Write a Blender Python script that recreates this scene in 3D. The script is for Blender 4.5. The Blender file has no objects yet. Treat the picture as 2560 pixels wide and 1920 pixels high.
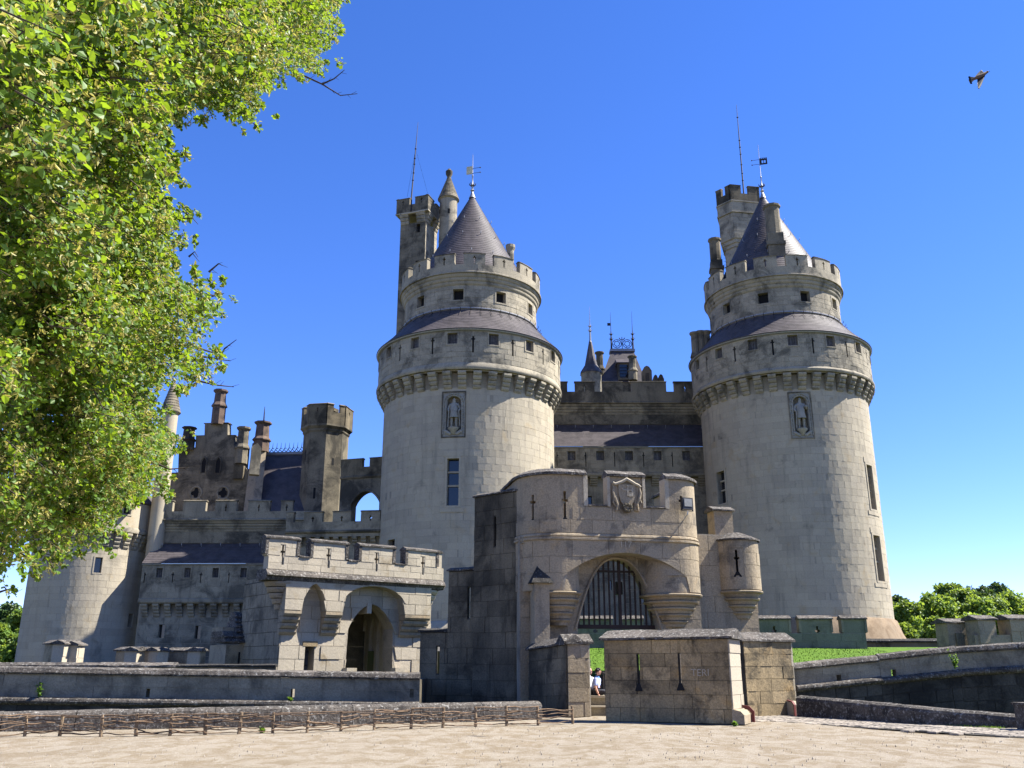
import bpy, math, random
from mathutils import Vector, Matrix
random.seed(7)
SC = bpy.context.scene
COL = SC.collection
rad = math.radians

# ---------------------------------------------------------------- camera
FPX = 2269.0
TH = math.atan(.314)
CT, ST = math.cos(TH), math.sin(TH)
CZ = 1.6
cam_d = bpy.data.cameras.new('camera')
cam = bpy.data.objects.new('camera', cam_d); COL.objects.link(cam)
cam.location = (0, 0, CZ)
cam.rotation_euler = (rad(90) + TH, 0, 0)
cam_d.sensor_width = 36
cam_d.lens = FPX / 2560 * 36
cam_d.clip_start = .2
cam_d.clip_end = 9000
SC.camera = cam

# ---------------------------------------------------------------- sky, sun, exposure
SUN_AZ = rad(96)          # from -Y towards +X
SUN_EL = rad(51)
SUN_DIR = Vector((math.sin(SUN_AZ) * math.cos(SUN_EL), -math.cos(SUN_AZ) * math.cos(SUN_EL), math.sin(SUN_EL)))
world = bpy.data.worlds.new('World'); SC.world = world
world.use_nodes = True
wn = world.node_tree
for n in list(wn.nodes): wn.nodes.remove(n)
sky = wn.nodes.new('ShaderNodeTexSky'); sky.sky_type = 'NISHITA'
sky.sun_disc = False
sky.sun_elevation = SUN_EL
sky.sun_rotation = math.atan2(SUN_DIR.x, SUN_DIR.y)
sky.altitude = 100
sky.air_density = .8
sky.dust_density = 0.0
sky.ozone_density = 3.2
hs = wn.nodes.new('ShaderNodeHueSaturation'); hs.inputs['Saturation'].default_value = 1.22
bg = wn.nodes.new('ShaderNodeBackground'); bg.inputs['Strength'].default_value = .088
wo = wn.nodes.new('ShaderNodeOutputWorld')
wn.links.new(sky.outputs[0], hs.inputs['Color']); tn = wn.nodes.new('ShaderNodeMix'); tn.data_type = 'RGBA'; tn.blend_type = 'MULTIPLY'; tn.inputs[0].default_value = 1; tn.inputs[7].default_value = (.84, .755, 1.04, 1)
wn.links.new(hs.outputs[0], tn.inputs[6]); wn.links.new(tn.outputs[2], bg.inputs[0]); wn.links.new(bg.outputs[0], wo.inputs[0])
sd = bpy.data.lights.new('sun', 'SUN'); sd.energy = 5.0; sd.angle = rad(.5); sd.color = (1, .96, .88)
sun = bpy.data.objects.new('sun', sd); COL.objects.link(sun)
sun.rotation_euler = SUN_DIR.to_track_quat('Z', 'Y').to_euler()
sun.location = (40, 0, 60)
SC.view_settings.view_transform = 'Standard'
SC.view_settings.look = 'None'
SC.view_settings.exposure = 1.70
SC.view_settings.gamma = 1
SC.cycles.max_bounces = 6
SC.cycles.diffuse_bounces = 3
SC.cycles.transparent_max_bounces = 8

# ---------------------------------------------------------------- pixel rays
def ray(px, py):
    u = (px - 1280) / FPX; v = (960 - py) / FPX
    return u, CT - v * ST, ST + v * CT
def P(px, py, Y):
    d = ray(px, py); t = Y / d[1]
    return Vector((d[0] * t, Y, CZ + d[2] * t))
def ground(px, py, z=0.0):
    d = ray(px, py); t = (z - CZ) / d[2]
    return Vector((d[0] * t, d[1] * t, z))
def zat(py, Y): return P(1280, py, Y).z
def project(p):
    x, y, z = p[0], p[1], p[2] - CZ
    dep = y * CT + z * ST
    if dep <= .1: return None
    return 1280 + FPX * x / dep, 960 - FPX * (z * CT - y * ST) / dep, dep

# ---------------------------------------------------------------- frames: (s right, d out to the viewer, z up)
class Flat:
    def __init__(self, A, B, k=0.0):
        self.A = Vector((A[0], A[1])); B = Vector((B[0], B[1]))
        self.L = (B - self.A).length; self.dir = (B - self.A) / self.L
        self.n = Vector((self.dir.y, -self.dir.x)); self.k = k
    def __call__(self, s, d, z):
        q = self.A + self.dir * s + self.n * d
        return (q.x, q.y, z + self.k * s)
    def hit(self, px, py, d=0.0):
        r = ray(px, py); o = self.A + self.n * d
        den = r[0] * self.n.x + r[1] * self.n.y
        t = (o.x * self.n.x + o.y * self.n.y) / den
        x, y = r[0] * t, r[1] * t
        s = (x - self.A.x) * self.dir.x + (y - self.A.y) * self.dir.y
        return s, CZ + r[2] * t - self.k * s
    def cols(self, s0, s1): return 1
class Cyl:
    def __init__(self, cx, cy, r): self.cx, self.cy, self.r = cx, cy, r
    def __call__(self, s, d, z):
        a = s / self.r; q = self.r + d
        return (self.cx + math.sin(a) * q, self.cy - math.cos(a) * q, z)
    def hit(self, px, py, d=0.0):
        r = ray(px, py); R = self.r + d
        a = r[0] ** 2 + r[1] ** 2; b = -2 * (r[0] * self.cx + r[1] * self.cy); c = self.cx ** 2 + self.cy ** 2 - R * R
        D = max(b * b - 4 * a * c, 0); t = (-b - math.sqrt(D)) / (2 * a)
        x, y = r[0] * t - self.cx, r[1] * t - self.cy
        return math.atan2(x, -y) * self.r, CZ + r[2] * t
    def cols(self, s0, s1): return max(1, int(abs(s1 - s0) / self.r / .09 + .5))
class Path:
    """polyline plan, outward normals smoothed at the joints"""
    def __init__(self, pts):
        self.p = [Vector((a[0], a[1])) for a in pts]; self.s = [0]
        for a, b in zip(self.p, self.p[1:]): self.s.append(self.s[-1] + (b - a).length)
        self.L = self.s[-1]; ns = []
        for a, b in zip(self.p, self.p[1:]):
            d = (b - a).normalized(); ns.append(Vector((d.y, -d.x)))
        self.n = [ns[0]] + [(a + b).normalized() for a, b in zip(ns, ns[1:])] + [ns[-1]]
    def __call__(self, s, d, z):
        i = 0
        while i < len(self.p) - 2 and s > self.s[i + 1]: i += 1
        t = (s - self.s[i]) / (self.s[i + 1] - self.s[i])
        n = self.n[i].lerp(self.n[i + 1], min(max(t, 0), 1)).normalized()
        q = self.p[i].lerp(self.p[i + 1], t) + n * d
        return (q.x, q.y, z)
    def cols(self, s0, s1):
        k = sum(1 for a in self.s if s0 < a < s1); return k * 2 + 1
def W(s, d, z): return (s, -d, z)

# ---------------------------------------------------------------- mesh builder
class MB:
    def __init__(self): self.v, self.f, self.t, self.m = [], [], [], []
    def add(self, vs, fs, tint=0.0, mi=0):
        b = len(self.v); self.v.extend(vs)
        for f in fs:
            self.f.append([b + i for i in f]); self.t.append(tint); self.m.append(mi)
    def slab(self, F, s0, s1, d0, d1, z0, z1, n=1, tint=0.0, mi=0):
        """box between s0..s1, d0 (back)..d1 (front), z0..z1; z may be functions of s"""
        zb = z0 if callable(z0) else (lambda s: z0); zt = z1 if callable(z1) else (lambda s: z1)
        vs = []
        for i in range(n + 1):
            s = s0 + (s1 - s0) * i / n; b, t = zb(s), zt(s)
            if t < b + .001: t = b + .001
            vs += [F(s, d1, b), F(s, d1, t), F(s, d0, t), F(s, d0, b)]
        fs = []
        for i in range(n):
            a, c = i * 4, i * 4 + 4
            for j in range(4):
                k = (j + 1) % 4; fs.append((a + j, c + j, c + k, a + k))
        fs.append((0, 1, 2, 3)); e = n * 4; fs.append((e + 3, e + 2, e + 1, e))
        self.add(vs, fs, tint, mi)
    def box(self, x0, x1, y0, y1, z0, z1, tint=0.0): self.slab(W, x0, x1, -y1, -y0, z0, z1, 1, tint)
    def extrude(self, F, sec, s0, s1, n=1, tint=0.0, jit=0.0, mi=0):
        """section polygon [(d,z)...] swept along s"""
        k = len(sec); vs = []
        for i in range(n + 1):
            s = s0 + (s1 - s0) * i / n
            for (d, z) in sec:
                vs.append(F(s + (random.uniform(-jit, jit) if 0 < i < n else 0), d + random.uniform(-jit, jit), z + random.uniform(-jit, jit)))
        fs = []
        for i in range(n):
            a, c = i * k, (i + 1) * k
            for j in range(k):
                q = (j + 1) % k; fs.append((a + j, c + j, c + q, a + q))
        fs.append(tuple(range(k))); fs.append(tuple(n * k + j for j in reversed(range(k))))
        self.add(vs, fs, tint, mi)
    def poly(self, F, pts, d0, d1, tint=0.0, mi=0):
        """outline [(s,z)...] clockwise from the viewer or not, given thickness"""
        k = len(pts)
        vs = [F(s, d1, z) for s, z in pts] + [F(s, d0, z) for s, z in pts]
        fs = [tuple(range(k)), tuple(reversed(range(k, 2 * k)))]
        fs += [(i, i + k, (i + 1) % k + k, (i + 1) % k) for i in range(k)]
        self.add(vs, fs, tint, mi)
    def lathe(self, cx, cy, prof, n=48, a0=-math.pi, a1=math.pi, tint=0.0, mi=0, rot=0.0):
        full = abs(a1 - a0 - 2 * math.pi) < 1e-6; k = len(prof); m = n if full else n + 1; vs = []
        for i in range(m):
            a = a0 + (a1 - a0) * i / n + rot
            for r, z in prof: vs.append((cx + math.sin(a) * r, cy - math.cos(a) * r, z))
        fs = []
        for i in range(n):
            a, c = i * k, ((i + 1) % m) * k
            for j in range(k - 1): fs.append((a + j, c + j, c + j + 1, a + j + 1))
        self.add(vs, fs, tint, mi)
    def tube(self, pts, rs, n=6, tint=0.0, mi=0, cap=True):
        pts = [Vector(p) for p in pts]
        if not isinstance(rs, (list, tuple)): rs = [rs] * len(pts)
        vs = []; up = Vector((.13, .31, .94))
        for i, p in enumerate(pts):
            d = (pts[min(i + 1, len(pts) - 1)] - pts[max(i - 1, 0)]).normalized()
            x = d.cross(up)
            if x.length < .05: x = d.cross(Vector((1, 0, 0)))
            x.normalize(); y = d.cross(x)
            for j in range(n):
                a = 2 * math.pi * j / n; vs.append(tuple(p + (x * math.cos(a) + y * math.sin(a)) * rs[i]))
        fs = []
        for i in range(len(pts) - 1):
            for j in range(n):
                k = (j + 1) % n; fs.append((i * n + j, i * n + k, (i + 1) * n + k, (i + 1) * n + j))
        if cap:
            fs.append(tuple(reversed(range(n)))); fs.append(tuple((len(pts) - 1) * n + j for j in range(n)))
        self.add(vs, fs, tint, mi)
    def ball(self, c, r, n=8, sc=(1, 1, 1), tint=0.0, mi=0):
        vs = []; m = n // 2 + 1
        for i in range(m + 1):
            t = math.pi * i / m
            for j in range(n):
                a = 2 * math.pi * j / n
                vs.append((c[0] + r * sc[0] * math.sin(t) * math.cos(a), c[1] + r * sc[1] * math.sin(t) * math.sin(a), c[2] + r * sc[2] * math.cos(t)))
        fs = []
        for i in range(m):
            for j in range(n):
                k = (j + 1) % n; fs.append((i * n + j, (i + 1) * n + j, (i + 1) * n + k, i * n + k))
        self.add(vs, fs, tint, mi)
    def wall(self, F, s0, s1, z0, z1, holes=(), d=0.0, depth=.4, step=.7, back=None, tint=0.0):
        """skin at depth d with rectangular holes and their reveals"""
        S = sorted(set([s0, s1] + [min(max(h[i], s0), s1) for h in holes for i in (0, 1)]))
        Z = sorted(set([z0, z1] + [min(max(h[i], z0), z1) for h in holes for i in (2, 3)]))
        curved = not isinstance(F, Flat)
        for a, b in zip(S, S[1:]):
            if b - a < 1e-5: continue
            n = max(1, int((b - a) / step + .5)) if curved else 1
            for c, e in zip(Z, Z[1:]):
                if e - c < 1e-5: continue
                ms, mz = (a + b) / 2, (c + e) / 2
                if any(h[0] < ms < h[1] and h[2] < mz < h[3] for h in holes): continue
                for i in range(n):
                    p, q = a + (b - a) * i / n, a + (b - a) * (i + 1) / n
                    self.add([F(p, d, c), F(p, d, e), F(q, d, e), F(q, d, c)], [(0, 3, 2, 1)], tint)
        for h in holes:
            a, b, c, e = h[:4]; g = d - depth
            self.add([F(a, d, c), F(a, d, e), F(a, g, e), F(a, g, c)], [(0, 1, 2, 3)], tint)
            self.add([F(b, d, c), F(b, d, e), F(b, g, e), F(b, g, c)], [(3, 2, 1, 0)], tint)
            self.add([F(a, d, c), F(b, d, c), F(b, g, c), F(a, g, c)], [(0, 1, 2, 3)], tint)
            self.add([F(a, d, e), F(b, d, e), F(b, g, e), F(a, g, e)], [(3, 2, 1, 0)], tint)
    def build(self, name, mat, parent=None, smooth=False, kind=None, label=None):
        if not self.v: return None
        lo = [min(v[i] for v in self.v) for i in range(3)]; hi = [max(v[i] for v in self.v) for i in range(3)]
        c = Vector(((lo[0] + hi[0]) / 2, (lo[1] + hi[1]) / 2, lo[2]))
        me = bpy.data.meshes.new(name)
        me.from_pydata([(v[0] - c.x, v[1] - c.y, v[2] - c.z) for v in self.v], [], self.f)
        if any(self.t):
            at = me.attributes.new('tint', 'FLOAT', 'FACE'); at.data.foreach_set('value', self.t)
        mats = mat if isinstance(mat, (list, tuple)) else [mat]
        for q in mats: me.materials.append(M[q])
        if any(self.m): me.polygons.foreach_set('material_index', self.m)
        if smooth:
            me.polygons.foreach_set('use_smooth', [True] * len(me.polygons)); me.set_sharp_from_angle(angle=.7)
        me.update()
        return place(me, name, parent, c, 0, kind, label)
def place(me, name, parent=None, loc=(0, 0, 0), rz=0.0, kind=None, label=None):
    o = bpy.data.objects.new(name, me); COL.objects.link(o)
    if parent is not None:
        o.parent = parent
        o.matrix_parent_inverse = Matrix.Translation(-world_loc(parent))
    o.location = loc; o.rotation_euler = (0, 0, rz)
    if kind: o['kind'] = kind
    if label: o['label'] = label
    return o
def world_loc(o):
    if o.parent is None: return Vector(o.location)
    return world_loc(o.parent) + o.matrix_parent_inverse.translation + Vector(o.location)
def thing(name, label, cat, loc, group=None):
    o = bpy.data.objects.new(name, None); COL.objects.link(o)
    o.empty_display_size = .3
    o.location = loc; o['label'] = label; o['category'] = cat
    if group: o['group'] = group
    return o
def tag(o, label, cat, group=None):
    o['label'] = label; o['category'] = cat
    if group: o['group'] = group
    return o
def structure(o):
    o['kind'] = 'structure'; return o

# ---------------------------------------------------------------- materials
M = {}
class NT:
    def __init__(self, name):
        m = bpy.data.materials.new(name); m.use_nodes = True; M[name] = m
        self.t = m.node_tree; self.t.nodes.clear()
        self.out = self.n('ShaderNodeOutputMaterial')
        self.b = self.n('ShaderNodeBsdfPrincipled'); self.l(self.b.outputs[0], self.out.inputs[0])
        self.pos = self.n('ShaderNodeNewGeometry').outputs['Position']
    def n(self, t): return self.t.nodes.new(t)
    def l(self, a, b): self.t.links.new(a, b)
    def scale(self, v, x, y, z):
        q = self.n('ShaderNodeVectorMath'); q.operation = 'MULTIPLY'; self.l(v, q.inputs[0]); q.inputs[1].default_value = (x, y, z); return q.outputs[0]
    def noise(self, scale, detail=4, rough=.55, vec=None, dist=0.0):
        q = self.n('ShaderNodeTexNoise'); q.inputs['Scale'].default_value = scale; q.inputs['Detail'].default_value = detail
        q.inputs['Roughness'].default_value = rough; q.inputs['Distortion'].default_value = dist
        self.l(vec or self.pos, q.inputs['Vector']); return q.outputs[0]
    def ramp(self, f, a, b, lo=0.0, hi=1.0):
        q = self.n('ShaderNodeMapRange'); q.inputs[1].default_value = a; q.inputs[2].default_value = b
        q.inputs[3].default_value = lo; q.inputs[4].default_value = hi; q.interpolation_type = 'SMOOTHSTEP'
        self.l(f, q.inputs[0]); return q.outputs[0]
    def mix(self, f, a, b, mode='MIX'):
        q = self.n('ShaderNodeMix'); q.data_type = 'RGBA'; q.blend_type = mode; q.clamp_factor = True
        for v, i in ((f, 0), (a, 6), (b, 7)):
            if isinstance(v, (int, float)): q.inputs[i].default_value = v
            elif isinstance(v, tuple): q.inputs[i].default_value = (*v, 1)
            else: self.l(v, q.inputs[i])
        return q.outputs[2]
    def mul(self, c, f):
        q = self.n('ShaderNodeVectorMath'); q.operation = 'SCALE'; self.l(c, q.inputs[0])
        if isinstance(f, (int, float)): q.inputs['Scale'].default_value = f
        else: self.l(f, q.inputs['Scale'])
        return q.outputs[0]
    def math(self, op, a, b):
        q = self.n('ShaderNodeMath'); q.operation = op
        for v, i in ((a, 0), (b, 1)):
            if isinstance(v, (int, float)): q.inputs[i].default_value = v
            else: self.l(v, q.inputs[i])
        return q.outputs[0]
    def tint(self, c):
        a = self.n('ShaderNodeAttribute'); a.attribute_name = 'tint'
        return self.mul(c, self.math('ADD', a.outputs['Fac'], 1.0))
    def finish(self, c, rough=.9, bump=None, strength=.5, dist=.02, spec=.25):
        self.l(c, self.b.inputs['Base Color']); self.b.inputs['Roughness'].default_value = rough
        self.b.inputs['Specular IOR Level'].default_value = spec
        if bump is not None:
            q = self.n('ShaderNodeBump'); q.inputs['Strength'].default_value = strength; q.inputs['Distance'].default_value = dist
            self.l(bump, q.inputs['Height']); self.l(q.outputs[0], self.b.inputs['Normal'])
def stone(name, c1, c2, dark=(.06, .058, .05), amt=.6, thr=.56, ds=1.0, streak=.3, grain=.25, speck=0.0, warm=None, bump=.5, bscale=7, wet=None):
    t = NT(name); ALB = .64; WB = (1.02, .975, .91)
    c1, c2, dark = (tuple(x * ALB * k for x, k in zip(q, WB)) for q in (c1, c2, dark))
    if warm: warm = tuple(x * ALB * k for x, k in zip(warm, WB))
    c = t.mix(t.ramp(t.noise(.45, 4), .35, .65), c1, c2)
    if warm: c = t.mix(t.ramp(t.noise(.8, 5, .6, dist=.6), .56, .72, 0, .8), c, warm)
    c = t.tint(c)
    if streak:
        st = t.noise(1, 5, .6, vec=t.scale(t.pos, 1.9, 1.9, .16))
        c = t.mix(t.ramp(st, .52, .74, 0, streak), c, dark)
    dk = t.noise(ds, 9, .68, dist=.5)
    c = t.mix(t.ramp(dk, thr - .05, thr + .13, 0, amt), c, dark)
    g = t.noise(18, 4, .7)
    c = t.mul(c, t.ramp(g, .25, .75, 1 - grain, 1 + grain))
    if speck:
        sp = t.noise(9, 5, .75)
        c = t.mix(t.ramp(sp, .60 - speck * .08, .68, 0, .65), c, (.36, .345, .31))
    t.finish(c, .92, t.noise(bscale, 8, .7), bump, .03)
def plain(name, c, rough=.6, metal=0.0, var=.15, scale=6, bump=0.0, spec=.3):
    t = NT(name); n = t.noise(scale, 5)
    q = t.mul(t.tint(t.mix(0.0, c, c)), t.ramp(n, .3, .7, 1 - var, 1 + var))
    t.finish(q, rough, n if bump else None, bump, .02, spec); t.b.inputs['Metallic'].default_value = metal
# dressed limestone, by building
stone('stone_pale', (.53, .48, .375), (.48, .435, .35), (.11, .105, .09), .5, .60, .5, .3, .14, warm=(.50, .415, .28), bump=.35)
stone('stone_tower_head', (.46, .42, .33), (.38, .35, .28), (.095, .092, .08), .76, .515, .6, .35, .3)
stone('stone_warm', (.44, .365, .255), (.385, .33, .245), (.10, .093, .083), .66, .55, .9, .36, .22, warm=(.47, .35, .20), bump=.8)
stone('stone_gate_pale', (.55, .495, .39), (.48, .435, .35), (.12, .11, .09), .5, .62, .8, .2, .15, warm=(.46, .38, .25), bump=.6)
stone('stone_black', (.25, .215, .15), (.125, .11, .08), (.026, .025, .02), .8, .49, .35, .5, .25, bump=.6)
stone('stone_brown', (.43, .335, .19), (.33, .26, .155), (.05, .045, .035), .78, .52, 1.1, .35, .3, warm=(.47, .315, .135), bump=.9)
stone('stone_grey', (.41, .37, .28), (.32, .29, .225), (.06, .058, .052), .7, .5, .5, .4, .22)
stone('stone_old', (.31, .275, .205), (.205, .185, .14), (.04, .039, .035), .8, .48, .4, .45, .3)
stone('stone_green', (.30, .295, .225), (.24, .24, .185), (.06, .07, .05), .6, .53, .6, .45, .2)
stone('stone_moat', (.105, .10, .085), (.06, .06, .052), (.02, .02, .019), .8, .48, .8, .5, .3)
stone('coping', (.15, .135, .12), (.10, .09, .08), (.035, .032, .03), .8, .5, 2.2, 0, .35, speck=1.0, bump=1.0, bscale=12)
stone('coping_dark', (.055, .052, .048), (.035, .033, .03), (.015, .015, .014), .8, .5, 2.2, 0, .3, speck=.2, bump=1.0, bscale=12)
stone('mortar', (.42, .38, .305), (.36, .33, .27), (.08, .078, .07), .5, .55, .7, .3, .2)
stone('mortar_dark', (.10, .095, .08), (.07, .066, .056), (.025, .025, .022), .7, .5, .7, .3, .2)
stone('iron_stain', (.33, .25, .165), (.28, .22, .155), (.14, .09, .05), .5, .5, .7, .3, .2)
stone('brick_red', (.20, .145, .115), (.16, .12, .10), (.06, .05, .045), .7, .5, .8, .2, .25)
t = NT('slate')
rows = t.n('ShaderNodeTexWave'); rows.wave_type = 'BANDS'; rows.bands_direction = 'Z'; rows.inputs['Scale'].default_value = 2.6; rows.inputs['Distortion'].default_value = .15
t.l(t.pos, rows.inputs['Vector'])
c = t.mix(t.ramp(t.noise(1.3, 6, .7), .35, .65), (.088, .076, .076), (.055, .048, .048))
c = t.mix(t.ramp(t.noise(7, 3, .7, vec=t.scale(t.pos, 1, 1, 2.5)), .55, .7, 0, .5), c, (.12, .108, .112))
c = t.mul(c, t.ramp(rows.outputs['Fac'], 0, .25, .8, 1))
t.finish(t.tint(c), .55, t.math('ADD', t.noise(9, 5), t.math('MULTIPLY', rows.outputs['Fac'], .5)), .35, .02, .15)
plain('lead', (.24, .24, .25), .5, .3)
plain('iron', (.025, .02, .018), .6, .2)
plain('rust_iron', (.025, .015, .012), .7, .1)
plain('dark', (.008, .008, .009), .9, 0, .1)
plain('shutter', (.075, .07, .068), .8, 0, .3)
plain('glass', (.012, .014, .018), .12, 0, .1, spec=.6)
plain('gilt', (.62, .52, .30), .45, .4)
plain('oxide_red', (.12, .03, .025), .7)
plain('wood_post', (.16, .115, .07), .9, 0, .35, 12, .6)
plain('wood_rod', (.115, .075, .045), .85, 0, .35, 14, .5)
plain('door_wood', (.05, .05, .06), .8)
plain('lamp_body', (.03, .03, .032), .5)
plain('lamp_glass', (.2, .2, .19), .5)
plain('steel', (.5, .5, .5), .35, .7)
plain('skin_tan', (.50, .27, .19), .6)
plain('skin_pink', (.58, .30, .24), .55)
plain('hair_black', (.012, .010, .009), .5)
plain('shirt_blue', (.42, .48, .78), .85)
plain('shirt_white', (.75, .75, .75), .85)
plain('trousers_dark', (.03, .03, .035), .9)
plain('collar_blue', (.12, .28, .55), .8)
plain('feather_dark', (.008, .007, .009), .7)
plain('feather_brown', (.10, .065, .045), .8)
plain('feather_pale', (.2, .18, .14), .8)
stone('statue_stone', (.42, .41, .36), (.36, .35, .31), (.12, .12, .11), .5, .55, 2, .2, .2)
# ground
t = NT('gravel')
v = t.scale(t.pos, 1.7, 1.0, 1)
c = t.mix(t.ramp(t.noise(1.0, 7, .7, vec=v, dist=.8), .42, .60), (.225, .194, .148), (.160, .126, .082))
c = t.mix(t.ramp(t.noise(.35, 6, .7, vec=v), .55, .70, 0, .65), c, (.20, .155, .10))
c = t.mix(t.ramp(t.noise(22, 4, .8), .50, .64, 0, .6), c, (.16, .125, .09))
c = t.mix(t.ramp(t.noise(40, 2, .8), .60, .68, 0, .7), c, (.52, .48, .42))
t.finish(c, .95, t.math('ADD', t.noise(30, 6, .8), t.math('MULTIPLY', t.noise(2.2, 5), .7)), .7, .03, .1)
t = NT('lawn')
c = t.mix(t.ramp(t.noise(1.2, 6, .7), .35, .65), (.082, .145, .016), (.06, .115, .013))
c = t.mul(c, t.ramp(t.noise(30, 4, .8), .3, .7, .7, 1.3))
t.finish(c, .9, t.noise(40, 4, .8), .8, .03, .1)
t = NT('field')
c = t.mix(t.ramp(t.noise(.2, 6, .7), .35, .65), (.07, .10, .03), (.10, .085, .045))
t.finish(c, .95, t.noise(6, 6, .8), .8, .05, .1)
stone('cobble', (.40, .36, .31), (.30, .275, .245), (.14, .12, .10), .5, .55, 2.5, 0, .25, bump=.9, bscale=16)
def leaf_mat(name, c, trans, tw=.45, rough=.5):
    t = NT(name); t.t.nodes.remove(t.b)
    q = t.tint(t.mix(0.0, c, c)); n = t.ramp(t.noise(1.1, 3), .3, .7, .8, 1.2); q = t.mul(q, n)
    d = t.n('ShaderNodeBsdfPrincipled'); d.inputs['Roughness'].default_value = rough; d.inputs['Specular IOR Level'].default_value = .35
    t.l(q, d.inputs['Base Color'])
    r = t.n('ShaderNodeBsdfTranslucent'); t.l(t.mul(t.tint(t.mix(0.0, trans, trans)), 1.0), r.inputs[0])
    m = t.n('ShaderNodeMixShader'); m.inputs[0].default_value = tw
    t.l(d.outputs[0], m.inputs[1]); t.l(r.outputs[0], m.inputs[2]); t.l(m.outputs[0], t.out.inputs[0])
leaf_mat('lime_leaf', (.075, .145, .018), (.235, .335, .015))
leaf_mat('lime_bract', (.33, .31, .10), (.40, .36, .07), .4)
leaf_mat('far_leaf', (.115, .19, .04), (.28, .37, .04), .42)
leaf_mat('far_leaf_dark', (.05, .095, .025), (.09, .14, .02), .25)
leaf_mat('weed_leaf', (.10, .19, .03), (.22, .34, .03), .4)
plain('bark', (.055, .042, .032), .95, 0, .35, 5, .8)

def courses(prof, step=.28, lip=.016):
    """turn a sloping profile [(d or r, z)...] into overlapping slate courses"""
    out = []
    for (a, z0), (b, z1) in zip(prof, prof[1:]):
        L = math.hypot(b - a, z1 - z0); n = max(1, round(L / step)); nx, nz = (z1 - z0) / L, (a - b) / L
        for i in range(n):
            t0, t1 = i / n, (i + 1) / n
            out += [(a + (b - a) * t0 + nx * lip, z0 + (z1 - z0) * t0 + nz * lip), (a + (b - a) * t1, z0 + (z1 - z0) * t1)]
    return out
# ---------------------------------------------------------------- masonry
def ashlar(parent, F, s0, s1, z0, z1, ch, bw, mat, holes=(), proud=.03, gap=.02, keep=300, seed=1, arch=None, tint=.13, minpx=9.0, top=None, vary=.012, name='stone_block'):
    """coursed blocks laid on a wall face; the ones that show largest become single parts, the rest one joined part"""
    rn = random.Random(seed); n = max(1, round((z1 - z0) / ch)); h = (z1 - z0) / n; cand = []
    for i in range(n):
        a, b = z0 + i * h + gap / 2, z0 + (i + 1) * h - gap / 2
        s = s0 - rn.random() * bw * .8
        cuts = sorted([(q[0], q[1]) for q in holes if q[2] < b - .01 and q[3] > a + .01])
        for q in holes:                      # fill the rest of a course above and below an opening
            if q[2] < b - .01 and q[3] > a + .01 and q[1] > s0 and q[0] < s1:
                for u0, u1 in ((a, min(b, q[2])), (max(a, q[3]), b)):
                    if u1 - u0 > .04: cand.append((max(q[0], s0), min(q[1], s1), u0, u1, rn.uniform(-tint, tint), proud))
        while s < s1:
            w = bw * rn.uniform(.65, 1.4); e = s + w
            p, q = max(s, s0) + gap / 2, min(e, s1) - gap / 2; s = e
            segs = [(p, q)]
            for c0, c1 in cuts:
                nx = []
                for x, y in segs:
                    if c1 <= x or c0 >= y: nx.append((x, y)); continue
                    if c0 - x > .06: nx.append((x, c0))
                    if y - c1 > .06: nx.append((c1, y))
                segs = nx
            for x, y in segs:
                if y - x < .05: continue
                cand.append((x, y, a, b, rn.uniform(-tint, tint) + (rn.uniform(-tint, 0) if rn.random() < .12 else 0), proud + rn.uniform(-vary, vary)))
    scored = []
    for c in cand:
        m = F((c[0] + c[1]) / 2, .03, (c[2] + c[3]) / 2); pr = project(m)
        if pr is None: continue
        m2 = F((c[0] + c[1]) / 2, .13, (c[2] + c[3]) / 2)
        nv = Vector(m2) - Vector(m); vd = Vector((0, 0, CZ)) - Vector(m); cs = nv.normalized().dot(vd.normalized())
        pw, ph = (c[1] - c[0]) * FPX / pr[2] * max(cs, .05), (c[3] - c[2]) * FPX / pr[2]
        ok = cs > .1 and -20 < pr[0] < 2580 and -20 < pr[1] < 1940 and max(pw, ph) >= minpx and min(pw, ph) >= minpx * .8
        scored.append((pw * ph if ok else -1, c))
    scored.sort(key=lambda q: -q[0])
    rest = MB(); k = 0
    for sc, c in scored:
        single = sc > 0 and k < keep
        mb = MB() if single else rest
        col = F.cols(c[0], c[1])
        zb = c[2]; zt = c[3]
        if arch is not None:
            hs_ = [arch(c[0] + (c[1] - c[0]) * i / 8) for i in range(9)]
            if min(hs_) >= c[3] - .02: continue
            if max(hs_) > c[2]:
                col = max(col, 8); zb = (lambda s, lo=c[2], hi=c[3]: min(max(lo, arch(s) + .01), hi))
        if top is not None:
            if top((c[0] + c[1]) / 2) < c[2] + .05: continue
            zt = (lambda s, hi=c[3]: min(hi, top(s)))
        mb.slab(F, c[0], c[1], -.05, c[5], zb, zt, col, c[4])
        if single:
            mb.build(name, mat, parent); k += 1
    if rest.v: rest.build('stonework', mat, parent, kind='stuff')
def coping_run(parent, F, s0, s1, sec, mat='coping', ln=1.0, n=3, jit=.012, gap=.012, seed=3, name='coping_stone'):
    rn = random.Random(seed); s = s0
    while s < s1 - .05:
        e = min(s1, s + ln * rn.uniform(.75, 1.3))
        if s1 - e < ln * .3: e = s1
        mb = MB(); mb.extrude(F, sec, s + gap / 2, e - gap / 2, max(n, F.cols(s, e)), rn.uniform(-.15, .15), jit)
        mb.build(name, mat, parent); s = e
def gable_sec(d0, d1, z, h=.28, o=.08, lip=.07, ridge=None):
    m = (d0 + d1) / 2 if ridge is None else ridge
    return [(d1 + o, z), (d1 + o, z + lip), (m, z + h), (d0 - o, z + lip), (d0 - o, z)]
def round_sec(d0, d1, z, h, k=7):
    m, w = (d0 + d1) / 2, (d1 - d0) / 2
    return [(m + w * math.cos(math.pi * i / k), z + h * math.sin(math.pi * i / k)) for i in range(k + 1)]
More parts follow.
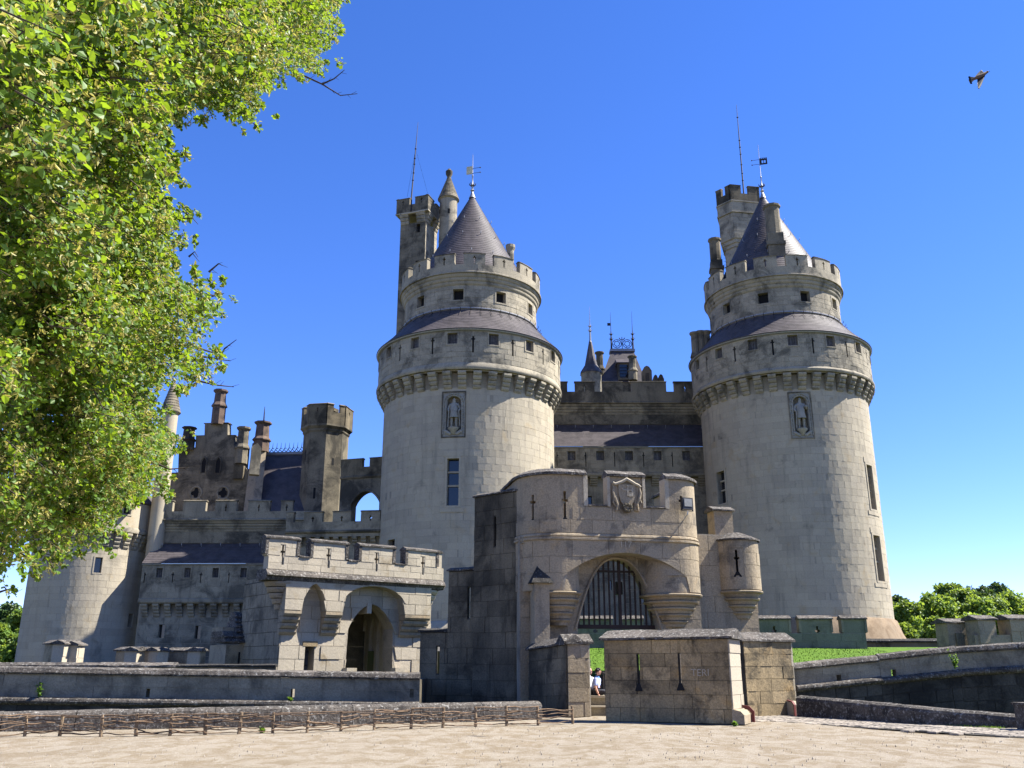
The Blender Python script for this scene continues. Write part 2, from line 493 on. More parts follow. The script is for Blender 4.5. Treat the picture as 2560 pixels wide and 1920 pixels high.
def slit_panel(mb, F, s0, s1, d0, d1, z0, z1, slits, tint=0.0):
    """wall panel pierced by narrow crossed loops: (s, zlow, zhigh, width, cross height)"""
    cur = s0; sl = sorted(slits, key=lambda q: q[0])
    for (sc, za, zb, w, zc) in sl:
        c = w * .7 if zc is not None else 0.0; a, b = sc - w / 2, sc + w / 2
        mb.slab(F, cur, a - c, d0, d1, z0, z1, max(1, F.cols(cur, a)), tint)
        for (x, y) in ((a - c, a), (b, b + c)) if c else ():
            mb.slab(F, x, y, d0, d1, z0, zc - w * .5, 1, tint); mb.slab(F, x, y, d0, d1, zc + w * .5, z1, 1, tint)
        mb.slab(F, a, b, d0, d1, z0, za, 1, tint); mb.slab(F, a, b, d0, d1, zb, z1, 1, tint)
        cur = b + c
    mb.slab(F, cur, s1, d0, d1, z0, z1, max(1, F.cols(cur, s1)), tint)
def window(parent, F, h, depth=.35, pane='shutter', frame='stone_tower_head', fw=.1, fp=.045, bars=(), vbars=(), plank=0, d=0.0, name='window', sill=False, keepdark=True):
    """pane set back in a hole h=(s0,s1,z0,z1), stone frame round it"""
    a, b, c, e = h[:4]; mb = MB(); mb.slab(F, a - .02, b + .02, d - depth - .06, d - depth, c - .02, e + .02, F.cols(a, b))
    w = mb.build(name, pane, parent)
    mb = MB(); o = .004
    n = F.cols(a, b)
    if fw > 0:
        mb.slab(F, a - fw, a + o, d - .05, d + fp, c - fw, e + fw); mb.slab(F, b - o, b + fw, d - .05, d + fp, c - fw, e + fw)
        mb.slab(F, a + o + .001, b - o - .001, d - .05, d + fp - .004, e - o, e + fw, n); mb.slab(F, a + o + .001, b - o - .001, d - .05, d + fp - .004, c - fw, c + o, n)
        mb.build('frame', frame, w)
    if bars or vbars:
        mb = MB()
        for z in bars: mb.slab(F, a, b, d - depth + .002, d - depth + .16, z - .07, z + .07, n)
        for s in vbars: mb.slab(F, s - .06, s + .06, d - depth + .004, d - depth + .15, c, e)
        mb.build('mullion', frame, w)
    if plank:
        for i in range(plank):
            x, y = a + (b - a) * i / plank, a + (b - a) * (i + 1) / plank
            mb = MB(); mb.slab(F, x + .012, y - .012, d - depth, d - depth + .03 + .01 * (i % 2), c + .01, e - .01, 1, random.uniform(-.3, .3)); mb.build('board', 'shutter', w)
    return w
def corbel_mesh(name, w, proj, h, tiers, mat, waist=.55):
    """stepped bracket: projects along local -Y, top at z=0"""
    mb = MB()
    F = lambda s, d, z: (s, -d, z)
    th = h / tiers
    for i in range(tiers):
        p = proj * (i + 1) / tiers; z0 = -h + i * th
        q = proj * (i + .45) / tiers
        mb.extrude(F, [(-.1, z0 + .012), (q, z0 + .012), (p, z0 + th * .45), (p, z0 + th - .012), (-.1, z0 + th - .012)], -w / 2, w / 2, 1, random.uniform(-.08, .08))
    me = bpy.data.meshes.new(name); me.from_pydata(mb.v, [], mb.f); me.materials.append(M[mat])
    at = me.attributes.new('tint', 'FLOAT', 'FACE'); at.data.foreach_set('value', mb.t)
    return me
def row(mb, F, s0, s1, prof, n=1, tint=0.0):
    mb.extrude(F, prof, s0, s1, n, tint)
def text_mesh(body, size, depth, name, mat, parent, loc, rot, label=None):
    cu = bpy.data.curves.new(name, 'FONT'); cu.body = body; cu.size = size; cu.extrude = depth; cu.align_x = 'CENTER'; cu.resolution_u = 3
    tmp = bpy.data.objects.new('tmp', cu); COL.objects.link(tmp)
    dg = bpy.context.evaluated_depsgraph_get(); me = bpy.data.meshes.new_from_object(tmp.evaluated_get(dg))
    bpy.data.objects.remove(tmp); me.name = name; me.materials.clear(); me.materials.append(M[mat])
    o = place(me, name, parent, loc, 0, None, label); o.rotation_euler = rot; return o
def skin(name, mat, parent, verts, edges, radii, sub=2, root=0):
    me = bpy.data.meshes.new(name); me.from_pydata([tuple(v) for v in verts], edges, []); me.materials.append(M[mat])
    o = place(me, name, parent)
    sk = o.modifiers.new('skin', 'SKIN'); sk.use_smooth_shade = True
    for i, r in enumerate(radii):
        q = me.skin_vertices[0].data[i]; q.radius = r if isinstance(r, tuple) else (r, r); q.use_root = (i == root)
    sb = o.modifiers.new('sub', 'SUBSURF'); sb.levels = sub; sb.render_levels = sub
    return o
# ================================================================ the setting: ground
def sheet(name, mat, pts, kind='structure'):
    mb = MB(); mb.add([tuple(p) for p in pts], [tuple(range(len(pts)))]); o = mb.build(name, mat); o['kind'] = kind; return o
sheet('ground', 'field', [(-4000, -600, -3.2), (4000, -600, -3.2), (4000, 6000, -3.2), (-4000, 6000, -3.2)])
# gravel court: gently uneven sheet ending behind the low kerb walls
KL = [(-60, 25.4), (-13.4, 26.9), (-1.2, 30.6), (.5, 31.2)]
KR = [(10.2, 34.9), (14.3, 26.4), (17.6, 19.4)]
mb = MB(); nx, ny = 90, 40
def edgeY(x):
    pts = KL + [(2.2, 37), (9.3, 37)] + KR + [(60, -70)]
    for a, b in zip(pts, pts[1:]):
        if a[0] <= x <= b[0]: return a[1] + (b[1] - a[1]) * (x - a[0]) / (b[0] - a[0])
    return 20
xs = [-60 + i * 1.0 for i in range(0, 91)]
vs = []
for x in xs:
    ye = edgeY(x) + .25
    for j in range(ny + 1):
        y = -30 + (ye + 30) * j / ny
        und = .035 * math.sin(x * .9 + y * .4) * math.sin(y * .55 - x * .3)
        vs.append((x, y, und * (0 if y > ye - 3 else 1) - .012))
fs = []
for i in range(len(xs) - 1):
    for j in range(ny):
        a = i * (ny + 1) + j; fs.append((a, a + ny + 1, a + ny + 2, a + 1))
mb.add(vs, fs); structure(mb.build('gravel_court', 'gravel', smooth=True))
# raised lawn inside the outer walls, terrace under the castle
mb = MB(); LZ = lambda y: 1.3 + (y - 40) * .118
vs = []; nx, ny = 40, 14
for i in range(nx + 1):
    for j in range(ny + 1):
        x = -1.5 + 34 * i / nx; y = 39.7 + 12.6 * j / ny
        vs.append((x, y, LZ(y) + .05 * math.sin(x * .7) * math.sin(y * .6)))
mb.add(vs, [(i * (ny + 1) + j, (i + 1) * (ny + 1) + j, (i + 1) * (ny + 1) + j + 1, i * (ny + 1) + j + 1) for i in range(nx) for j in range(ny)])
structure(mb.build('lawn', 'lawn', smooth=True))
rn = random.Random(5); gb = MB()
for i in range(9000):
    x = rn.uniform(1, 20); y = rn.uniform(39.8, 51.8); z = LZ(y) + .05 * math.sin(x * .7) * math.sin(y * .6) - .01
    a = rn.uniform(0, 6.28); h = rn.uniform(.04, .1); w = .02
    gb.add([(x - w * math.cos(a), y - w * math.sin(a), z), (x + w * math.cos(a), y + w * math.sin(a), z), (x + rn.uniform(-.04, .04), y + rn.uniform(-.04, .04), z + h)], [(0, 1, 2)], rn.uniform(-.2, .3))
go = gb.build('grass_blades', 'lawn', kind='stuff'); tag(go, 'short mown grass on the sunny lawn before the low battlements', 'grass')
mb = MB(); mb.box(-75, -8, 52.5, 160, -3.19, .9); mb.box(-8, 46, 52.5, 160, -3.19, 2.55); structure(mb.build('castle_terrace', 'field'))
mb = MB(); mb.box(46, 120, 56, 160, -3.19, 1.6); structure(mb.build('terrain', 'field'))

# ================================================================ big round towers
def statue(parent, base, h, kind):
    """standing carved figure, base = foot centre, faces -Y"""
    x, y, z = base; k = h / 1.8
    J = lambda a, b, c: (x + a * k, y + b * k, z + c * k)
    V = [J(0, 0, .95), J(0, 0, 1.2), J(0, -.02, 1.42), J(0, -.02, 1.52), J(0, -.03, 1.66), J(0, -.02, 1.84),
         J(-.12, 0, .85), J(-.14, -.03, .45), J(-.14, 0, .08), J(-.17, -.14, .04), J(.12, 0, .85), J(.14, -.05, .45), J(.14, 0, .08), J(.17, -.14, .04),
         J(-.22, 0, 1.42), J(-.34, -.02, 1.15), J(-.3, -.18, .95), J(.22, 0, 1.42), J(.36, -.03, 1.15), J(.26, -.2, 1.2 if kind else .98)]
    E_ = [(0, 1), (1, 2), (2, 3), (3, 4), (4, 5), (0, 6), (6, 7), (7, 8), (8, 9), (0, 10), (10, 11), (11, 12), (12, 13), (2, 14), (14, 15), (15, 16), (2, 17), (17, 18), (18, 19)]
    R_ = [.2, .2, .2, .08, .12, .04, .13, .09, .06, .05, .13, .09, .06, .05, .1, .075, .06, .1, .075, .06]
    o = skin('statue', 'statue_stone', parent, V, E_, [r * k for r in R_], 1)
    mb = MB(); mb.lathe(x, y, [(.15 * k, z + 1.35 * k), (.25 * k, z + 1.2 * k), (.24 * k, z + .95 * k), (.30 * k, z + .6 * k), (.26 * k, z + .6 * k), (.2 * k, z + .95 * k)], 12)
    mb.build('tunic', 'statue_stone', o, smooth=True)
    mb = MB(); mb.tube([J(-.3, -.2, 1.0), J(-.34, -.16, .02)], .03 * k, 5)
    if kind: mb.ball(J(.28, -.24, 1.26), .09 * k, 8)
    else: mb.tube([J(.28, -.2, 1.0), J(.36, -.1, .1)], .03 * k, 5)
    mb.build('sword', 'statue_stone', o)
    return o
def niche(parent, C, h, kind, nm='niche'):
    a, b, c, e = h; mid = (a + b) / 2; hw = (b - a) / 2
    # back of the recess and arched spandrel slab
    mb = MB(); mb.slab(C, a - .02, b + .02, -.56, -.5, c - .02, e + .02, 2); n = mb.build(nm, 'stone_tower_head', parent)
    r = hw * .72; zs = e - hw - .05
    arc = lambda s: zs + math.sqrt(max(r * r - (s - mid) ** 2, 0)) if abs(s - mid) < r else c
    mb = MB(); mb.slab(C, a, mid - r, -.3, -.02, c, e); mb.slab(C, mid + r, b, -.3, -.02, c, e)
    mb.slab(C, mid - r, mid + r, -.3, -.022, arc, e, 14); mb.slab(C, mid - r, mid + r, -.3, -.03, c, c + .1 * (e - c))
    mb.build('arch_slab', 'statue_stone', n)
    for rr, dd, nmn in ((r + .03, .03, 'inner_moulding'), (hw * .95, .03, 'outer_moulding')):
        mb = MB(); pts = [C(mid - rr, dd, c + .2)] + [C(mid - rr * math.cos(t * math.pi / 12), dd, zs + rr * math.sin(t * math.pi / 12)) for t in range(13)] + [C(mid + rr, dd, c + .2)]
        mb.tube(pts, .045, 6); mb.build(nmn, 'statue_stone', n)
    mb = MB()
    for t in range(11):
        q = (r + hw * .95) / 2; th = t * math.pi / 10; p = C(mid - q * math.cos(th), .0, zs + q * math.sin(th)); mb.ball(p, .075, 6)
    for t in range(7):
        z = c + .5 + (zs - c - .6) * t / 6
        for sg in (-1, 1): mb.ball(C(mid + sg * (r + hw * .95) / 2, .0, z), .075, 6)
    mb.build('carved_leaves', 'statue_stone', n)
    mb = MB(); mb.slab(C, a - .09, a + .01, -.1, .07, c - .1, e + .1); mb.slab(C, b - .01, b + .09, -.1, .07, c - .1, e + .1)
    mb.slab(C, a + .011, b - .011, -.1, .066, e, e + .1, 2); mb.slab(C, a + .011, b - .011, -.1, .066, c - .1, c, 2)
    mb.build('frame', 'stone_old', n)
    p = C(mid, -.12, c + (e - c) * .2); mb = MB()
    mb.lathe(p[0], p[1], [(.05, p[2] - .62), (.22, p[2] - .5), (.3, p[2] - .25), (.44, p[2] - .12), (.46, p[2]), (.01, p[2] + .005)], 14); mb.build('pedestal', 'statue_stone', n, smooth=True)
    mb = MB()
    for sg in (-1, 1):
        for k in range(4): mb.ball(C(mid + sg * (.28 + .1 * k), .03, c + .22 + .07 * k), .12, 6, (1.3, .7, 1))
    mb.build('carved_scroll', 'statue_stone', n)
    q = C(mid, -.16, p[2]); statue(n, (q[0], q[1], q[2]), (zs + r * .75 - p[2]), kind)

def vane(parent, x, y, z0, z1, flag, mat='lead', black=False):
    mb = MB(); h = z1 - z0
    mb.lathe(x, y, [(.34, z0 - .35), (.2, z0), (.1, z0 + .35), (.2, z0 + .5), (.09, z0 + .62), (.09, z0 + .95), (.17, z0 + 1.05), (.06, z0 + 1.2), (.05, z0 + 2.0), (.09, z0 + 2.08), (.03, z0 + 2.2), (.02, z1)], 10)
    o = mb.build('finial', mat, parent, smooth=True)
    mb = MB()
    for k in range(6):
        a = k * math.pi / 3; mb.tube([(x + .1 * math.cos(a), y + .1 * math.sin(a), z0 + .95), (x + .28 * math.cos(a), y + .28 * math.sin(a), z0 + 1.1), (x + .3 * math.cos(a), y + .3 * math.sin(a), z0 + 1.28)], [.04, .05, .02], 5)
    mb.build('leaf_collar', 'iron', o)
    zf = z0 + h * flag; w = .62; sg = -1 if not black else 1
    mb = MB(); F = Flat((x, y), (x + 1, y - .25))
    if black:
        mb.slab(F, .03, .75, -.02, .02, zf, zf + .16); mb.slab(F, .03, .75, -.02, .02, zf + .48, zf + .66); mb.slab(F, .03, .2, -.02, .02, zf + .16, zf + .48); mb.slab(F, .6, .75, -.02, .02, zf + .16, zf + .48)
        for k in range(4): mb.slab(F, .05 + .19 * k, .15 + .19 * k, -.02, .02, zf + .66, zf + .78)
        mb.slab(F, .37, .43, -.015, .015, zf + .16, zf + .48)
    else: mb.slab(F, -.62, -.03, -.02, .02, zf, zf + .85)
    v = mb.build('weather_vane', 'iron' if black else 'gilt', o)
    mb = MB()
    for dz in (.08, .6):
        q = -sg * .75; mb.tube([F(0, 0, zf + dz), F(q, 0, zf + dz)], .022, 5); mb.ball(F(q, 0, zf + dz), .07, 6)
    mb.build('counterweight', 'iron', v)

def round_chimney(parent, x, y, z0, z1, r, mat='stone_old', n=10, cap=1.35):
    mb = MB(); h = z1 - z0
    mb.lathe(x, y, [(r * 1.25, z0), (r * 1.25, z0 + h * .36), (r * 1.45, z0 + h * .36 + .02), (r * 1.45, z0 + h * .40), (r * 1.2, z0 + h * .47), (r * 1.02, z0 + h * .52), (r, z0 + h * .92), (r * cap, z0 + h * .96), (r * cap, z1), (r * .8, z1), (r * .8, z1 - .4), (0.01, z1 - .4)], n)
    return mb.build('chimney', mat, parent)

def big_tower(name, label, cx, cy, zb, q, gal_ph, gal_n, drum_ph, drum_n, mer_ph, mer_n, shaft_holes, wins, niche_h, nkind, seed):
    """q: heights cb ct cord eave drum cor0 cor1 cren mer tip mast"""
    T = thing(name, label, 'tower', (cx, cy, zb))
    R0, RG, RD, RP = 7.41, 8.03, 5.95, 6.33
    C = Cyl(cx, cy, R0); half = math.pi * R0
    holes = list(shaft_holes)
    face = math.atan2(-cx, cy)              # angle that looks at the camera
    sb = face * R0
    mb = MB(); mb.wall(C, -half, half, zb, q['ct'], holes, depth=.55); mb.build('wall', 'mortar', T)
    ashlar(T, C, sb - 1.95 * R0, sb + 1.95 * R0, zb + .1, q['cb'] - .02, .56, 1.25, 'stone_pale', holes, .012, .012, 300, seed, tint=.07, vary=.005)
    # flared foot
    mb = MB(); mb.lathe(cx, cy, [(8.5, zb - .6), (7.95, zb + .5), (7.62, zb + 1.5), (7.45, zb + 1.62)], 64); mb.build('plinth', 'iron_stain' if seed == 2 else 'stone_pale', T, smooth=True)
    # machicolation
    nb = 40; ph = face
    me = corbel_mesh('corbel', .66, .70, q['ct'] - q['cb'] + .12, 4, 'stone_tower_head')
    for i in range(nb):
        a = ph + (i + .5) * 2 * math.pi / nb
        place(me, 'corbel', T, (cx + math.sin(a) * R0, cy - math.cos(a) * R0, q['ct']), a)
    mb = MB(); mb.lathe(cx, cy, [(R0 + .45, q['ct'] + .01), (R0 + .45, q['ct'] + .10), (8.12, q['ct'] + .1), (8.18, q['ct'] + .2), (8.18, q['ct'] + .32), (8.1, q['cord'] - .1), (RG, q['cord'] + .04), (RG - .3, q['cord'] + .04)], 96)
    mb.build('machicolation_ring', 'stone_tower_head', T, smooth=True)
    mb = MB(); mb.lathe(cx, cy, [(R0 + .46, q['ct'] + .02), (R0 - .02, q['ct'] + .02)], 64); mb.build('machicolation_soffit', 'stone_old', T)
    # covered gallery
    G = Cyl(cx, cy, RG); gh = []; eave = q['eave']; zg0 = q['cord'] + .04
    wz1 = eave - .26; wz0 = wz1 - .95
    wl, sl = [], []
    for i in range(gal_n):
        a = face + rad(gal_ph) + i * 2 * math.pi / gal_n
        h = (a * RG - .42, a * RG + .42, wz0, wz1); gh.append(h); wl.append(h)
        b = a + math.pi / gal_n; h = (b * RG - .075, b * RG + .075, wz0 - .75, wz1 - .28); gh.append(h); sl.append(h)
    ga0 = (face + rad(gal_ph) - math.pi / gal_n * .5) * RG
    mb = MB(); mb.wall(G, ga0, ga0 + 2 * math.pi * RG, zg0, eave, gh, depth=.4); mb.build('gallery_wall', 'stone_tower_head', T)
    ashlar(T, G, ga0, ga0 + 2 * math.pi * RG, zg0, eave - .12, .42, 1.1, 'stone_tower_head', [(h[0] - .08, h[1] + .08, h[2] - .1, h[3] + .1) if h in wl else h for h in gh], .02, .02, 0, seed + 30, tint=.12)
    for h in wl: window(T, G, h, .3, 'dark', 'stone_tower_head', .1, .06, plank=4 if math.cos(((h[0] + h[1]) / 2 / RG) - face) > .1 else 0)
    for h in sl:
        mb = MB(); mb.slab(G, h[0], h[1], -.16, -.1, h[2], h[3]); mb.slab(G, h[0] - .09, h[0], -.06, .026, (h[2] + h[3]) / 2 + .38, (h[2] + h[3]) / 2 + .5); mb.slab(G, h[1], h[1] + .09, -.06, .026, (h[2] + h[3]) / 2 + .38, (h[2] + h[3]) / 2 + .5); mb.build('arrow_slit', 'dark', T)
    mb = MB(); mb.lathe(cx, cy, [(RG - .1, eave - .1), (8.22, eave - .06), (8.27, eave + .02), (8.2, eave + .06)], 96); mb.build('eave_cornice', 'lead', T, smooth=True)
    mb = MB(); mb.lathe(cx, cy, [(8.3, eave + .05)] + courses([(8.3, eave + .08), (7.4, eave + .95), (RD - .05, q['drum'] + .02)]), 96); rf = mb.build('gallery_roof', 'slate', T, smooth=True)
    mb = MB()
    for i in range(46):
        a = face + i * 2 * math.pi / 46; r1 = RD + .25
        zr = q['drum'] - .25
        F = lambda d, z, a=a: (cx + math.sin(a) * d, cy - math.cos(a) * d, z)
        mb.tube([F(r1, zr + .02), F(r1 + .18, zr + .10), F(r1 + .2, zr + .26)], .028, 4); mb.tube([F(r1 + .5, zr - .5), F(r1, zr + .03)], .02, 4)
    mb.build('roof_hook', 'iron', rf)
    # upper drum
    D = Cyl(cx, cy, RD); dh = []
    dz1 = q['cor0'] - .38; dz0 = dz1 - 1.0
    for i in range(drum_n):
        a = face + rad(drum_ph) + i * 2 * math.pi / drum_n; dh.append((a * RD - .46, a * RD + .46, dz0, dz1))
    d0 = (face + rad(drum_ph) - math.pi / drum_n) * RD
    mb = MB(); mb.wall(D, d0, d0 + 2 * math.pi * RD, q['drum'] - .4, q['cor0'] + .05, dh, depth=.5); mb.build('drum_wall', 'stone_tower_head', T)
    ashlar(T, D, d0, d0 + 2 * math.pi * RD, q['drum'] - .1, q['cor0'], .40, 1.1, 'stone_tower_head', [(h[0] - .08, h[1] + .08, h[2] - .1, h[3] + .1) for h in dh], .02, .02, 0, seed + 60, tint=.12)
    for h in dh: window(T, D, h, .42, 'dark', 'stone_tower_head', .12, .05)
    mb = MB(); mb.lathe(cx, cy, [(RD + .03, q['drum'] - .02), (RD + .14, q['drum'] + .02), (RD + .14, q['drum'] + .1), (RD + .02, q['drum'] + .16)], 96); mb.build('drum_base_moulding', 'lead', T, smooth=True)
    z0, z1 = q['cor0'], q['cor1']; h = z1 - z0
    prof = [(RD, z0 - .04)]
    for i in range(3):
        r = RD + .04 + .11 * i; prof += [(r + .04, z0 + h * i / 3.2), (r + .11, z0 + h * (i + .45) / 3.2), (r + .11, z0 + h * (i + .85) / 3.2), (r + .08, z0 + h * (i + .9) / 3.2)]
    prof += [(6.46, z1 - .1), (6.46, z1), (RP, z1 + .08), (RP - .5, z1 + .08)]
    mb = MB(); mb.lathe(cx, cy, prof, 96); mb.build('cornice', 'stone_tower_head', T, smooth=True)
    # parapet: low wall, merlons with loops and copings
    K = Cyl(cx, cy, RP)
    mb = MB(); mb.slab(K, 0, 2 * math.pi * RP, -.42, 0, z1 + .07, q['cren'], 90); mb.build('parapet', 'stone_tower_head', T)
    gap = rad(7.2)
    for i in range(mer_n):
        g0 = face + rad(mer_ph) + i * 2 * math.pi / mer_n; a0, a1 = g0 + gap / 2, g0 + 2 * math.pi / mer_n - gap / 2
        m = (a0 + a1) / 2 * RP
        mb = MB(); slit_panel(mb, K, a0 * RP, a1 * RP, -.42, 0.003, q['cren'], q['mer'], [(m, q['cren'] + .04, q['mer'] - .22, .12, q['mer'] - .42)], random.uniform(-.08, .08))
        w = mb.build('merlon', 'stone_tower_head', T)
        mb = MB(); mb.extrude(K, gable_sec(-.42, 0, q['mer'], .16, .05, .05), a0 * RP - .04, a1 * RP + .04, 8); mb.build('coping_stone', 'stone_old', w)
    # cone
    rb = 5.55; zc0 = q['cren'] - .35; mb = MB(); prof = []
    tip = q['tip']
    for i in range(15):
        t = i / 14; prof.append((rb * (1 - t) + .16 * t + .25 * (1 - t) ** 6, zc0 + (tip - zc0) * t))
    mb.lathe(cx, cy, courses(prof), 72); cone = mb.build('cone_roof', 'slate', T, smooth=True)
    mb = MB()
    for zz, k in ((.25, 14), (.48, 12), (.68, 9)):
        for i in range(k):
            a = face + (i + .5 * (zz > .4)) * 2 * math.pi / k; r = rb * (1 - zz) + .16 * zz + .03; z = zc0 + (tip - zc0) * zz
            F = lambda d, dz, a=a: (cx + math.sin(a) * (r + d), cy - math.cos(a) * (r + d), z + dz)
            mb.tube([F(0, 0), F(.16, .1), F(.16, .28)], .03, 4)
    mb.build('roof_hook', 'lead', cone)
    # windows of the shaft
    for kind, h in wins:
        if kind == 'tall':
            a, b, c, e = h; window(T, C, h, .45, 'glass', 'stone_pale', .16, .06, bars=[c + (e - c) * .43, c + (e - c) * .72])
            mb = MB(); mb.slab(C, a - .28, b + .28, -.03, .055, e + .17, e + .6, 2); mb.build('lintel', 'stone_pale', T)
            mb = MB(); mb.slab(C, a - .5, b + .5, -.03, .06, c - .5, c - .17, 2); mb.build('sill', 'stone_pale', T)
        else: window(T, C, h, .4, 'dark', 'stone_pale', .14, .05)
    if niche_h: niche(T, C, niche_h, nkind)
    return T, face

# ---- left big tower
LX, LY = P(1173, 1025, 77).x, 77
qL = dict(cb=23.18, ct=24.41, cord=25.08, eave=27.89, drum=30.55, cor0=32.75, cor1=33.8, cren=34.5, mer=35.5, tip=44.4)
C = Cyl(LX, LY, 7.41)
def H(Cc, x0, x1, y0, y1):
    a, za = Cc.hit(x0, (y0 + y1) / 2); b, zb = Cc.hit(x1, (y0 + y1) / 2); m = (x0 + x1) / 2
    return (a, b, Cc.hit(m, y1)[1], Cc.hit(m, y0)[1])
hw = H(C, 1117, 1147, 1146, 1264); hs1 = H(C, 970, 988, 1349, 1368); hn = H(C, 1107, 1162, 981, 1091)
TL, fL = big_tower('round_tower', 'great round tower with cone roof and gilt vane, left of the gatehouse', LX, LY, 3.4, qL, -10.3, 15, -10.4, 10, -9.6, 15,
    [hw, hs1, hn], [('tall', hw), ('small', hs1)], hn, 0, 1)
vane(TL, LX, LY, 44.6, 49.0, .52)
p = P(1276, 650, 80.5); round_chimney(TL, p.x, p.y, 33.6, P(1276, 614, 80.5).z, .36, 'stone_tower_head')
# ---- right big tower
RX, RY = P(1956, 1022, 81).x, 81
qR = dict(cb=24.32, ct=25.59, cord=26.1, eave=29.2, drum=31.84, cor0=34.3, cor1=35.39, cren=36.2, mer=37.25, tip=46.6)
C = Cyl(RX, RY, 7.41)
hn = H(C, 1976, 2029, 982, 1094); h1 = H(C, 1794, 1814, 1178, 1260); h2 = H(C, 2171, 2184, 1165, 1272); h3 = H(C, 2188, 2204, 1340, 1452)
TR, fR = big_tower('round_tower', 'great round tower with two chimneys before its cone roof, right of the gatehouse', RX, RY, 3.9, qR, 9.7, 15, -7.5, 10, 9.9, 14,
    [hn, h1, h2, h3], [('tall', h1), ('tall', h2), ('tall', h3)], hn, 1, 2)
vane(TR, RX, RY, 46.8, 52.6, .60, black=True)
def square_chimney(parent, p0, zlow, ztop, w, mat='stone_old'):
    mb = MB(); F = Flat((p0.x - w / 2, p0.y), (p0.x + w / 2, p0.y - .12 * w)); h = ztop - zlow
    mb.slab(F, 0, w, -w, 0, zlow, zlow + h * .52); mb.slab(F, -.09, w + .09, -w - .09, .09, zlow + h * .52, zlow + h * .56)
    mb.slab(F, .03, w - .03, -w + .03, -.03, zlow + h * .56, zlow + h * .66)
    o = mb.build('chimney', mat, parent)
    c = F(w / 2, -w / 2, 0); r = w * .46; z = zlow + h * .66
    mb = MB(); mb.lathe(c[0], c[1], [(r * 1.08, z), (r, z + .1), (r, ztop - .3), (r * 1.2, ztop - .18), (r * 1.2, ztop), (r * .8, ztop), (r * .8, ztop - .5), (.01, ztop - .5)], 10); mb.build('flue', mat, o)
    return o
square_chimney(TR, P(1945, 655, 76.6), 34.5, P(1945, 513, 77).z, 1.5)
square_chimney(TR, P(1792, 660, 79.5), 34.5, P(1790, 599, 80).z, 1.15, 'stone_black')
mb = MB(); pz = P(1806, 612, 79.4)
for k in range(8): mb.tube([(pz.x, pz.y, pz.z - .35 * k), (pz.x + .25, pz.y, pz.z - .35 * k - .02), (pz.x + .25, pz.y, pz.z - .35 * k - .14)], .02, 4)
mb.build('climbing_rung', 'iron', TR)
for px in (1737, 1752, 1766):
    p = P(px, 850, 82); round_chimney(TR, p.x, p.y, 28.5, P(px, 829 if px > 1740 else 832, 82).z, .36, 'stone_old')

# ================================================================ watch towers behind
def crenel_box(parent, F, L, D, z0, zc, z1, mats, n=2, over=0.0, slit=True, th=.35):
    """parapet round a rectangular tower top; F is the front frame, D its depth"""
    A = F(-over, over, 0); B = F(L + over, over, 0); Cc = F(L + over, -D - over, 0); E_ = F(-over, -D - over, 0)
    for a, b in ((A, B), (B, Cc), (Cc, E_), (E_, A)):
        g = Flat(a, b); l = g.L
        mb = MB(); mb.slab(g, 0, l - th, -th, 0, z0, zc); mb.build('parapet', mats, parent)
        w = l / (n + (n - 1) * .42); x = 0
        for i in range(n):
            mb = MB(); m = x + w / 2
            slit_panel(mb, g, x, x + w - (.002 if i < n - 1 else th * 1.001), -th, .003, zc, z1, [(m, zc + .1 * (z1 - zc) - .3, zc + .8 * (z1 - zc), .11, zc + .55 * (z1 - zc))] if slit else [])
            o = mb.build('merlon', mats, parent)
            mb = MB(); mb.extrude(g, gable_sec(-th, 0, z1, .14, .06, .05), x - .05, x + w + .03); mb.build('coping_stone', 'stone_old', o); x += w * 1.42
# ---- left watch tower (square) with its stair turret
wt = thing('watch_tower', 'tall square watch tower with slim round turret behind left cone roof', 'tower', P(1048, 1000, 90) * 1.0)
Yw = 91
a = P(1000, 600, Yw); b = P(1063, 600, Yw - 1.0)
F = Flat((a.x, a.y), (b.x, b.y)); sl_ = F.L; zt = lambda y: zat(y, Yw - 1)
h1 = F.hit(1046, 570); hs = [(h1[0] - .22, h1[0] + .22, F.hit(1046, 581)[1], F.hit(1046, 560)[1]), (F.hit(1043, 660)[0] - .2, F.hit(1043, 660)[0] + .2, F.hit(1043, 662)[1], F.hit(1043, 652)[1])]
side = Flat(F(sl_, 0, 0), F(sl_, -sl_, 0)); left = Flat(F(0, -sl_, 0), F(0, 0, 0)); back = Flat(F(sl_, -sl_, 0), F(0, -sl_, 0))
ztop = zt(552)
mb = MB(); mb.wall(F, 0, sl_, 2.5, ztop, hs, depth=.4)
for g in (side, left, back): mb.wall(g, 0, sl_, 2.5, ztop)
mb.build('wall', 'stone_old', wt)
ashlar(wt, F, 0, sl_, 30, ztop, .42, .9, 'stone_old', hs, .02, .02, 0, 71); ashlar(wt, side, 0, sl_, 30, ztop, .42, .9, 'stone_tower_head', (), .02, .02, 0, 72)  # lit side face has paler stone than the front, light put into the colour
for h in hs:
    mb = MB(); mb.slab(F, h[0], h[1], -.45, -.38, h[2], h[3]); mb.build('window', 'dark', wt)
zp0 = zt(531); me = corbel_mesh('corner_corbel', 1.0, .42, 1.15, 3, 'stone_tower_head')
for g in (F, side):
    for s in (.55, sl_ - .55):
        q = g(s, 0, zp0 + .02); place(me, 'corbel', wt, q, math.atan2(g.dir.y, g.dir.x))
mb = MB(); mb.slab(F, -.46, sl_ + .46, -sl_ - .46, .46, zp0 + .02, zp0 + .16); mb.slab(F, -.38, sl_ + .38, -sl_ - .38, .38, zp0 + .16, zt(528)); mb.build('platform', 'stone_tower_head', wt)
crenel_box(wt, F, sl_, sl_, zt(528), zt(509), zt(493), 'stone_old', 2, .4)
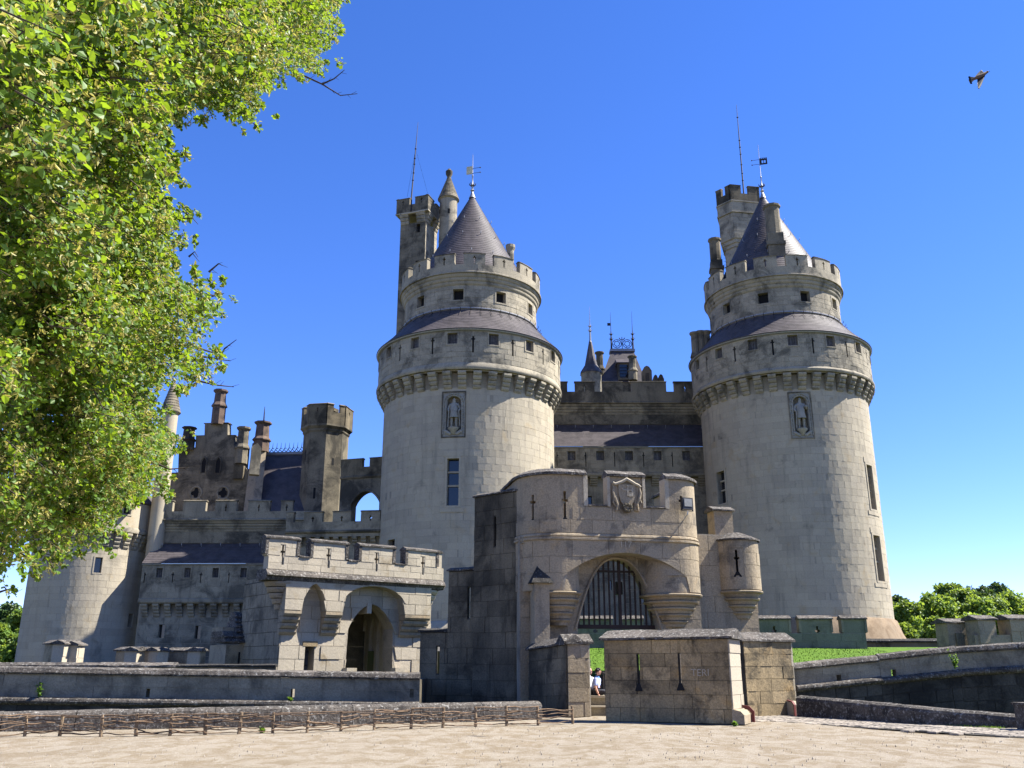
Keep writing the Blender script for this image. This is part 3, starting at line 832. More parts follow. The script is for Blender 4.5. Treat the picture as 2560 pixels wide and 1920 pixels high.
mb = MB(); row(mb, F, .3, sl_ + .1, [(.38, zt(533)), (.5, zt(532)), (.5, zt(529)), (.38, zt(528))]); mb.build('string_course', 'stone_gate_pale', wt)
p = P(1120, 560, Yw + .4); tr = 23.5 * 95 / FPX; mb = MB()
mb.lathe(p.x, p.y, [(tr, 25), (tr, zat(503, p.y)), (tr * 1.14, zat(502, p.y)), (tr * 1.16, zat(500, p.y))], 24); tu = mb.build('turret', 'stone_tower_head', wt, smooth=True)
mb = MB(); z0, z1 = zat(500, p.y), zat(447, p.y)
for k in range(12):
    r0, r1 = tr * 1.18 * (1 - k / 12) + .2 * k / 12, tr * 1.18 * (1 - (k + 1) / 12) + .2 * (k + 1) / 12; a0, a1 = z0 + (z1 - z0) * k / 12, z0 + (z1 - z0) * (k + 1) / 12
    mb.lathe(p.x, p.y, [(r0 + .05, a0 - .04), (r0 + .05, a0 + .05), (r1 + .02, a1)], 24, tint=random.uniform(-.1, .1))
mb.build('turret_roof', 'stone_old', tu)
mb = MB(); zf = zat(423, p.y); mb.lathe(p.x, p.y, [(.3, z1 - .1), (.22, z1 + .2), (.38, zf - .7), (.4, zf - .3), (.2, zf - .1), (.16, zf), (.01, zf + .02)], 12); mb.build('urn_finial', 'stone_old', tu, smooth=True)
q = Cyl(p.x, p.y, tr).hit(1122, 527); mb = MB(); mb.slab(Cyl(p.x, p.y, tr), q[0] - .12, q[0] + .12, -.1, .01, q[1] - .3, q[1] + .3); mb.build('slot_window', 'dark', tu)
def mast(label, px0, py0, px1, py1, Y, rings, guys=()):
    a = P(px0, py0, Y); b = P(px1, py1, Y)
    mb = MB(); mb.tube([a - Vector((0, 0, 2.0)), a, a.lerp(b, .6), b], [.09, .085, .06, .02], 6); o = mb.build('lightning_rod', 'iron'); tag(o, label, 'antenna')
    mb = MB()
    for t in rings: mb.ball(a.lerp(b, t), .13, 6, (1, 1, .6))
    mb.build('collar', 'iron', o)
    for (gx, gy) in guys:
        mb = MB(); mb.tube([a.lerp(b, .63), P(gx, gy, Y)], .012, 4); mb.build('guy_wire', 'iron', o)
mast('thin guyed lightning rod on the square watch tower', 1029, 488, 1045, 306, 90, (.2, .3, .42, .5, .63), ((1018, 492), (1071, 490)))
# ---- right watch tower (angled shaft)
wr = thing('watch_tower', 'square battlemented watch tower behind the cone of the right tower', 'tower', P(1850, 1000, 95) * 1.0)
Yr = 95; a = P(1798, 560, Yr + 1.6); b = P(1834, 560, Yr); c = P(1902, 560, Yr + .6); zt = lambda y: zat(y, Yr)
Ff = Flat((b.x, b.y), (c.x, c.y)); Fl = Flat((a.x, a.y), (b.x, b.y))
pl = [(a.x, a.y), (b.x, b.y), (c.x, c.y), (c.x + .6, c.y + 2.6), (a.x + 1.2, a.y + 3.4)]
def prism(mb, pts, z0, z1, grow=0.0, tint=0.0):
    cx = sum(p[0] for p in pts) / len(pts); cy = sum(p[1] for p in pts) / len(pts); k = len(pts)
    ps = [(cx + (x - cx) * (1 + grow), cy + (y - cy) * (1 + grow)) for x, y in pts]
    mb.add([(x, y, z0) for x, y in ps] + [(x, y, z1) for x, y in ps], [tuple(range(k)), tuple(reversed(range(k, 2 * k)))] + [(i, (i + 1) % k, (i + 1) % k + k, i + k) for i in range(k)], tint)
    return ps
mb = MB(); prism(mb, pl, 2.5, zt(612), -.18); prism(mb, pl, zt(612), zt(603), -.12); prism(mb, pl, zt(603), zt(594), -.06); prism(mb, pl, zt(594), zt(530), 0.0)
mb.build('wall', 'stone_tower_head', wr)
ashlar(wr, Ff, 0, Ff.L, zt(593), zt(532), .42, .9, 'stone_tower_head', (), .02, .02, 0, 75); ashlar(wr, Fl, 0, Fl.L, zt(593), zt(532), .42, .9, 'stone_tower_head', (), .02, .02, 0, 76)
mb = MB(); prism(mb, pl, zt(530), zt(526), .08); prism(mb, pl, zt(526), zt(502), .05); prism(mb, pl, zt(503), zt(500), .09); mb.build('string_course', 'stone_tower_head', wr)
pp = prism(MB(), pl, 0, 1, .06); zc, zm = zt(482), zt(463)
for i in range(5):
    g = Flat(pp[i], pp[(i + 1) % 5]); mb = MB(); mb.slab(g, 0, g.L - .3, -.35, 0, zt(501), zc); mb.build('parapet', 'stone_black', wr)
    for x0, x1 in ((0, g.L * .36), (g.L * .62, g.L)):
        mb = MB(); mb.slab(g, x0, x1 - (.31 if x1 > g.L * .9 else 0), -.35, .003, zc, zm); o = mb.build('merlon', 'stone_black', wr)
        mb = MB(); mb.extrude(g, gable_sec(-.35, 0, zm, .12, .05, .05), x0 - .04, x1 + .02); mb.build('coping_stone', 'stone_old', o)
h = Ff.hit(1881, 511); mb = MB(); mb.slab(Ff, h[0] - .25, h[0] + .25, -.05, .03, h[1] - .2, h[1] + .2); mb.build('window', 'dark', wr)
mast('thin ringed lightning rod on the right watch tower', 1859, 478, 1841, 262, 96, (.12, .2, .3, .42, .5, .58, .85))
# ================================================================ curtain walls with covered gallery
def gallery_curtain(T, F, s0, s1, z, dg, du, gwin, gslit, uwin, merl, mats, corb, seed, keepg=0, lowwin=(), low=0.0, depth=8.0):
    """z: corb0 corb1 cord eave ridge cor0 cor1 cren mer ; dg gallery face, du upper wall face (d offsets)"""
    ml, mg, mu, mp = mats
    mb = MB(); mb.wall(F, s0, s1, low, z['corb1'] + .1, list(lowwin), depth=.4); mb.build('lower_wall', 'mortar', T)
    ashlar(T, F, s0, s1, low + 1.0, z['corb0'], .55, 1.3, ml, lowwin, .03, .03, 300, seed, tint=.1)
    for h in lowwin: window(T, F, h, .34, 'glass', ml, .1, .05, vbars=[])
    cw, ch, sp = corb
    me = corbel_mesh('corbel', cw, dg + .02, z['corb1'] - z['corb0'], 4, mg)
    n = int((s1 - s0) / sp)
    for i in range(n):
        s = s0 + (i + .5) * (s1 - s0) / n; place(me, 'corbel', T, F(s, 0, z['corb1']), math.atan2(F.dir.y, F.dir.x))
    mb = MB(); row(mb, F, s0, s1, [(-.3, z['corb1'] + .01), (dg + .03, z['corb1'] + .01), (dg + .12, z['corb1'] + .12), (dg + .12, z['cord'] - .08), (dg + .02, z['cord']), (-.3, z['cord'])]); mb.build('cordon', mg, T)
    holes = list(gwin) + list(gslit)
    mb = MB(); mb.wall(F, s0, s1, z['cord'], z['eave'] - .08, holes, d=dg, depth=.35); mb.build('gallery_wall', mg, T)
    GF = lambda s, d, zz: F(s, d + dg, zz); GF.cols = F.cols
    class _G:
        def __call__(self, s, d, zz): return F(s, d + dg, zz)
        def cols(self, a, b): return 1
    ashlar(T, _G(), s0, s1, z['cord'] + .02, z['eave'] - .1, .42, 1.2, mg, [(h[0] - .1, h[1] + .1, h[2] - .1, h[3] + .1) for h in gwin] + list(gslit), .02, .02, 0, seed + 1, tint=.1)
    for h in gwin: window(T, F, h, .28, 'dark', mg, .1, .05, d=dg, plank=3)
    for h in gslit:
        mb = MB(); mb.slab(F, h[0], h[1], dg - .4, dg - .34, h[2], h[3]); m = h[2] + (h[3] - h[2]) * .72
        mb.slab(F, h[0] - .08, h[0], dg - .05, dg + .026, m, m + .12); mb.slab(F, h[1], h[1] + .08, dg - .05, dg + .026, m, m + .12); mb.build('arrow_slit', 'dark', T)
    e, r = z['eave'], z['ridge']
    mb = MB(); row(mb, F, s0, s1, [(dg - .1, e - .1), (dg + .14, e - .06), (dg + .18, e + .02), (dg - .1, e + .02)]); mb.build('eave_cornice', 'lead', T)
    mb = MB(); row(mb, F, s0, s1, [(dg + .2, e + .03)] + courses([(dg + .2, e + .07), (du - .05, r + .02)], .26) + [(du - .05, r - .25)]); rf = mb.build('gallery_roof', 'slate', T)
    mb = MB(); k = int((s1 - s0) / 1.7)
    for i in range(k):
        s = s0 + (i + .5) * (s1 - s0) / k; t = .82; d = dg + (du - dg) * t; zz = e + (r - e) * t
        mb.tube([F(s, d, zz), F(s, d + .2, zz + .12), F(s, d + .2, zz + .3)], .035, 4)
    mb.build('roof_hook', 'lead', rf)
    mb = MB(); mb.wall(F, s0, s1, r - .3, z['cor0'] + .1, list(uwin), d=du, depth=.4); mb.build('upper_wall', mu, T)
    for h in uwin: window(T, F, h, .3, 'glass', mu, .0, .03, d=du, vbars=[(h[0] + h[1]) / 2])
    c0, c1 = z['cor0'], z['cor1']; N = 4
    for i in range(N):
        mb = MB(); a = c0 + (c1 - c0) * i / N; b = c0 + (c1 - c0) * (i + 1) / N; p = du + .12 * (i + 1)
        row(mb, F, s0, s1, [(du - .1, a + .005), (p - .05, a + .005), (p + .02, a + (b - a) * .5), (p + .02, b - .02), (du - .1, b - .02)], tint=random.uniform(-.1, .1)); mb.build('cornice_course', mu, T)
    dp = du + .55; mb = MB(); row(mb, F, s0, s1, [(dp - .6, c1), (dp + .1, c1), (dp + .14, c1 + .1), (dp, c1 + .2), (dp - .6, c1 + .2)]); mb.build('string_course', mp, T)
    mb = MB(); mb.slab(F, s0, s1, dp - .45, dp, c1 + .18, z['cren']); mb.build('parapet', mp, T)
    for (a, b, slit) in merl:
        mb = MB(); slit_panel(mb, F, a, b, dp - .45, dp + .004, z['cren'], z['mer'], [((a + b) / 2, z['cren'] - .0, z['mer'] - .3, .1, z['mer'] - .55)] if slit else [], random.uniform(-.1, .1))
        o = mb.build('merlon', mp, T); mb = MB(); mb.extrude(F, gable_sec(dp - .45, dp, z['mer'], .15, .07, .05), a - .06, b + .06, 2, 0, .005); mb.build('coping_stone', 'stone_old', o)
    # wall-walk and mass behind
    mb = MB(); mb.slab(F, s0, s1, dp - 3.2, dp - .46, r, c1 + .1); mb.slab(F, s0, s1, -depth, -.6, low, z['cord'] + .2); mb.build('wall_core', 'stone_old', T)

# ---- between the two great towers
F = Flat((LX, 85.0), (RX, 85.0)); dg, du = .75, -2.0
hz = lambda y, d=0.0, x=1560: F.hit(x, y, d)[1]
z = dict(corb0=hz(1216), corb1=hz(1192, .6), cord=hz(1181, dg), eave=hz(1118, dg), ridge=hz(1061, du), cor0=hz(1038, du), cor1=hz(1009, du + .5), cren=hz(979, du + .55), mer=hz(955, du + .55))
def rect(x0, x1, y0, y1, d):
    return (F.hit(x0, (y0 + y1) / 2, d)[0], F.hit(x1, (y0 + y1) / 2, d)[0], F.hit(x0, y1, d)[1], F.hit(x0, y0, d)[1])
gw = [rect(1418.7 + 71.7 * i, 1439 + 71.7 * i, 1128, 1151, dg) for i in range(5)]
gs = [rect(1463.4 + 72.2 * i, 1465.6 + 72.2 * i, 1130, 1167, dg) for i in range(4)] + [rect(1391.5, 1393.5, 1130, 1167, dg)]
uw = [rect(1453.5, 1477, 1041, 1055, du), rect(1544, 1566, 1040, 1054, du), rect(1376, 1388, 1041, 1055, du)]
ms = [(F.hit(a, 965, du + .5)[0], F.hit(b, 965, du + .5)[0], c) for a, b, c in ((1340, 1418, 0), (1437, 1486, 1), (1508, 1556, 0), (1578, 1665, 0), (1685, 1740, 1))]
cw_ = thing('curtain_wall', 'shaded curtain wall with slate gallery roof between the two great towers', 'wall', ((LX + RX) / 2, 85, 2.5))
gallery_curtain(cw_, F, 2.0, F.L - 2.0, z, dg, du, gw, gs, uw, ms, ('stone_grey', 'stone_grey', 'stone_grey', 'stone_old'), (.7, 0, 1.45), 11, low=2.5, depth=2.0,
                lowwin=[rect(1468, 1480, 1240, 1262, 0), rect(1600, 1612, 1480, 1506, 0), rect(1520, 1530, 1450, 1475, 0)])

# ---- roofs seen over it
pv = thing('roof_pavilion', 'steep slate pavilion roof with iron cresting beyond the curtain wall', 'roof', P(1556, 1000, 104) * 1.0)
Y = 104; zz = lambda y, yy=Y: zat(y, yy)
A, B, Cq, Dq = P(1500, 955, Y - 2), P(1616, 955, Y - 2), P(1584, 878, Y + 1), P(1528, 878, Y + 1)
mb = MB(); dpt = 7.0
v = [(A.x, A.y, A.z), (B.x, B.y, B.z), (B.x, B.y + dpt, B.z), (A.x, A.y + dpt, A.z), (Dq.x, Dq.y, Dq.z), (Cq.x, Cq.y, Cq.z), (Cq.x, Cq.y + 1, Cq.z), (Dq.x, Dq.y + 1, Dq.z)]
mb.add(v, [(0, 1, 5, 4), (1, 2, 6, 5), (2, 3, 7, 6), (3, 0, 4, 7), (4, 5, 6, 7), (3, 2, 1, 0)]); mb.build('roof', 'slate', pv)
mb = MB(); mb.box(A.x + .1, B.x - .1, A.y + .1, A.y + dpt - .1, 2.5, A.z); mb.build('wall', 'stone_old', pv)
mb = MB(); mb.box(Dq.x - .15, Cq.x + .15, Y + .8, Y + 2.2, Cq.z - .05, Cq.z + .25); mb.build('ridge', 'lead', pv)
RF = Flat((Dq.x, Y + 1.0), (Cq.x, Y + 1.0)); mb = MB(); L = RF.L; zr = Cq.z + .25
for k in range(2):
    c = L * (.27 + .46 * k)
    for r in (.55, .32):
        mb.tube([RF(c + r * math.cos(t * .5236), 0, zr + .72 + r * math.sin(t * .5236)) for t in range(13)], .045, 5)
    for t in range(6): mb.tube([RF(c + .32 * math.cos(t * 1.047), 0, zr + .72 + .32 * math.sin(t * 1.047)), RF(c + .55 * math.cos(t * 1.047 + .4), 0, zr + .72 + .55 * math.sin(t * 1.047 + .4))], .03, 4)
mb.tube([RF(0, 0, zr + .05), RF(L, 0, zr + .05)], .05, 5); mb.tube([RF(L / 2, 0, zr), RF(L / 2, 0, zr + 1.6)], .05, 5)
mb.tube([RF(L / 2 - .35, 0, zr + 1.5), RF(L / 2 - .15, 0, zr + 1.2), RF(L / 2, 0, zr + 1.35), RF(L / 2 + .15, 0, zr + 1.2), RF(L / 2 + .35, 0, zr + 1.5)], .06, 5)
mb.build('iron_cresting', 'iron', pv)
def spike(parent, x, y, z0, z1, mat='iron', flag=False):
    mb = MB(); h = z1 - z0; mb.lathe(x, y, [(.2, z0 - .2), (.12, z0), (.09, z0 + h * .25), (.2, z0 + h * .28), (.09, z0 + h * .31), (.07, z0 + h * .38), (.17, z0 + h * .41), (.06, z0 + h * .44), (.04, z0 + h * .5), (.012, z1)], 8); o = mb.build('finial', mat, parent)
    mb = MB()
    for k in range(5):
        a = k * 1.2566
        for zz_ in (.28, .4): mb.tube([(x, y, z0 + h * zz_), (x + .3 * math.cos(a), y + .3 * math.sin(a), z0 + h * zz_ + .15)], [.05, .02], 4)
    if flag: mb.slab(W, x - .42, x - .04, -y - .02, -y + .02, z0 + h * .64, z0 + h * .64 + .36)
    mb.build('leaf_collar', mat, o)
spike(pv, Dq.x + .05, Y + 1, Cq.z + .1, P(1529, 780, Y + 1).z, flag=True); spike(pv, Cq.x - .05, Y + 1, Cq.z + .1, P(1575, 778, Y + 1).z)
dr = Flat((P(1545, 930, 102).x, 102), (P(1574, 930, 102).x, 102)); mb = MB(); zd0, zd1 = zat(949, 102), zat(908, 102)
mb.slab(dr, 0, dr.L, -3, 0, zd0, zd1); dm = mb.build('dormer', 'stone_old', pv)
mb = MB(); mb.extrude(dr, [(.18, zd1), (.18, zd1 + .08), (-.9, zd1 + .8), (-3, zd1 + .8), (-3, zd1)], -.15, dr.L + .15); mb.build('dormer_roof', 'slate', dm)
mb = MB(); mb.slab(dr, .2, dr.L - .2, .0, .02, zd0 + .25, zd1 - .2); mb.build('pane', 'glass', dm)
mb = MB()
for k in range(4): mb.slab(dr, .2, dr.L - .2, .02, .05, zd0 + .3 + .38 * k, zd0 + .36 + .38 * k)
mb.build('grille', 'iron', dm)
p = P(1582, 930, 101); round_chimney(pv, p.x, p.y, zat(951, 101), zat(891, 101), .42, 'stone_old'); p = P(1500, 930, 103); round_chimney(pv, p.x, p.y, zat(951, 103), zat(881, 103), .42, 'stone_black')
st = thing('stair_turret', 'round stair turret with pointed slate spire beside the pavilion roof', 'turret', P(1477, 1000, 99) * 1.0)
p = P(1477, 900, 99); r = 27.5 * 103 / FPX; mb = MB(); mb.lathe(p.x, p.y, [(r * .93, 2.5), (r * .93, zat(940, 99)), (r, zat(933, 99))], 16); mb.build('wall', 'stone_tower_head', st, smooth=True)
mb = MB(); mb.lathe(p.x, p.y, [(r * 1.08, zat(936, 99)), (r * 1.06, zat(933, 99)), (r * .62, zat(915, 99)), (r * .13, zat(853, 99))], 8, rot=.35); mb.build('spire', 'slate', st)
spike(st, p.x, p.y, zat(852, 99), zat(766, 99), 'lead')
# stone dormer gables on the wall-walk
for nm, x0, x1, y0, lab in (('stone_gable', 1606, 1630, 914, 'taller rounded stone gable on the curtain wall walk'), ('stone_gable', 1632, 1646, 936, 'small pointed stone gable next to the taller rounded one'), ('stone_gable', 1645, 1660, 935, 'small pointed stone gable nearest the right great tower')):
    g = Flat((P(x0, 940, 90).x, 90), (P(x1, 940, 90).x, 90)); L = g.L; zt_ = zat(y0, 90); zb_ = zat(975, 90)
    mb = MB(); mb.poly(g, [(0, zb_), (L, zb_), (L, zt_ - .55), (L * .75, zt_ - .12), (L * .5, zt_), (L * .25, zt_ - .12), (0, zt_ - .55)], -.7, 0); o = mb.build(nm, 'stone_black'); tag(o, lab, 'gable')
    mb = MB(); mb.slab(g, L * .3, L * .7, -.02, .015, zb_ + .3, zt_ - .8); mb.build('recess', 'stone_old', o)

# ================================================================ left wing
# ---- far-left round tower
SX, SY, SR = P(209, 1520, 81).x, 81, 4.66
C = Cyl(SX, SY, SR); fs_ = math.atan2(-SX, SY)
so = thing('round_tower', 'round tower with corbelled gallery half hidden behind the lime tree', 'tower', (SX, SY, 2))
hA = H(C, 236, 255, 1393, 1432); hB = H(C, 319, 331, 1534, 1568)
zc0, zc1 = C.hit(300, 1372)[1], C.hit(300, 1338)[1] + .2
mb = MB(); mb.wall(C, -math.pi * SR, math.pi * SR, 1.0, zc1, [hA, hB], depth=.5); mb.build('wall', 'mortar', so)
ashlar(so, C, fs_ * SR - 1.7 * SR, fs_ * SR + 1.8 * SR, 1.5, zc0, .55, 1.2, 'stone_pale', [hA, hB], .014, .014, 300, 21, tint=.07, vary=.005)
for h in (hA, hB): window(so, C, h, .42, 'glass', 'stone_pale', .1, .04)
me = corbel_mesh('corbel', .5, .52, zc1 - zc0, 4, 'stone_tower_head')
for i in range(34):
    a = (i + .5) * 2 * math.pi / 34; place(me, 'corbel', so, (SX + math.sin(a) * SR, SY - math.cos(a) * SR, zc1), a)
ze = zat(1253, SY - 3); G = Cyl(SX, SY, SR + .5)
mb = MB(); mb.lathe(SX, SY, [(SR + .3, zc1), (SR + .55, zc1 + .05), (SR + .6, zc1 + .3), (SR + .5, zc1 + .5)], 64); mb.build('machicolation_ring', 'stone_tower_head', so, smooth=True)
gh = []
for i in range(10):
    a = i * .6283 + .28; gh.append((a * (SR + .5) - .33, a * (SR + .5) + .33, ze - 1.15, ze - .35))
mb = MB(); mb.wall(G, 0, 2 * math.pi * (SR + .5), zc1 + .48, ze, gh, depth=.3); mb.build('gallery_wall', 'stone_pale', so)
for h in gh: window(so, G, h, .26, 'dark', 'stone_tower_head', .12, .05)
mb = MB(); mb.lathe(SX, SY, [(SR + .45, ze - .1), (SR + .7, ze), (SR + .7, ze + .06), (SR - 1.2, ze + 2.1)], 64); mb.build('gallery_roof', 'slate', so, smooth=True)
z2 = ze + 5.0
mb = MB(); mb.lathe(SX, SY, [(SR - 1.15, ze + 1.2), (SR - 1.15, z2), (SR - .85, z2 + .35), (SR - .85, z2 + 1.1), (SR - 1.2, z2 + 1.1)], 64); mb.build('drum_wall', 'stone_pale', so, smooth=True)
mb = MB(); mb.lathe(SX, SY, [(SR - 1.35, z2 + .5), (.2, z2 + 7)], 48); mb.build('cone_roof', 'slate', so, smooth=True)
# dormer on the gallery roof
g = Flat((P(334, 1200, 77).x, 77), (P(356, 1200, 77).x, 77.5)); zd = zat(1240, 77); mb = MB()
mb.poly(g, [(0, zd - .3), (g.L, zd - .3), (g.L, zd + 1.2), (g.L / 2, zd + 2.0), (0, zd + 1.2)], -1.8, 0); dm = mb.build('dormer', 'stone_pale', so)
mb = MB(); mb.slab(g, .2, g.L - .2, -.02, .02, zd + .1, zd + 1.05); mb.build('pane', 'glass', dm)
# its stair turret
p = P(418, 1100, 79.8); r = 19.5 * 81 / FPX; mb = MB(); sv = thing('stair_turret', 'slim sunlit stair turret with stone cone, at the edge of the tree', 'turret', (p.x, p.y, 2.5))
mb.lathe(p.x, p.y, [(r, 2.5), (r, zat(1037, 79.8)), (r * 1.2, zat(1034, 79.8)), (r * 1.22, zat(1031, 79.8))], 24); mb.build('wall', 'stone_pale', sv, smooth=True)
z0, z1 = zat(1031, 79.8), zat(955, 79.8); mb = MB()
for k in range(11):
    f0, f1 = k / 11, (k + 1) / 11; R1 = lambda f: r * 1.25 * (1 - f) + .12 * f
    mb.lathe(p.x, p.y, [(R1(f0) + .04, z0 + (z1 - z0) * f0 - .03), (R1(f0) + .04, z0 + (z1 - z0) * f0 + .05), (R1(f1) + .01, z0 + (z1 - z0) * f1)], 24, tint=random.uniform(-.12, .12))
mb.build('turret_roof', 'stone_old', sv)

# ---- left curtain wall with gallery
F = Flat((P(330, 1450, 78.6).x, 78.6), (P(760, 1450, 78.6).x, 78.4)); dg, du = .58, -1.5
hz = lambda y, d=0.0, x=520: F.hit(x, y, d)[1]
z = dict(corb0=hz(1543), corb1=hz(1509, .5), cord=hz(1495, dg), eave=hz(1410, dg), ridge=hz(1358, du), cor0=hz(1330, du), cor1=hz(1302, du + .5), cren=hz(1278, du + .55), mer=hz(1253, du + .55))
gw = [rect(390.5 + 70.2 * i, 406.5 + 70.2 * i, 1420, 1444, dg) for i in range(5)]
gs = [rect(360 + 70.4 * i, 362.4 + 70.4 * i, 1431, 1457, dg) for i in range(5)]
uw = [rect(431.5, 454.5, 1336, 1351, du), rect(526, 550, 1336, 1351, du), rect(656, 680, 1336, 1351, du)]
ms = [(F.hit(a, 1265, du + .5)[0], F.hit(b, 1265, du + .5)[0], c) for a, b, c in ((395, 432, 0), (459, 515, 0), (539, 592, 1), (621, 675, 1), (703, 732, 1))]
lc = thing('curtain_wall', 'dim curtain wall with slate gallery roof left of the small gatehouse', 'wall', (F(F.L / 2, 0, 0)[0], 78.5, 0))
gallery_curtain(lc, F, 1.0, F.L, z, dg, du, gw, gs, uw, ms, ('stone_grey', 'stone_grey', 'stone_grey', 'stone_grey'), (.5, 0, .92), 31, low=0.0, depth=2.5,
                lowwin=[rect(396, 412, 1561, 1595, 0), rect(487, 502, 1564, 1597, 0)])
# ---- nearer battlement with its own corbels, joining the great tower
F2 = Flat((P(716, 1300, 75.6).x, 75.6), (P(960, 1300, 74.8).x, 74.6)); s2 = F2.L
nb = thing('battlement_wall', 'battlement on small corbels just left of the great left tower', 'wall', (F2(s2 / 2, 0, 0)[0], 75, 2))
h2 = lambda y: F2.hit(840, y)[1]
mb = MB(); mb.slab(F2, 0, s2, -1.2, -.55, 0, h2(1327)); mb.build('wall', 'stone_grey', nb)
mb = MB(); row(mb, F2, 0, s2, [(-.8, h2(1333)), (.02, h2(1333)), (.14, h2(1330)), (.14, h2(1327)), (0, h2(1325)), (-.8, h2(1325))]); mb.build('string_course', 'stone_old', nb)
me = corbel_mesh('corbel', .4, .52, h2(1341) - h2(1364), 3, 'stone_grey')
for i in range(11): place(me, 'corbel', nb, F2(.4 + i * .78, -.55, h2(1341)), math.atan2(F2.dir.y, F2.dir.x))
mb = MB(); mb.slab(F2, 0, s2, -.5, -.05, h2(1341), h2(1333)); mb.slab(F2, 0, s2, -.5, 0, h2(1326), h2(1304)); mb.build('parapet', 'stone_grey', nb)
for a, b, sl in ((716, 733.5, 0), (760, 805, 1), (832, 877, 1), (902, 950, 1)):
    x0, x1 = F2.hit(a, 1292)[0], F2.hit(b, 1292)[0]; mb = MB(); m = F2.hit(926, 1300)[0] if a == 902 else (x0 + x1) / 2
    slit_panel(mb, F2, x0, x1, -.5, .004, h2(1304), h2(1280), [(m, h2(1304) + .02, h2(1290), .11, h2(1295))] if sl else [], random.uniform(-.1, .1)); o = mb.build('merlon', 'stone_grey', nb)
    mb = MB(); mb.extrude(F2, gable_sec(-.5, 0, h2(1280), .14, .06, .05), x0 - .05, x1 + .05, 2); mb.build('coping_stone', 'stone_old', o)

# ---- stepped gable house
Fg = Flat((P(420, 1200, 88).x, 88), (P(632, 1200, 88).x, 87.2)); S = lambda x, y: Fg.hit(x, y)
gb_ = thing('stepped_gable_house', 'dark stepped gable with chimneys above the left curtain wall', 'building', (Fg(4, 0, 0)[0], 88, 2.5))
out = [(424, 1300), (424, 1183), (445, 1183), (447, 1121), (488, 1121), (490, 1090), (511, 1090), (512, 1059), (569, 1059), (569, 1090), (585, 1088), (586, 1120), (604, 1120), (606, 1158), (622, 1180), (622, 1300)]
mb = MB(); mb.poly(Fg, [S(*q) for q in out], -.9, 0); mb.build('gable_wall', 'stone_old', gb_)
for q0, q1 in (((424, 1183), (446, 1183)), ((446, 1121), (489, 1121)), ((489, 1090), (512, 1090)), ((511, 1059), (570, 1059)), ((569, 1089), (586, 1089)), ((586, 1120), (605, 1120))):
    a, b = S(*q0), S(*q1); mb = MB(); mb.extrude(Fg, gable_sec(-.9, 0, a[1], .12, .07, .05), a[0] - .06, b[0] + .06); mb.build('coping_stone', 'stone_old', gb_)
ashlar(gb_, Fg, S(448, 1200)[0], S(604, 1200)[0], S(500, 1298)[1], S(500, 1122)[1], .45, 1.1, 'stone_old', [(*sorted((S(x0, 1160)[0], S(x1, 1160)[0])), S(x0, y1)[1], S(x0, y0)[1]) for x0, x1, y0, y1 in ((499, 517, 1138, 1185), (535, 553, 1138, 1185), (476, 504, 1218, 1252), (544, 574, 1218, 1252))], .02, .02, 0, 41, tint=.18)
for x in (508, 544):
    a, z0 = S(x - 7, 1182); b, _ = S(x + 7, 1182); m = (a + b) / 2; zt_ = S(x, 1142)[1]; hw = (b - a) / 2; mb = MB()
    mb.poly(Fg, [(a, z0), (b, z0), (b, zt_ - hw * 1.6), (m + hw * .5, zt_ - hw * .6), (m, zt_), (m - hw * .5, zt_ - hw * .6), (a, zt_ - hw * 1.6)], -.02, .01); w = mb.build('lancet_window', 'dark', gb_)
    mb = MB(); mb.tube([Fg(a, .02, z0), Fg(a, .02, zt_ - hw * 1.6), Fg(m - hw * .5, .02, zt_ - hw * .6), Fg(m, .02, zt_), Fg(m + hw * .5, .02, zt_ - hw * .6), Fg(b, .02, zt_ - hw * 1.6), Fg(b, .02, z0)], .1, 5); mb.build('frame', 'stone_old', w)
for x in (490, 558):
    c, zc = S(x, 1233); mb = MB(); mb.poly(Fg, [(c + .42 * (1 + .28 * math.cos(4 * t * .2618)) * math.cos(t * .2618), zc + .48 * (1 + .28 * math.cos(4 * t * .2618)) * math.sin(t * .2618)) for t in range(24)], -.02, .012); w = mb.build('quatrefoil_window', 'dark', gb_)
    mb = MB(); mb.tube([Fg(c + .58 * math.cos(t * .2618), .02, zc + .63 * math.sin(t * .2618)) for t in range(25)], .09, 5)
    for sg in (-1, 1): mb.tube([Fg(c + sg * .7, .03, zc - .77), Fg(c + sg * .4, .05, zc - .5), Fg(c, .03, zc - .57)], .1, 5)
    mb.build('frame', 'stone_grey', w)
def stack(parent, px, y0, y1, Y, w, mat='stone_old', mid=.42):
    p = P(px, y0, Y); z0, z1 = zat(y0, Y), zat(y1, Y); h = z1 - z0
    mb = MB(); r = w / 2 * 1.18
    mb.lathe(p.x, p.y, [(r * 1.1, z0), (r * 1.1, z0 + h * mid), (r * 1.32, z0 + h * (mid + .01)), (r * 1.32, z0 + h * (mid + .04)), (r * .98, z0 + h * (mid + .14)), (r * .9, z1 - h * .1), (r * 1.22, z1 - h * .05), (r * 1.22, z1), (r * .7, z1), (r * .7, z1 - .4), (.01, z1 - .4)], 8, rot=.39)
    return mb.build('chimney', mat, parent)
stack(gb_, 544, 1062, 976, 87.6, 1.0, 'brick_red', .5); stack(gb_, 468, 1125, 1069, 87.6, 1.0, 'stone_black', .4); stack(gb_, 602, 1160, 1069, 87.2, .95, 'stone_old', .4)
mb = MB(); mb.slab(Fg, S(590, 1150)[0], S(614, 1150)[0], -.8, .35, S(600, 1158)[1] - 1.6, S(600, 1115)[1]); mb.build('chimney_breast', 'stone_black', gb_)
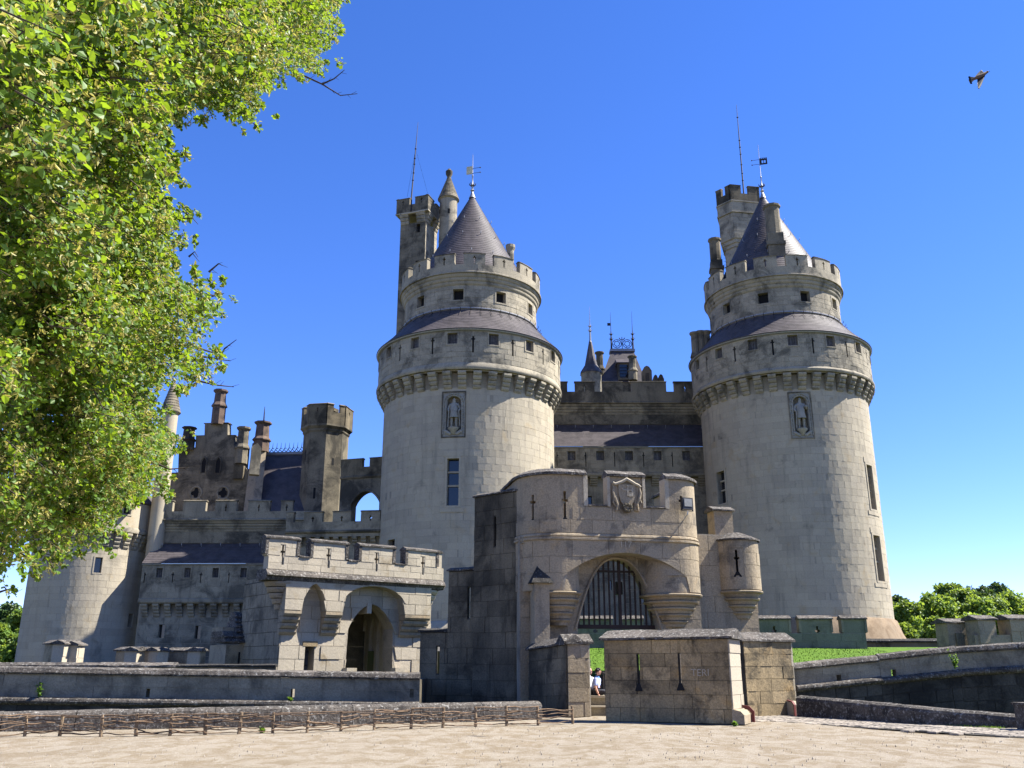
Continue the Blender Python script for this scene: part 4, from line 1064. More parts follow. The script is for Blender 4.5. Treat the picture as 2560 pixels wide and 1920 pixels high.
# ---- slate roof with cresting and its chimney gable
hb = thing('slate_roof_hall', 'long slate roof with spiked ridge between gable and octagonal turret', 'building', (P(700, 1250, 86).x, 86, 2.5))
Y = 84; a, b, c, d = P(622, 1300, Y), P(768, 1300, Y), P(768, 1134, Y + 6), P(654, 1137, Y + 6)
mb = MB(); mb.add([tuple(a), tuple(b), tuple(c), tuple(d), (a.x, a.y + 12, a.z), (b.x, b.y + 12, b.z)], [(0, 1, 2, 3), (3, 2, 5, 4), (0, 3, 4), (1, 5, 2), (0, 4, 5, 1)]); mb.build('roof', 'slate', hb)
mb = MB(); mb.box(a.x, b.x, Y + .2, Y + 11.8, 2.5, a.z - .02); mb.build('wall', 'stone_old', hb)
mb = MB(); mb.tube([d + Vector((0, 0, .05)), c + Vector((0, 0, .05))], .2, 8); mb.build('ridge', 'lead', hb)
for k in range(11):
    q = d.lerp(c, (k + .4) / 11); mb = MB(); x, y, zq = q.x, q.y, q.z + .2
    mb.tube([(x - .22, y, zq), (x + .05, y, zq + .45), (x + .2, y, zq + .4)], .05, 4); mb.tube([(x + .05, y, zq + .4), (x + .08, y, zq + 1.0)], [.04, .012], 4); mb.tube([(x + .2, y, zq + .05), (x - .05, y, zq + .3)], .035, 4)
    mb.build('ridge_spike', 'iron', hb)
g = Flat((P(625, 1250, 105).x, 105), (P(658, 1250, 108).x, 109)); mb = MB()
gp = [P(626, 1300, 83.7), P(648, 1300, 83.7), P(668, 1105, 88.5), P(650, 1105, 88.5)]
mb.add([tuple(q) for q in gp] + [(q.x - .9, q.y + .5, q.z) for q in gp], [(0, 1, 2, 3), (7, 6, 5, 4), (0, 4, 5, 1), (1, 5, 6, 2), (2, 6, 7, 3), (3, 7, 4, 0)]); mb.build('gable_coping', 'stone_warm', hb)
stack(hb, 652, 1130, 1056, 88.2, 1.2, 'brick_red', .36)
mb = MB(); q = P(637, 1150, 82.8); gx = Flat((q.x - .4, q.y), (q.x + .5, q.y + .3)); mb.poly(gx, [(0, zat(1185, 82.8)), (.9, zat(1185, 82.8)), (.9, zat(1118, 82.8)), (.5, zat(1106, 82.8)), (0, zat(1116, 82.8))], -.8, 0); mb.build('pinnacle', 'stone_grey', hb)
mast('hair-thin rod above the chimney of the slate hall', 659, 1060, 662, 1016, 88.3, ())
# ---- octagonal turret
p = P(812, 1150, 86.5); oc = thing('octagonal_turret', 'dark octagonal turret with battlemented head', 'turret', (p.x, p.y, 2.5))
r = 55 * 89.5 / FPX; mb = MB(); rot = .2
zo = lambda y: zat(y, 85.3)
mb.lathe(p.x, p.y, [(r, 2.5), (r, zo(1084)), (r * 1.05, zo(1080)), (r * 1.05, zo(1076)), (r * 1.16, zo(1070)), (r * 1.16, zo(1066))], 8, rot=rot); mb.build('wall', 'stone_old', oc)
for k in range(8):
    a0 = rot + k * math.pi / 4 - math.pi; a1 = a0 + math.pi / 4
    g = Flat((p.x + math.sin(a0) * r * 1.15, p.y - math.cos(a0) * r * 1.15), (p.x + math.sin(a1) * r * 1.15, p.y - math.cos(a1) * r * 1.15)); L = g.L
    mb = MB(); mb.slab(g, 0, L - .12, -.3, 0, zo(1067), zo(1036)); mb.build('parapet', 'stone_black', oc)
    if k % 2: parts = [(0, L - .13)]
    else: parts = [(0, L * .32), (L * .68, L - .13)]
    for x0, x1 in parts:
        mb = MB(); m = (x0 + x1) / 2
        slit_panel(mb, g, x0, x1, -.3, .003, zo(1036), zo(1018), [(m, zo(1036) + .02, zo(1026), .11, zo(1030))] if k % 2 else []); o = mb.build('merlon', 'stone_black', oc)
        mb = MB(); mb.extrude(g, gable_sec(-.3, 0, zo(1018), .16, .06, .05), x0 - .05, x1 + .05); mb.build('coping_stone', 'stone_old', o)
mb = MB(); mb.lathe(p.x, p.y, [(r * .5, zo(1024)), (r * .5, zo(1016)), (.1, zo(1008))], 8); mb.build('cap_roof', 'stone_black', oc)
for px, y0, y1 in ((791, 1223, 1250), (767, 1125, 1150), (836, 1148, 1165)):
    a = math.asin(max(-1, min(1, (px - 812) / 60))); k = math.floor((a - rot) / (math.pi / 4)); am = rot + (k + .5) * math.pi / 4
    ap = r * math.cos(math.pi / 8); nx_, ny_ = math.sin(am), -math.cos(am); g = Flat((p.x + nx_ * ap - ny_ * -1 * -2, p.y + ny_ * ap), (p.x + nx_ * ap, p.y + ny_ * ap)) if False else Flat((p.x + nx_ * ap + ny_ * 1.5, p.y + ny_ * ap - nx_ * 1.5), (p.x + nx_ * ap - ny_ * 1.5, p.y + ny_ * ap + nx_ * 1.5))
    mb = MB(); mb.slab(g, 1.4, 1.62, -.06, .012, zo(y1), zo(y0)); mb.build('slot_window', 'dark', oc)
# ---- bridge wall with pointed arch
F3 = Flat((P(850, 1200, 80).x, 80.3), (P(960, 1200, 79).x, 79)); h3 = lambda y, x=900: F3.hit(x, y)[1]
br = thing('arch_wall', 'battlemented wall pierced by a big pointed arch showing sky', 'wall', (F3(3, 0, 0)[0], 80, 2.5))
a, b = F3.hit(877, 1270)[0], F3.hit(951, 1270)[0]; m = (a + b) / 2; hw = (b - a) / 2; zs, za = h3(1262), h3(1228)
def parch(s):
    t = min(abs(s - m) / hw, 1); return zs + (za - zs) * max(0, 1 - t ** 1.9) ** .8 if t < 1 else 0
mb = MB(); zt_ = h3(1196); mb.slab(F3, 0, a, -1, 0, 2.5, zt_); mb.slab(F3, a, b, -1, 0, parch, zt_, 20); mb.slab(F3, b, F3.L + .5, -1, 0, 2.5, zt_); mb.build('wall', 'stone_old', br)
mb = MB(); mb.tube([F3(a + (b - a) * i / 24, .02, parch(a + (b - a) * min(max(i, .1), 23.9) / 24) + .05) for i in range(25)], .12, 5); mb.build('arch_moulding', 'stone_old', br)
mb = MB(); row(mb, F3, 0, F3.L + .5, [(-1.1, zt_), (.1, zt_), (.16, zt_ + .15), (.05, zt_ + .3), (-1.1, zt_ + .3)]); mb.slab(F3, 0, F3.L + .5, -.4, .06, zt_ + .3, h3(1168)); mb.build('parapet', 'stone_black', br)
for x0, x1 in ((853, 906), (925, 962)):
    u0, u1 = F3.hit(x0, 1155)[0], F3.hit(x1, 1155)[0]; mb = MB(); mb.slab(F3, u0, u1, -.4, .065, h3(1168), h3(1148)); o = mb.build('merlon', 'stone_black', br)
    mb = MB(); mb.extrude(F3, gable_sec(-.4, .06, h3(1148), .14, .06, .05), u0 - .05, u1 + .05); mb.build('coping_stone', 'stone_old', o)
# ================================================================ small gatehouse (left)
a = P(706, 1500, 46); b = P(1078, 1500, 51.3)
F = Flat((a.x, a.y), (b.x, b.y)); L = F.L; hit = F.hit
sg = thing('small_gatehouse', 'pale sunlit gatehouse with stepped battlement and deep arched doorway', 'gatehouse', (F(L / 2, 0, 0)[0], F(L / 2, 0, 0)[1], .5))
PJ = .62                                   # projection of the upper storey
U = lambda x, y: F.hit(x, y, PJ)
z_cord = U(900, 1452)[1]; z_par0 = z_cord + .12
z_arch0 = U(780, 1527)[1]                  # under side of the hanging piers
z_base = -.5
# main wall, set back: doorway arch and little door
dm0, dm1 = hit(864, 1600)[0], hit(986, 1600)[0]; dz = hit(925, 1511)[1]; dzs = hit(925, 1590)[1]; dmid = (dm0 + dm1) / 2; dhw = (dm1 - dm0) / 2
def door_arch(s):
    t = abs(s - dmid) / dhw
    if t >= 1: return z_base
    return dzs + (dz - dzs) * max(1 - t ** 1.75, 0) ** .72
sm0, sm1 = hit(760, 1640)[0], hit(785, 1640)[0]; smz = hit(772, 1616)[1]
zt_ = z_cord
mb = MB()
mb.slab(F, 0, sm0, -1.0, 0, z_base, zt_); mb.slab(F, sm0, sm1, -1.0, 0, smz, zt_); mb.slab(F, sm1, dm0, -1.0, 0, z_base, zt_)
mb.slab(F, dm0, dm1, -1.0, 0, door_arch, zt_, 24); mb.slab(F, dm1, L, -1.0, 0, z_base, zt_); mb.build('front_wall', 'mortar', sg)
ashlar(sg, F, 0, L, z_base, zt_ - .05, .62, 1.05, 'stone_gate_pale', [(sm0, sm1, z_base, smz)], .04, .025, 160, 51, arch=door_arch, tint=.14, vary=.03)
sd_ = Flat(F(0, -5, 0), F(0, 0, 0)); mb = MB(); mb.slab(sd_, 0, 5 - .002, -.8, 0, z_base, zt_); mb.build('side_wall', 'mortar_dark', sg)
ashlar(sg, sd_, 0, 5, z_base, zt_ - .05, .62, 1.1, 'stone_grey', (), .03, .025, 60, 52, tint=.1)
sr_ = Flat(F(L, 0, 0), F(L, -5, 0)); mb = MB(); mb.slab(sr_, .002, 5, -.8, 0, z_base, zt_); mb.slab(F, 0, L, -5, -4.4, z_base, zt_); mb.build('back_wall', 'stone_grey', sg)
mb = MB(); mb.slab(F, .05, L - .05, -5, -.5, zt_ - .02, zt_ + .2); mb.build('roof_slab', 'stone_grey', sg)
mb = MB(); mb.slab(F, sm0, sm1, -.75, -.65, z_base, smz); dr = mb.build('side_door', 'door_wood', sg)
mb = MB()
for zz_ in (smz - .25, smz - .9): mb.slab(F, sm0 + .04, sm1 - .04, -.65, -.62, zz_ - .03, zz_ + .03)
mb.build('strap_hinge', 'iron', dr)
mb = MB(); mb.slab(F, sm0 - .12, sm1 + .12, -.1, .075, smz, smz + .25); mb.build('lintel', 'stone_brown', sg)
# passage behind the arch: right jamb with blind lancets, left jamb and vault with shade put into black stone
jw = Flat(F(dm1 - .05, -1.0, 0), F(dm1 - 1.1, -4.6, 0))
jr = Flat(F(dm1 + .35, -4.4, 0), F(dm1 + .3, -1.0, 0)); ztp = dz + .3
mb = MB(); mb.slab(jr, 0, jr.L, -.3, -.12, z_base, ztp); mb.build('passage_wall', 'stone_gate_pale', sg)
for i in range(4):
    x0 = jr.L * (.04 + .25 * i); x1 = x0 + jr.L * .07; mb = MB(); mb.slab(jr, x0, x1, -.14, .08, z_base, dz - .25); mb.build('rib', 'stone_gate_pale', sg)
    if i < 3:
        c0, c1 = x1, jr.L * (.04 + .25 * (i + 1)); cm = (c0 + c1) / 2
        la = lambda s, c0=c0, c1=c1, cm=cm: dz - 1.3 + .75 * (1 - (abs(s - cm) / ((c1 - c0) / 2)) ** 1.7)
        mb = MB(); mb.slab(jr, c0, c1, -.13, .07, la, dz - .22, 8); mb.build('lancet_head', 'stone_gate_pale', sg)
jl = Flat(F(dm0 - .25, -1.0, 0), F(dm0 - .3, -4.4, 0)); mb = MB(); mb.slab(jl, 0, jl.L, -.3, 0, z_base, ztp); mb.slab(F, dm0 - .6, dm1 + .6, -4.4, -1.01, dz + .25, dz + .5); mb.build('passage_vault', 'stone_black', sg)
# end of the passage, shade painted by black stone, with a lit window slot
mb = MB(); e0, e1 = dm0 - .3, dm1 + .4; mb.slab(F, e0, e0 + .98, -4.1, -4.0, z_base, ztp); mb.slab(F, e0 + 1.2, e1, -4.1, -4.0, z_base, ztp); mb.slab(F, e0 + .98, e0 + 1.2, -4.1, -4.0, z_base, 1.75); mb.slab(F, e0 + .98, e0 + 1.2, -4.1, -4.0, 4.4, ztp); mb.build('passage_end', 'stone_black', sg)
mb = MB(); q = hit(921, 1519); mb.slab(F, q[0] - .13, q[0] + .13, -.9, .12, q[1] - .3, q[1] + .22); mb.build('keystone', 'stone_gate_pale', sg)
for px in (868, 988):
    q = hit(px, 1675); mb = MB(); mb.slab(F, q[0] - .28, q[0] + .28, .04, .5, z_base, q[1] + .1); mb.build('guard_stone', 'stone_gate_pale', sg)
# upper storey on piers: front face pierced by one narrow and one wide arch
p1 = U(712, 1500)[0], U(757, 1500)[0]; n0, n1 = U(756, 1510)[0], U(815, 1510)[0]; w0, w1 = U(858, 1510)[0], U(1012, 1510)[0]; pe = U(1077, 1500)[0]
nz = U(787, 1459)[1]; nsp = U(787, 1512)[1]; wz = U(935, 1466)[1]; wsp = U(935, 1508)[1]
nm, wm = (n0 + n1) / 2, (w0 + w1) / 2
def hang(s):
    if n0 < s < n1:
        t = abs(s - nm) / (n1 - n0) * 2; return nsp + (nz - nsp) * max(1 - t ** 1.6, 0) ** .75
    if w0 < s < w1:
        t = abs(s - wm) / (w1 - w0) * 2; return wsp + (wz - wsp) * max(1 - t ** 2.2, 0) ** .6
    return z_arch0
mb = MB()
cuts = [p1[0], n0, n1, w0, w1, pe]
for i, (x, y) in enumerate(zip(cuts, cuts[1:])):
    if i % 2: mb.slab(F, x, y, .02, PJ, hang, z_cord, 22)
    else: mb.slab(F, x, y, .02, PJ, z_arch0, z_cord)
mb.build('arch_screen', 'mortar', sg)
class _S:
    def __init__(s, f, d): s.f, s.d = f, d
    def __call__(s, a, d, z): return s.f(a, d + s.d, z)
    def cols(s, a, b): return s.f.cols(a, b)
UF = _S(F, PJ)
ashlar(sg, UF, cuts[0], cuts[-1], z_arch0, z_cord - .02, .6, 1.2, 'stone_gate_pale', (), .03, .022, 80, 53, arch=hang, tint=.12, vary=.02)
ang = math.atan2(F.dir.y, F.dir.x)
for x, y in ((cuts[0], n0), (n1, w0), (w1, pe)):
    me = corbel_mesh('pier_corbel', y - x - .04, PJ, 1.15, 4, 'stone_warm'); place(me, 'corbel', sg, F((x + y) / 2, 0.03, z_arch0 + .0), ang)
# cordon, parapet and merlons; left corner is carried out on a corner corbel
e0, e1 = U(667, 1430)[0], U(1107, 1430)[0]
mb = MB(); row(mb, F, e0 - .05, e1 + .05, [(-.5, z_cord - .22), (PJ + .02, z_cord - .22), (PJ + .1, z_cord - .05), (PJ + .24, z_cord), (PJ + .2, z_cord + .1), (PJ, z_cord + .3), (-.5, z_cord + .3)], 8); mb.build('cordon', 'coping', sg)
for sx, dr_ in ((e1, -1),):
    g = Flat(F(sx - (.05 if dr_ > 0 else -.05) , -3.2, 0), F(sx - (.05 if dr_ > 0 else -.05), PJ, 0)) if dr_ > 0 else Flat(F(sx + .05, PJ, 0), F(sx + .05, -3.2, 0))
    mb = MB(); row(mb, g, 0, g.L, [(-.6, z_cord - .22), (.02, z_cord - .22), (.16, z_cord), (.12, z_cord + .1), (0, z_cord + .3), (-.6, z_cord + .3)]); mb.build('cordon', 'coping', sg)
    mb = MB(); mb.slab(g, 0, g.L - .003, -.45, -.003, z_cord + .28, U(900, 1406)[1]); mb.build('parapet', 'stone_gate_pale', sg)
    for k in range(2):
        mb = MB(); mb.slab(g, .2 + k * 2.0, 1.5 + k * 2.0, -.45, 0, U(900, 1406)[1], U(900, 1364)[1]); o = mb.build('merlon', 'stone_gate_pale', sg)
        mb = MB(); mb.extrude(g, gable_sec(-.45, 0, U(900, 1364)[1], .16, .07, .06), .15 + k * 2, 1.55 + k * 2); mb.build('coping_stone', 'coping', o)
for cx_, cnt in ((e0, 5), (e1, 4)):
    for k in range(cnt):
        z1 = z_cord - .23 - k * .27; w = .72 - k * .13; mb = MB(); c = F(cuts[0] if cx_ == e0 else cuts[-1], -.1, 0)
        mb.lathe(c[0], c[1], [(.1, z1 - .25), (w * .95, z1 - .25), (w * 1.08, z1 - .12), (w * 1.08, z1 - .02), (.1, z1 - .02)], 14); mb.build('corner_corbel', 'stone_warm' if cx_ == e0 else 'stone_gate_pale', sg)
zc_ = lambda px: U(px, {1: 1393}.get(0, 1395))[1]
zcr, zme = U(760, 1394)[1], U(720, 1349)[1]
ashlar(sg, UF, e0 + .02, e1 - .02, z_cord + .3, zcr - .02, .4, .9, 'stone_gate_pale', [(U(q, 1400)[0] - .06, U(q, 1400)[0] + .06, zcr - .43, zcr) for q in (707, 822, 942, 1058)], .02, .014, 40, 55, tint=.1, vary=.008)
mb = MB(); mb.slab(F, e0, e1, PJ - .5, PJ - .003, z_cord + .28, zcr); mb.build('parapet', 'stone_gate_pale', sg)
for (x0, x1, sx) in ((667, 746, 707), (780, 868, 822), (901, 986, 942), (1017, 1094, 1058)):
    u0, u1, us = U(x0, 1370)[0], U(x1, 1370)[0], U(sx, 1380)[0]; mb = MB()
    slit_panel(mb, F, u0, u1, PJ - .5, PJ, zcr, zme, [(us, zcr + .0, zme - .28, .1, zme - .62)], random.uniform(-.04, .08)); o = mb.build('merlon', 'stone_gate_pale', sg)
    ashlar(o, UF, u0 + .09, u1 - .09, zcr + .02, zme - .01, .42, .75, 'stone_gate_pale', [(us - .13, us + .13, zcr - .5, zme - .26)], .02, .014, 12, int(x0), tint=.1, vary=.008)
    mb = MB(); mb.extrude(F, gable_sec(PJ - .5, PJ, zme, .2, .1, .08), u0 - .1, u1 + .1, 4, 0, .01); mb.build('coping_stone', 'coping', o)
    for e_ in (u0, u1):
        mb = MB(); mb.slab(F, e_ - .08, e_ + .08, PJ - .52, PJ + .05, zcr + .06, zme); mb.build('edge_moulding', 'coping', o)
    mb = MB(); mb.slab(F, us - .05, us + .05, PJ - .2, PJ + .004, zcr - .42, zcr - .01); mb.build('arrow_slit', 'dark', o)
for (x0, x1) in ((746, 780), (868, 901), (986, 1017)):
    u0, u1 = U(x0, 1390)[0], U(x1, 1390)[0]; mb = MB(); mb.extrude(F, gable_sec(PJ - .5, PJ, zcr, .12, .08, .05), u0 + .08, u1 - .08, 2, 0, .01); mb.build('sill_stone', 'coping', sg)
mb = MB(); mb.slab(F, .3, L - .3, -3.2, -3.0, zt_, zme - .5); mb.build('rear_parapet', 'stone_grey', sg)

# ================================================================ main gatehouse
A = P(1310, 1345, 36.2); B = P(1766, 1345, 37.8)
F = Flat((A.x, A.y), (B.x, B.y)); L = F.L; hit = F.hit
mg = thing('main_gatehouse', 'weathered beige gatehouse with crest, corbelled corners and raised portcullis', 'gatehouse', (F(L / 2, 0, 0)[0], F(L / 2, 0, 0)[1], 0))
z_cord = hit(1560, 1346)[1]; z_cren = hit(1500, 1266)[1]; z_mer = hit(1560, 1193)[1]
ringL, ringR = hit(1409, 1476)[1], hit(1701, 1482)[1]
sL, rL, cornerL = hit(1409, 1440)[0], .86, hit(1409, 1340)[0]
sR = hit(1702, 1440)[0]; rR = L - sR
# plan of the upper storey
pts = [F(0, -4.6, 0), F(0, -cornerL, 0)]
for i in range(1, 9): t = i / 8 * math.pi / 2; pts.append(F(cornerL - cornerL * math.cos(t), -cornerL + cornerL * math.sin(t), 0))
pts.append(F(sR, 0, 0))
for i in range(1, 9): t = i / 8 * math.pi / 2; pts.append(F(sR + rR * math.sin(t), -rR + rR * math.cos(t), 0))
pts.append(F(L, -4.6, 0))
PT = Path(pts); s_front0 = PT.s[9]; off = s_front0 - cornerL          # path s = flat s + off on the straight part
f2p = lambda s: s + off
# segmental arch of the upper storey
ax0, ax1 = hit(1407, 1441)[0], hit(1724, 1452)[0]; az0 = hit(1409, 1443)[1]; azt = hit(1567, 1383)[1]
am, ah = (ax0 + ax1) / 2, (ax1 - ax0) / 2; Rr = (ah * ah + (azt - az0) ** 2) / (2 * (azt - az0))
seg = lambda s: azt - Rr + math.sqrt(max(Rr * Rr - (s - am) ** 2, 0))
def under(sp):
    s = sp - off
    if ax0 < s < ax1: return seg(s)
    return ringL
mb = MB(); TH_ = .75
mb.slab(PT, 0, f2p(ax0), -TH_, 0, ringL, z_cord, 14); mb.slab(PT, f2p(ax0), f2p(ax1), -TH_, 0, under, z_cord, 26); mb.slab(PT, f2p(ax1), PT.L, -TH_, 0, ringL, z_cord, 12)
mb.build('arch_storey', 'mortar', mg)
ashlar(mg, PT, .1, PT.L - .1, ringL + .02, z_cord - .12, .62, 1.2, 'stone_warm', (), .03, .016, 200, 61, arch=under, tint=.08, vary=.008)
# corner turrets carried on stepped corbels
for s0, r, ring, nt, mat in ((sL, rL, ringL, 5, 'stone_warm'), (sR, rR, ringR, 5, 'stone_warm')):
    c = F(s0, -r, 0); mb = MB(); mb.lathe(c[0], c[1], [(r - .004, ring), (r - .004, azt + .1)], 32); mb.build('turret_wall', mat, mg, smooth=True)
    zb_ = hit(1409, 1562)[1]; h = (ring - zb_) / nt
    for k in range(nt):
        zk = ring - h * k; rk = r * (1 - .135 * k) + .05; mb = MB()
        mb.lathe(c[0], c[1], [(rk * .78, zk - h), (rk * .84, zk - h), (rk * .9, zk - h * .55), (rk + .015, zk - h * .42), (rk + .05, zk - h * .2), (rk + .02, zk - .02), (rk * .8, zk - .01)], 32, tint=random.uniform(-.06, .06)); mb.build('corbel_ring', mat, mg, smooth=True)
# cordon
mb = MB(); mb.extrude(PT, [(-.3, z_cord - .14), (.02, z_cord - .14), (.09, z_cord - .10), (.09, z_cord - .02), (.03, z_cord), (.07, z_cord + .05), (.05, z_cord + .12), (.0, z_cord + .16), (-.3, z_cord + .16)], .05, PT.L - .05, 60); mb.build('cordon', 'stone_warm', mg)
# parapet with slits, merlons
def pp(px, py): return f2p(hit(px, py)[0])
g0, g1, g2, g3 = pp(1464, 1240), pp(1521, 1240), pp(1609, 1240), pp(1667, 1240)
zs0 = hit(1400, 1290)[1]
sl_ = [(pp(1412, 1260), hit(1412, 1293)[1], hit(1412, 1228)[1], .11, hit(1412, 1251)[1]), (PT.s[5], hit(1345, 1293)[1], hit(1345, 1232)[1], .11, hit(1345, 1251)[1])]
zlo = min(s[1] for s in sl_) - .03
mb = MB(); mb.slab(PT, .05, PT.L - .05, -.5, 0, z_cord + .15, zlo, 60); mb.slab(PT, g0, g3, -.5, -.001, zlo, z_cren, 6); mb.build('parapet', 'stone_warm', mg)
ashlar(mg, PT, .1, PT.L - .1, z_cord + .17, z_cren - .03, .55, 1.2, 'stone_warm', [(s[0] - .32, s[0] + .32, s[1] - .05, s[2]) for s in sl_] + [(PT.L - 4.9, PT.L - .1, zlo, 99), (0, PT.s[4], zlo, 99)], .02, .014, 60, 62, tint=.08, vary=.006)
zr_ = PT.s[-4]; srs = [(pp(1704, 1260), zlo + .02, hit(1704, 1240)[1], .1, hit(1704, 1252)[1]), (PT.s[-3], zlo + .02, hit(1760, 1244)[1], .1, hit(1760, 1265)[1])]
for x0, x1, sl2, lab in ((.1, g0, sl_, None), (g3, PT.L - .1, srs, None)):
    mb = MB(); slit_panel(mb, PT, x0, x1, -.5, .004, zlo, z_mer, sl2); o = mb.build('merlon', 'stone_warm', mg)
    coping_run(o, PT, x0 - .05, x1 + .05, gable_sec(-.5, 0, z_mer, .3, .12, .1), 'coping', 1.1, 4, .012, .012, 5)
    mb = MB(); xe = x1 if x1 == g0 else x0; mb.slab(PT, xe - .09, xe + .09, -.52, .03, z_cren, z_mer); mb.build('edge_moulding', 'stone_gate_pale', o)
    for s in sl2:
        q = [(-.17, -.22), (.17, -.22), (.05, 0), (-.05, 0)]; mb = MB(); mb.add([PT(s[0] + x, .012, s[1] + y) for x, y in q], [(0, 1, 2, 3)]); mb.add([PT(s[0] + x, -.3, s[1] + y) for x, y in q], [(0, 1, 2, 3)]); mb.slab(PT, s[0] - .16, s[0] + .16, -.3, .008, s[1] - .23, s[1] - .2); mb.build('slit_foot', 'dark', o)
mb = MB(); mb.slab(PT, g1, g2, -.5, .006, z_cren, z_mer, 2); cm_ = mb.build('merlon', 'stone_warm', mg, label='middle merlon carrying the carved coat of arms')
coping_run(cm_, PT, g1 - .08, g2 + .08, gable_sec(-.5, 0, z_mer, .3, .14, .1), 'coping', .8, 4, .012, .012, 6)
mb = MB(); mb.slab(PT, g1 - .06, g1 + .06, -.5, .07, z_cren, z_mer); mb.slab(PT, g2 - .06, g2 + .06, -.5, .07, z_cren, z_mer); mb.build('edge_moulding', 'stone_gate_pale', cm_)
for x0, x1 in ((g0, g1), (g2, g3)):
    mb = MB(); mb.extrude(PT, gable_sec(-.5, 0, z_cren, .13, .07, .05), x0 + .1, x1 - .07, 5, 0, .012); mb.build('sill_stone', 'coping', mg)
# carved coat of arms: draped canopy, shield, supporters
cs = (g1 + g2) / 2; zc = (z_cren + z_mer) / 2
SH = lambda s, d, z: PT(cs + s, d, zc + z)
mb = MB(); mb.poly(SH, [(-.36, .30), (.36, .30), (.36, -.1), (.28, -.4), (.12, -.62), (0, -.72), (-.12, -.62), (-.28, -.4), (-.36, -.1)], .03, .14); shd = mb.build('coat_of_arms', 'stone_warm', cm_)
mb = MB(); mb.tube([SH(x, .14, z) for x, z in ((-.6, .36), (-.5, .3), (-.38, .34), (-.2, .4), (0, .52), (.2, .42), (.36, .33), (.5, .28), (.6, .2))], [.05, .06, .06, .07, .08, .07, .06, .06, .04], 6); mb.build('canopy_fold', 'stone_gate_pale', shd)
for k in (-1, 1):
    mb = MB()
    mb.poly(SH, [(k * .6, .34), (k * .38, .3), (k * .34, -.2), (k * .3, -.75), (k * .52, -.8), (k * .6, -.3)], .01, .08)
    mb.tube([SH(k * .55, .1, .2), SH(k * .58, .12, -.05), SH(k * .52, .13, -.3), SH(k * .42, .13, -.55), SH(k * .48, .12, -.8)], [.04, .06, .07, .06, .03], 6)
    mb.tube([SH(k * .62, .09, .05), SH(k * .5, .12, -.2), SH(k * .6, .12, -.45), SH(k * .5, .1, -.62)], [.03, .05, .05, .03], 6); mb.build('drapery', 'stone_warm', shd)
mb = MB(); mb.slab(SH, .0, .05, .135, .175, -.18, .18); mb.slab(SH, -.2, .22, .135, .17, .04, .09); mb.slab(SH, .07, .26, .135, .17, -.2, -.1); mb.slab(SH, .2, .26, .135, .17, -.1, .17); mb.slab(SH, .09, .12, .135, .17, -.1, -.02); mb.slab(SH, .15, .18, .135, .17, -.1, -.02); mb.ball(SH(.02, .15, .24), .05, 6); mb.ball(SH(-.2, .15, .12), .04, 6); mb.build('shield_charge', 'stone_gate_pale', shd)
mb = MB()
for k in range(9): mb.ball(SH(.16 * math.cos(k * .7), .13, -.66 + .13 * math.sin(k * .7)), .085, 6)
mb.build('carved_foliage', 'stone_black', shd)
ang = math.atan2(F.dir.y, F.dir.x)
q = F(hit(1563, 1368)[0], .048, hit(1563, 1369)[1]); text_mesh('117', .36, .014, 'carved_number', 'stone_gate_pale', mg, q, (rad(90), 0, ang))
# recessed gate wall with pointed arch
RC = -.95; Rw = _S(F, RC); rh = lambda x, y: F.hit(x, y, RC)
pa0, pa1 = rh(1438, 1575)[0], rh(1654, 1575)[0]; pm = rh(1541, 1400)[0]; paz = rh(1540, 1396)[1]; pz0 = rh(1540, 1577)[1]
def point(s):
    if s <= pa0 or s >= pa1: return 0
    t = (pm - s) / (pm - pa0) if s < pm else (s - pm) / (pa1 - pm)
    return pz0 + (paz - pz0) * max(1 - t ** 2.5, 0)
zt2 = z_cord + .1
mb = MB(); mb.slab(Rw, .02, pa0, -.9, 0, 0, zt2); mb.slab(Rw, pa0, pa1, -.9, 0, point, zt2, 30); mb.slab(Rw, pa1, L - .02, -.9, 0, 0, zt2); mb.build('gate_wall', 'mortar', mg)
ashlar(mg, Rw, .05, L - .05, .05, zt2 - .3, .6, 1.1, 'stone_warm', (), .03, .016, 120, 63, arch=point, tint=.08)
mb = MB(); mb.tube([Rw(pa0 + (pa1 - pa0) * i / 30, .06, point(pa0 + (pa1 - pa0) * min(max(i, .12), 29.88) / 30)) for i in range(31)], .055, 6); mb.build('arch_moulding', 'stone_warm', mg)
# side walls and rear of the gatehouse
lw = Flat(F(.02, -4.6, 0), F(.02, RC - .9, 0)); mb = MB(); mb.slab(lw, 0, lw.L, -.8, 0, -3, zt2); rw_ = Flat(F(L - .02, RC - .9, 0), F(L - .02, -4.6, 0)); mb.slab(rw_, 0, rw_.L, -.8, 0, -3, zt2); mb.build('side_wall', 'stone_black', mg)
mb = MB(); mb.slab(F, .1, L - .1, -4.6, -.8, z_cord - .2, z_cord + .05); mb.build('roof_slab', 'stone_grey', mg)
# buttress with dark stone cap on the left corner
bs = rh(1341, 1520)[0]; mb = MB(); mb.slab(Rw, bs - .27, bs + .33, -.3, .85, -2, rh(1341, 1462)[1]); mb.build('buttress', 'stone_warm', mg)
mb = MB(); zb0, zb1 = rh(1341, 1462)[1], rh(1341, 1402)[1]
bp = [Rw(bs - .42, 1.02, zb0), Rw(bs + .45, 1.02, zb0), Rw(bs + .45, -.5, zb0), Rw(bs - .42, -.5, zb0), Rw(bs + .02, .45, zb1)]
mb.add(bp, [(0, 1, 4), (1, 2, 4), (2, 3, 4), (3, 0, 4), (3, 2, 1, 0)]); mb.build('buttress_cap', 'coping_dark', mg)
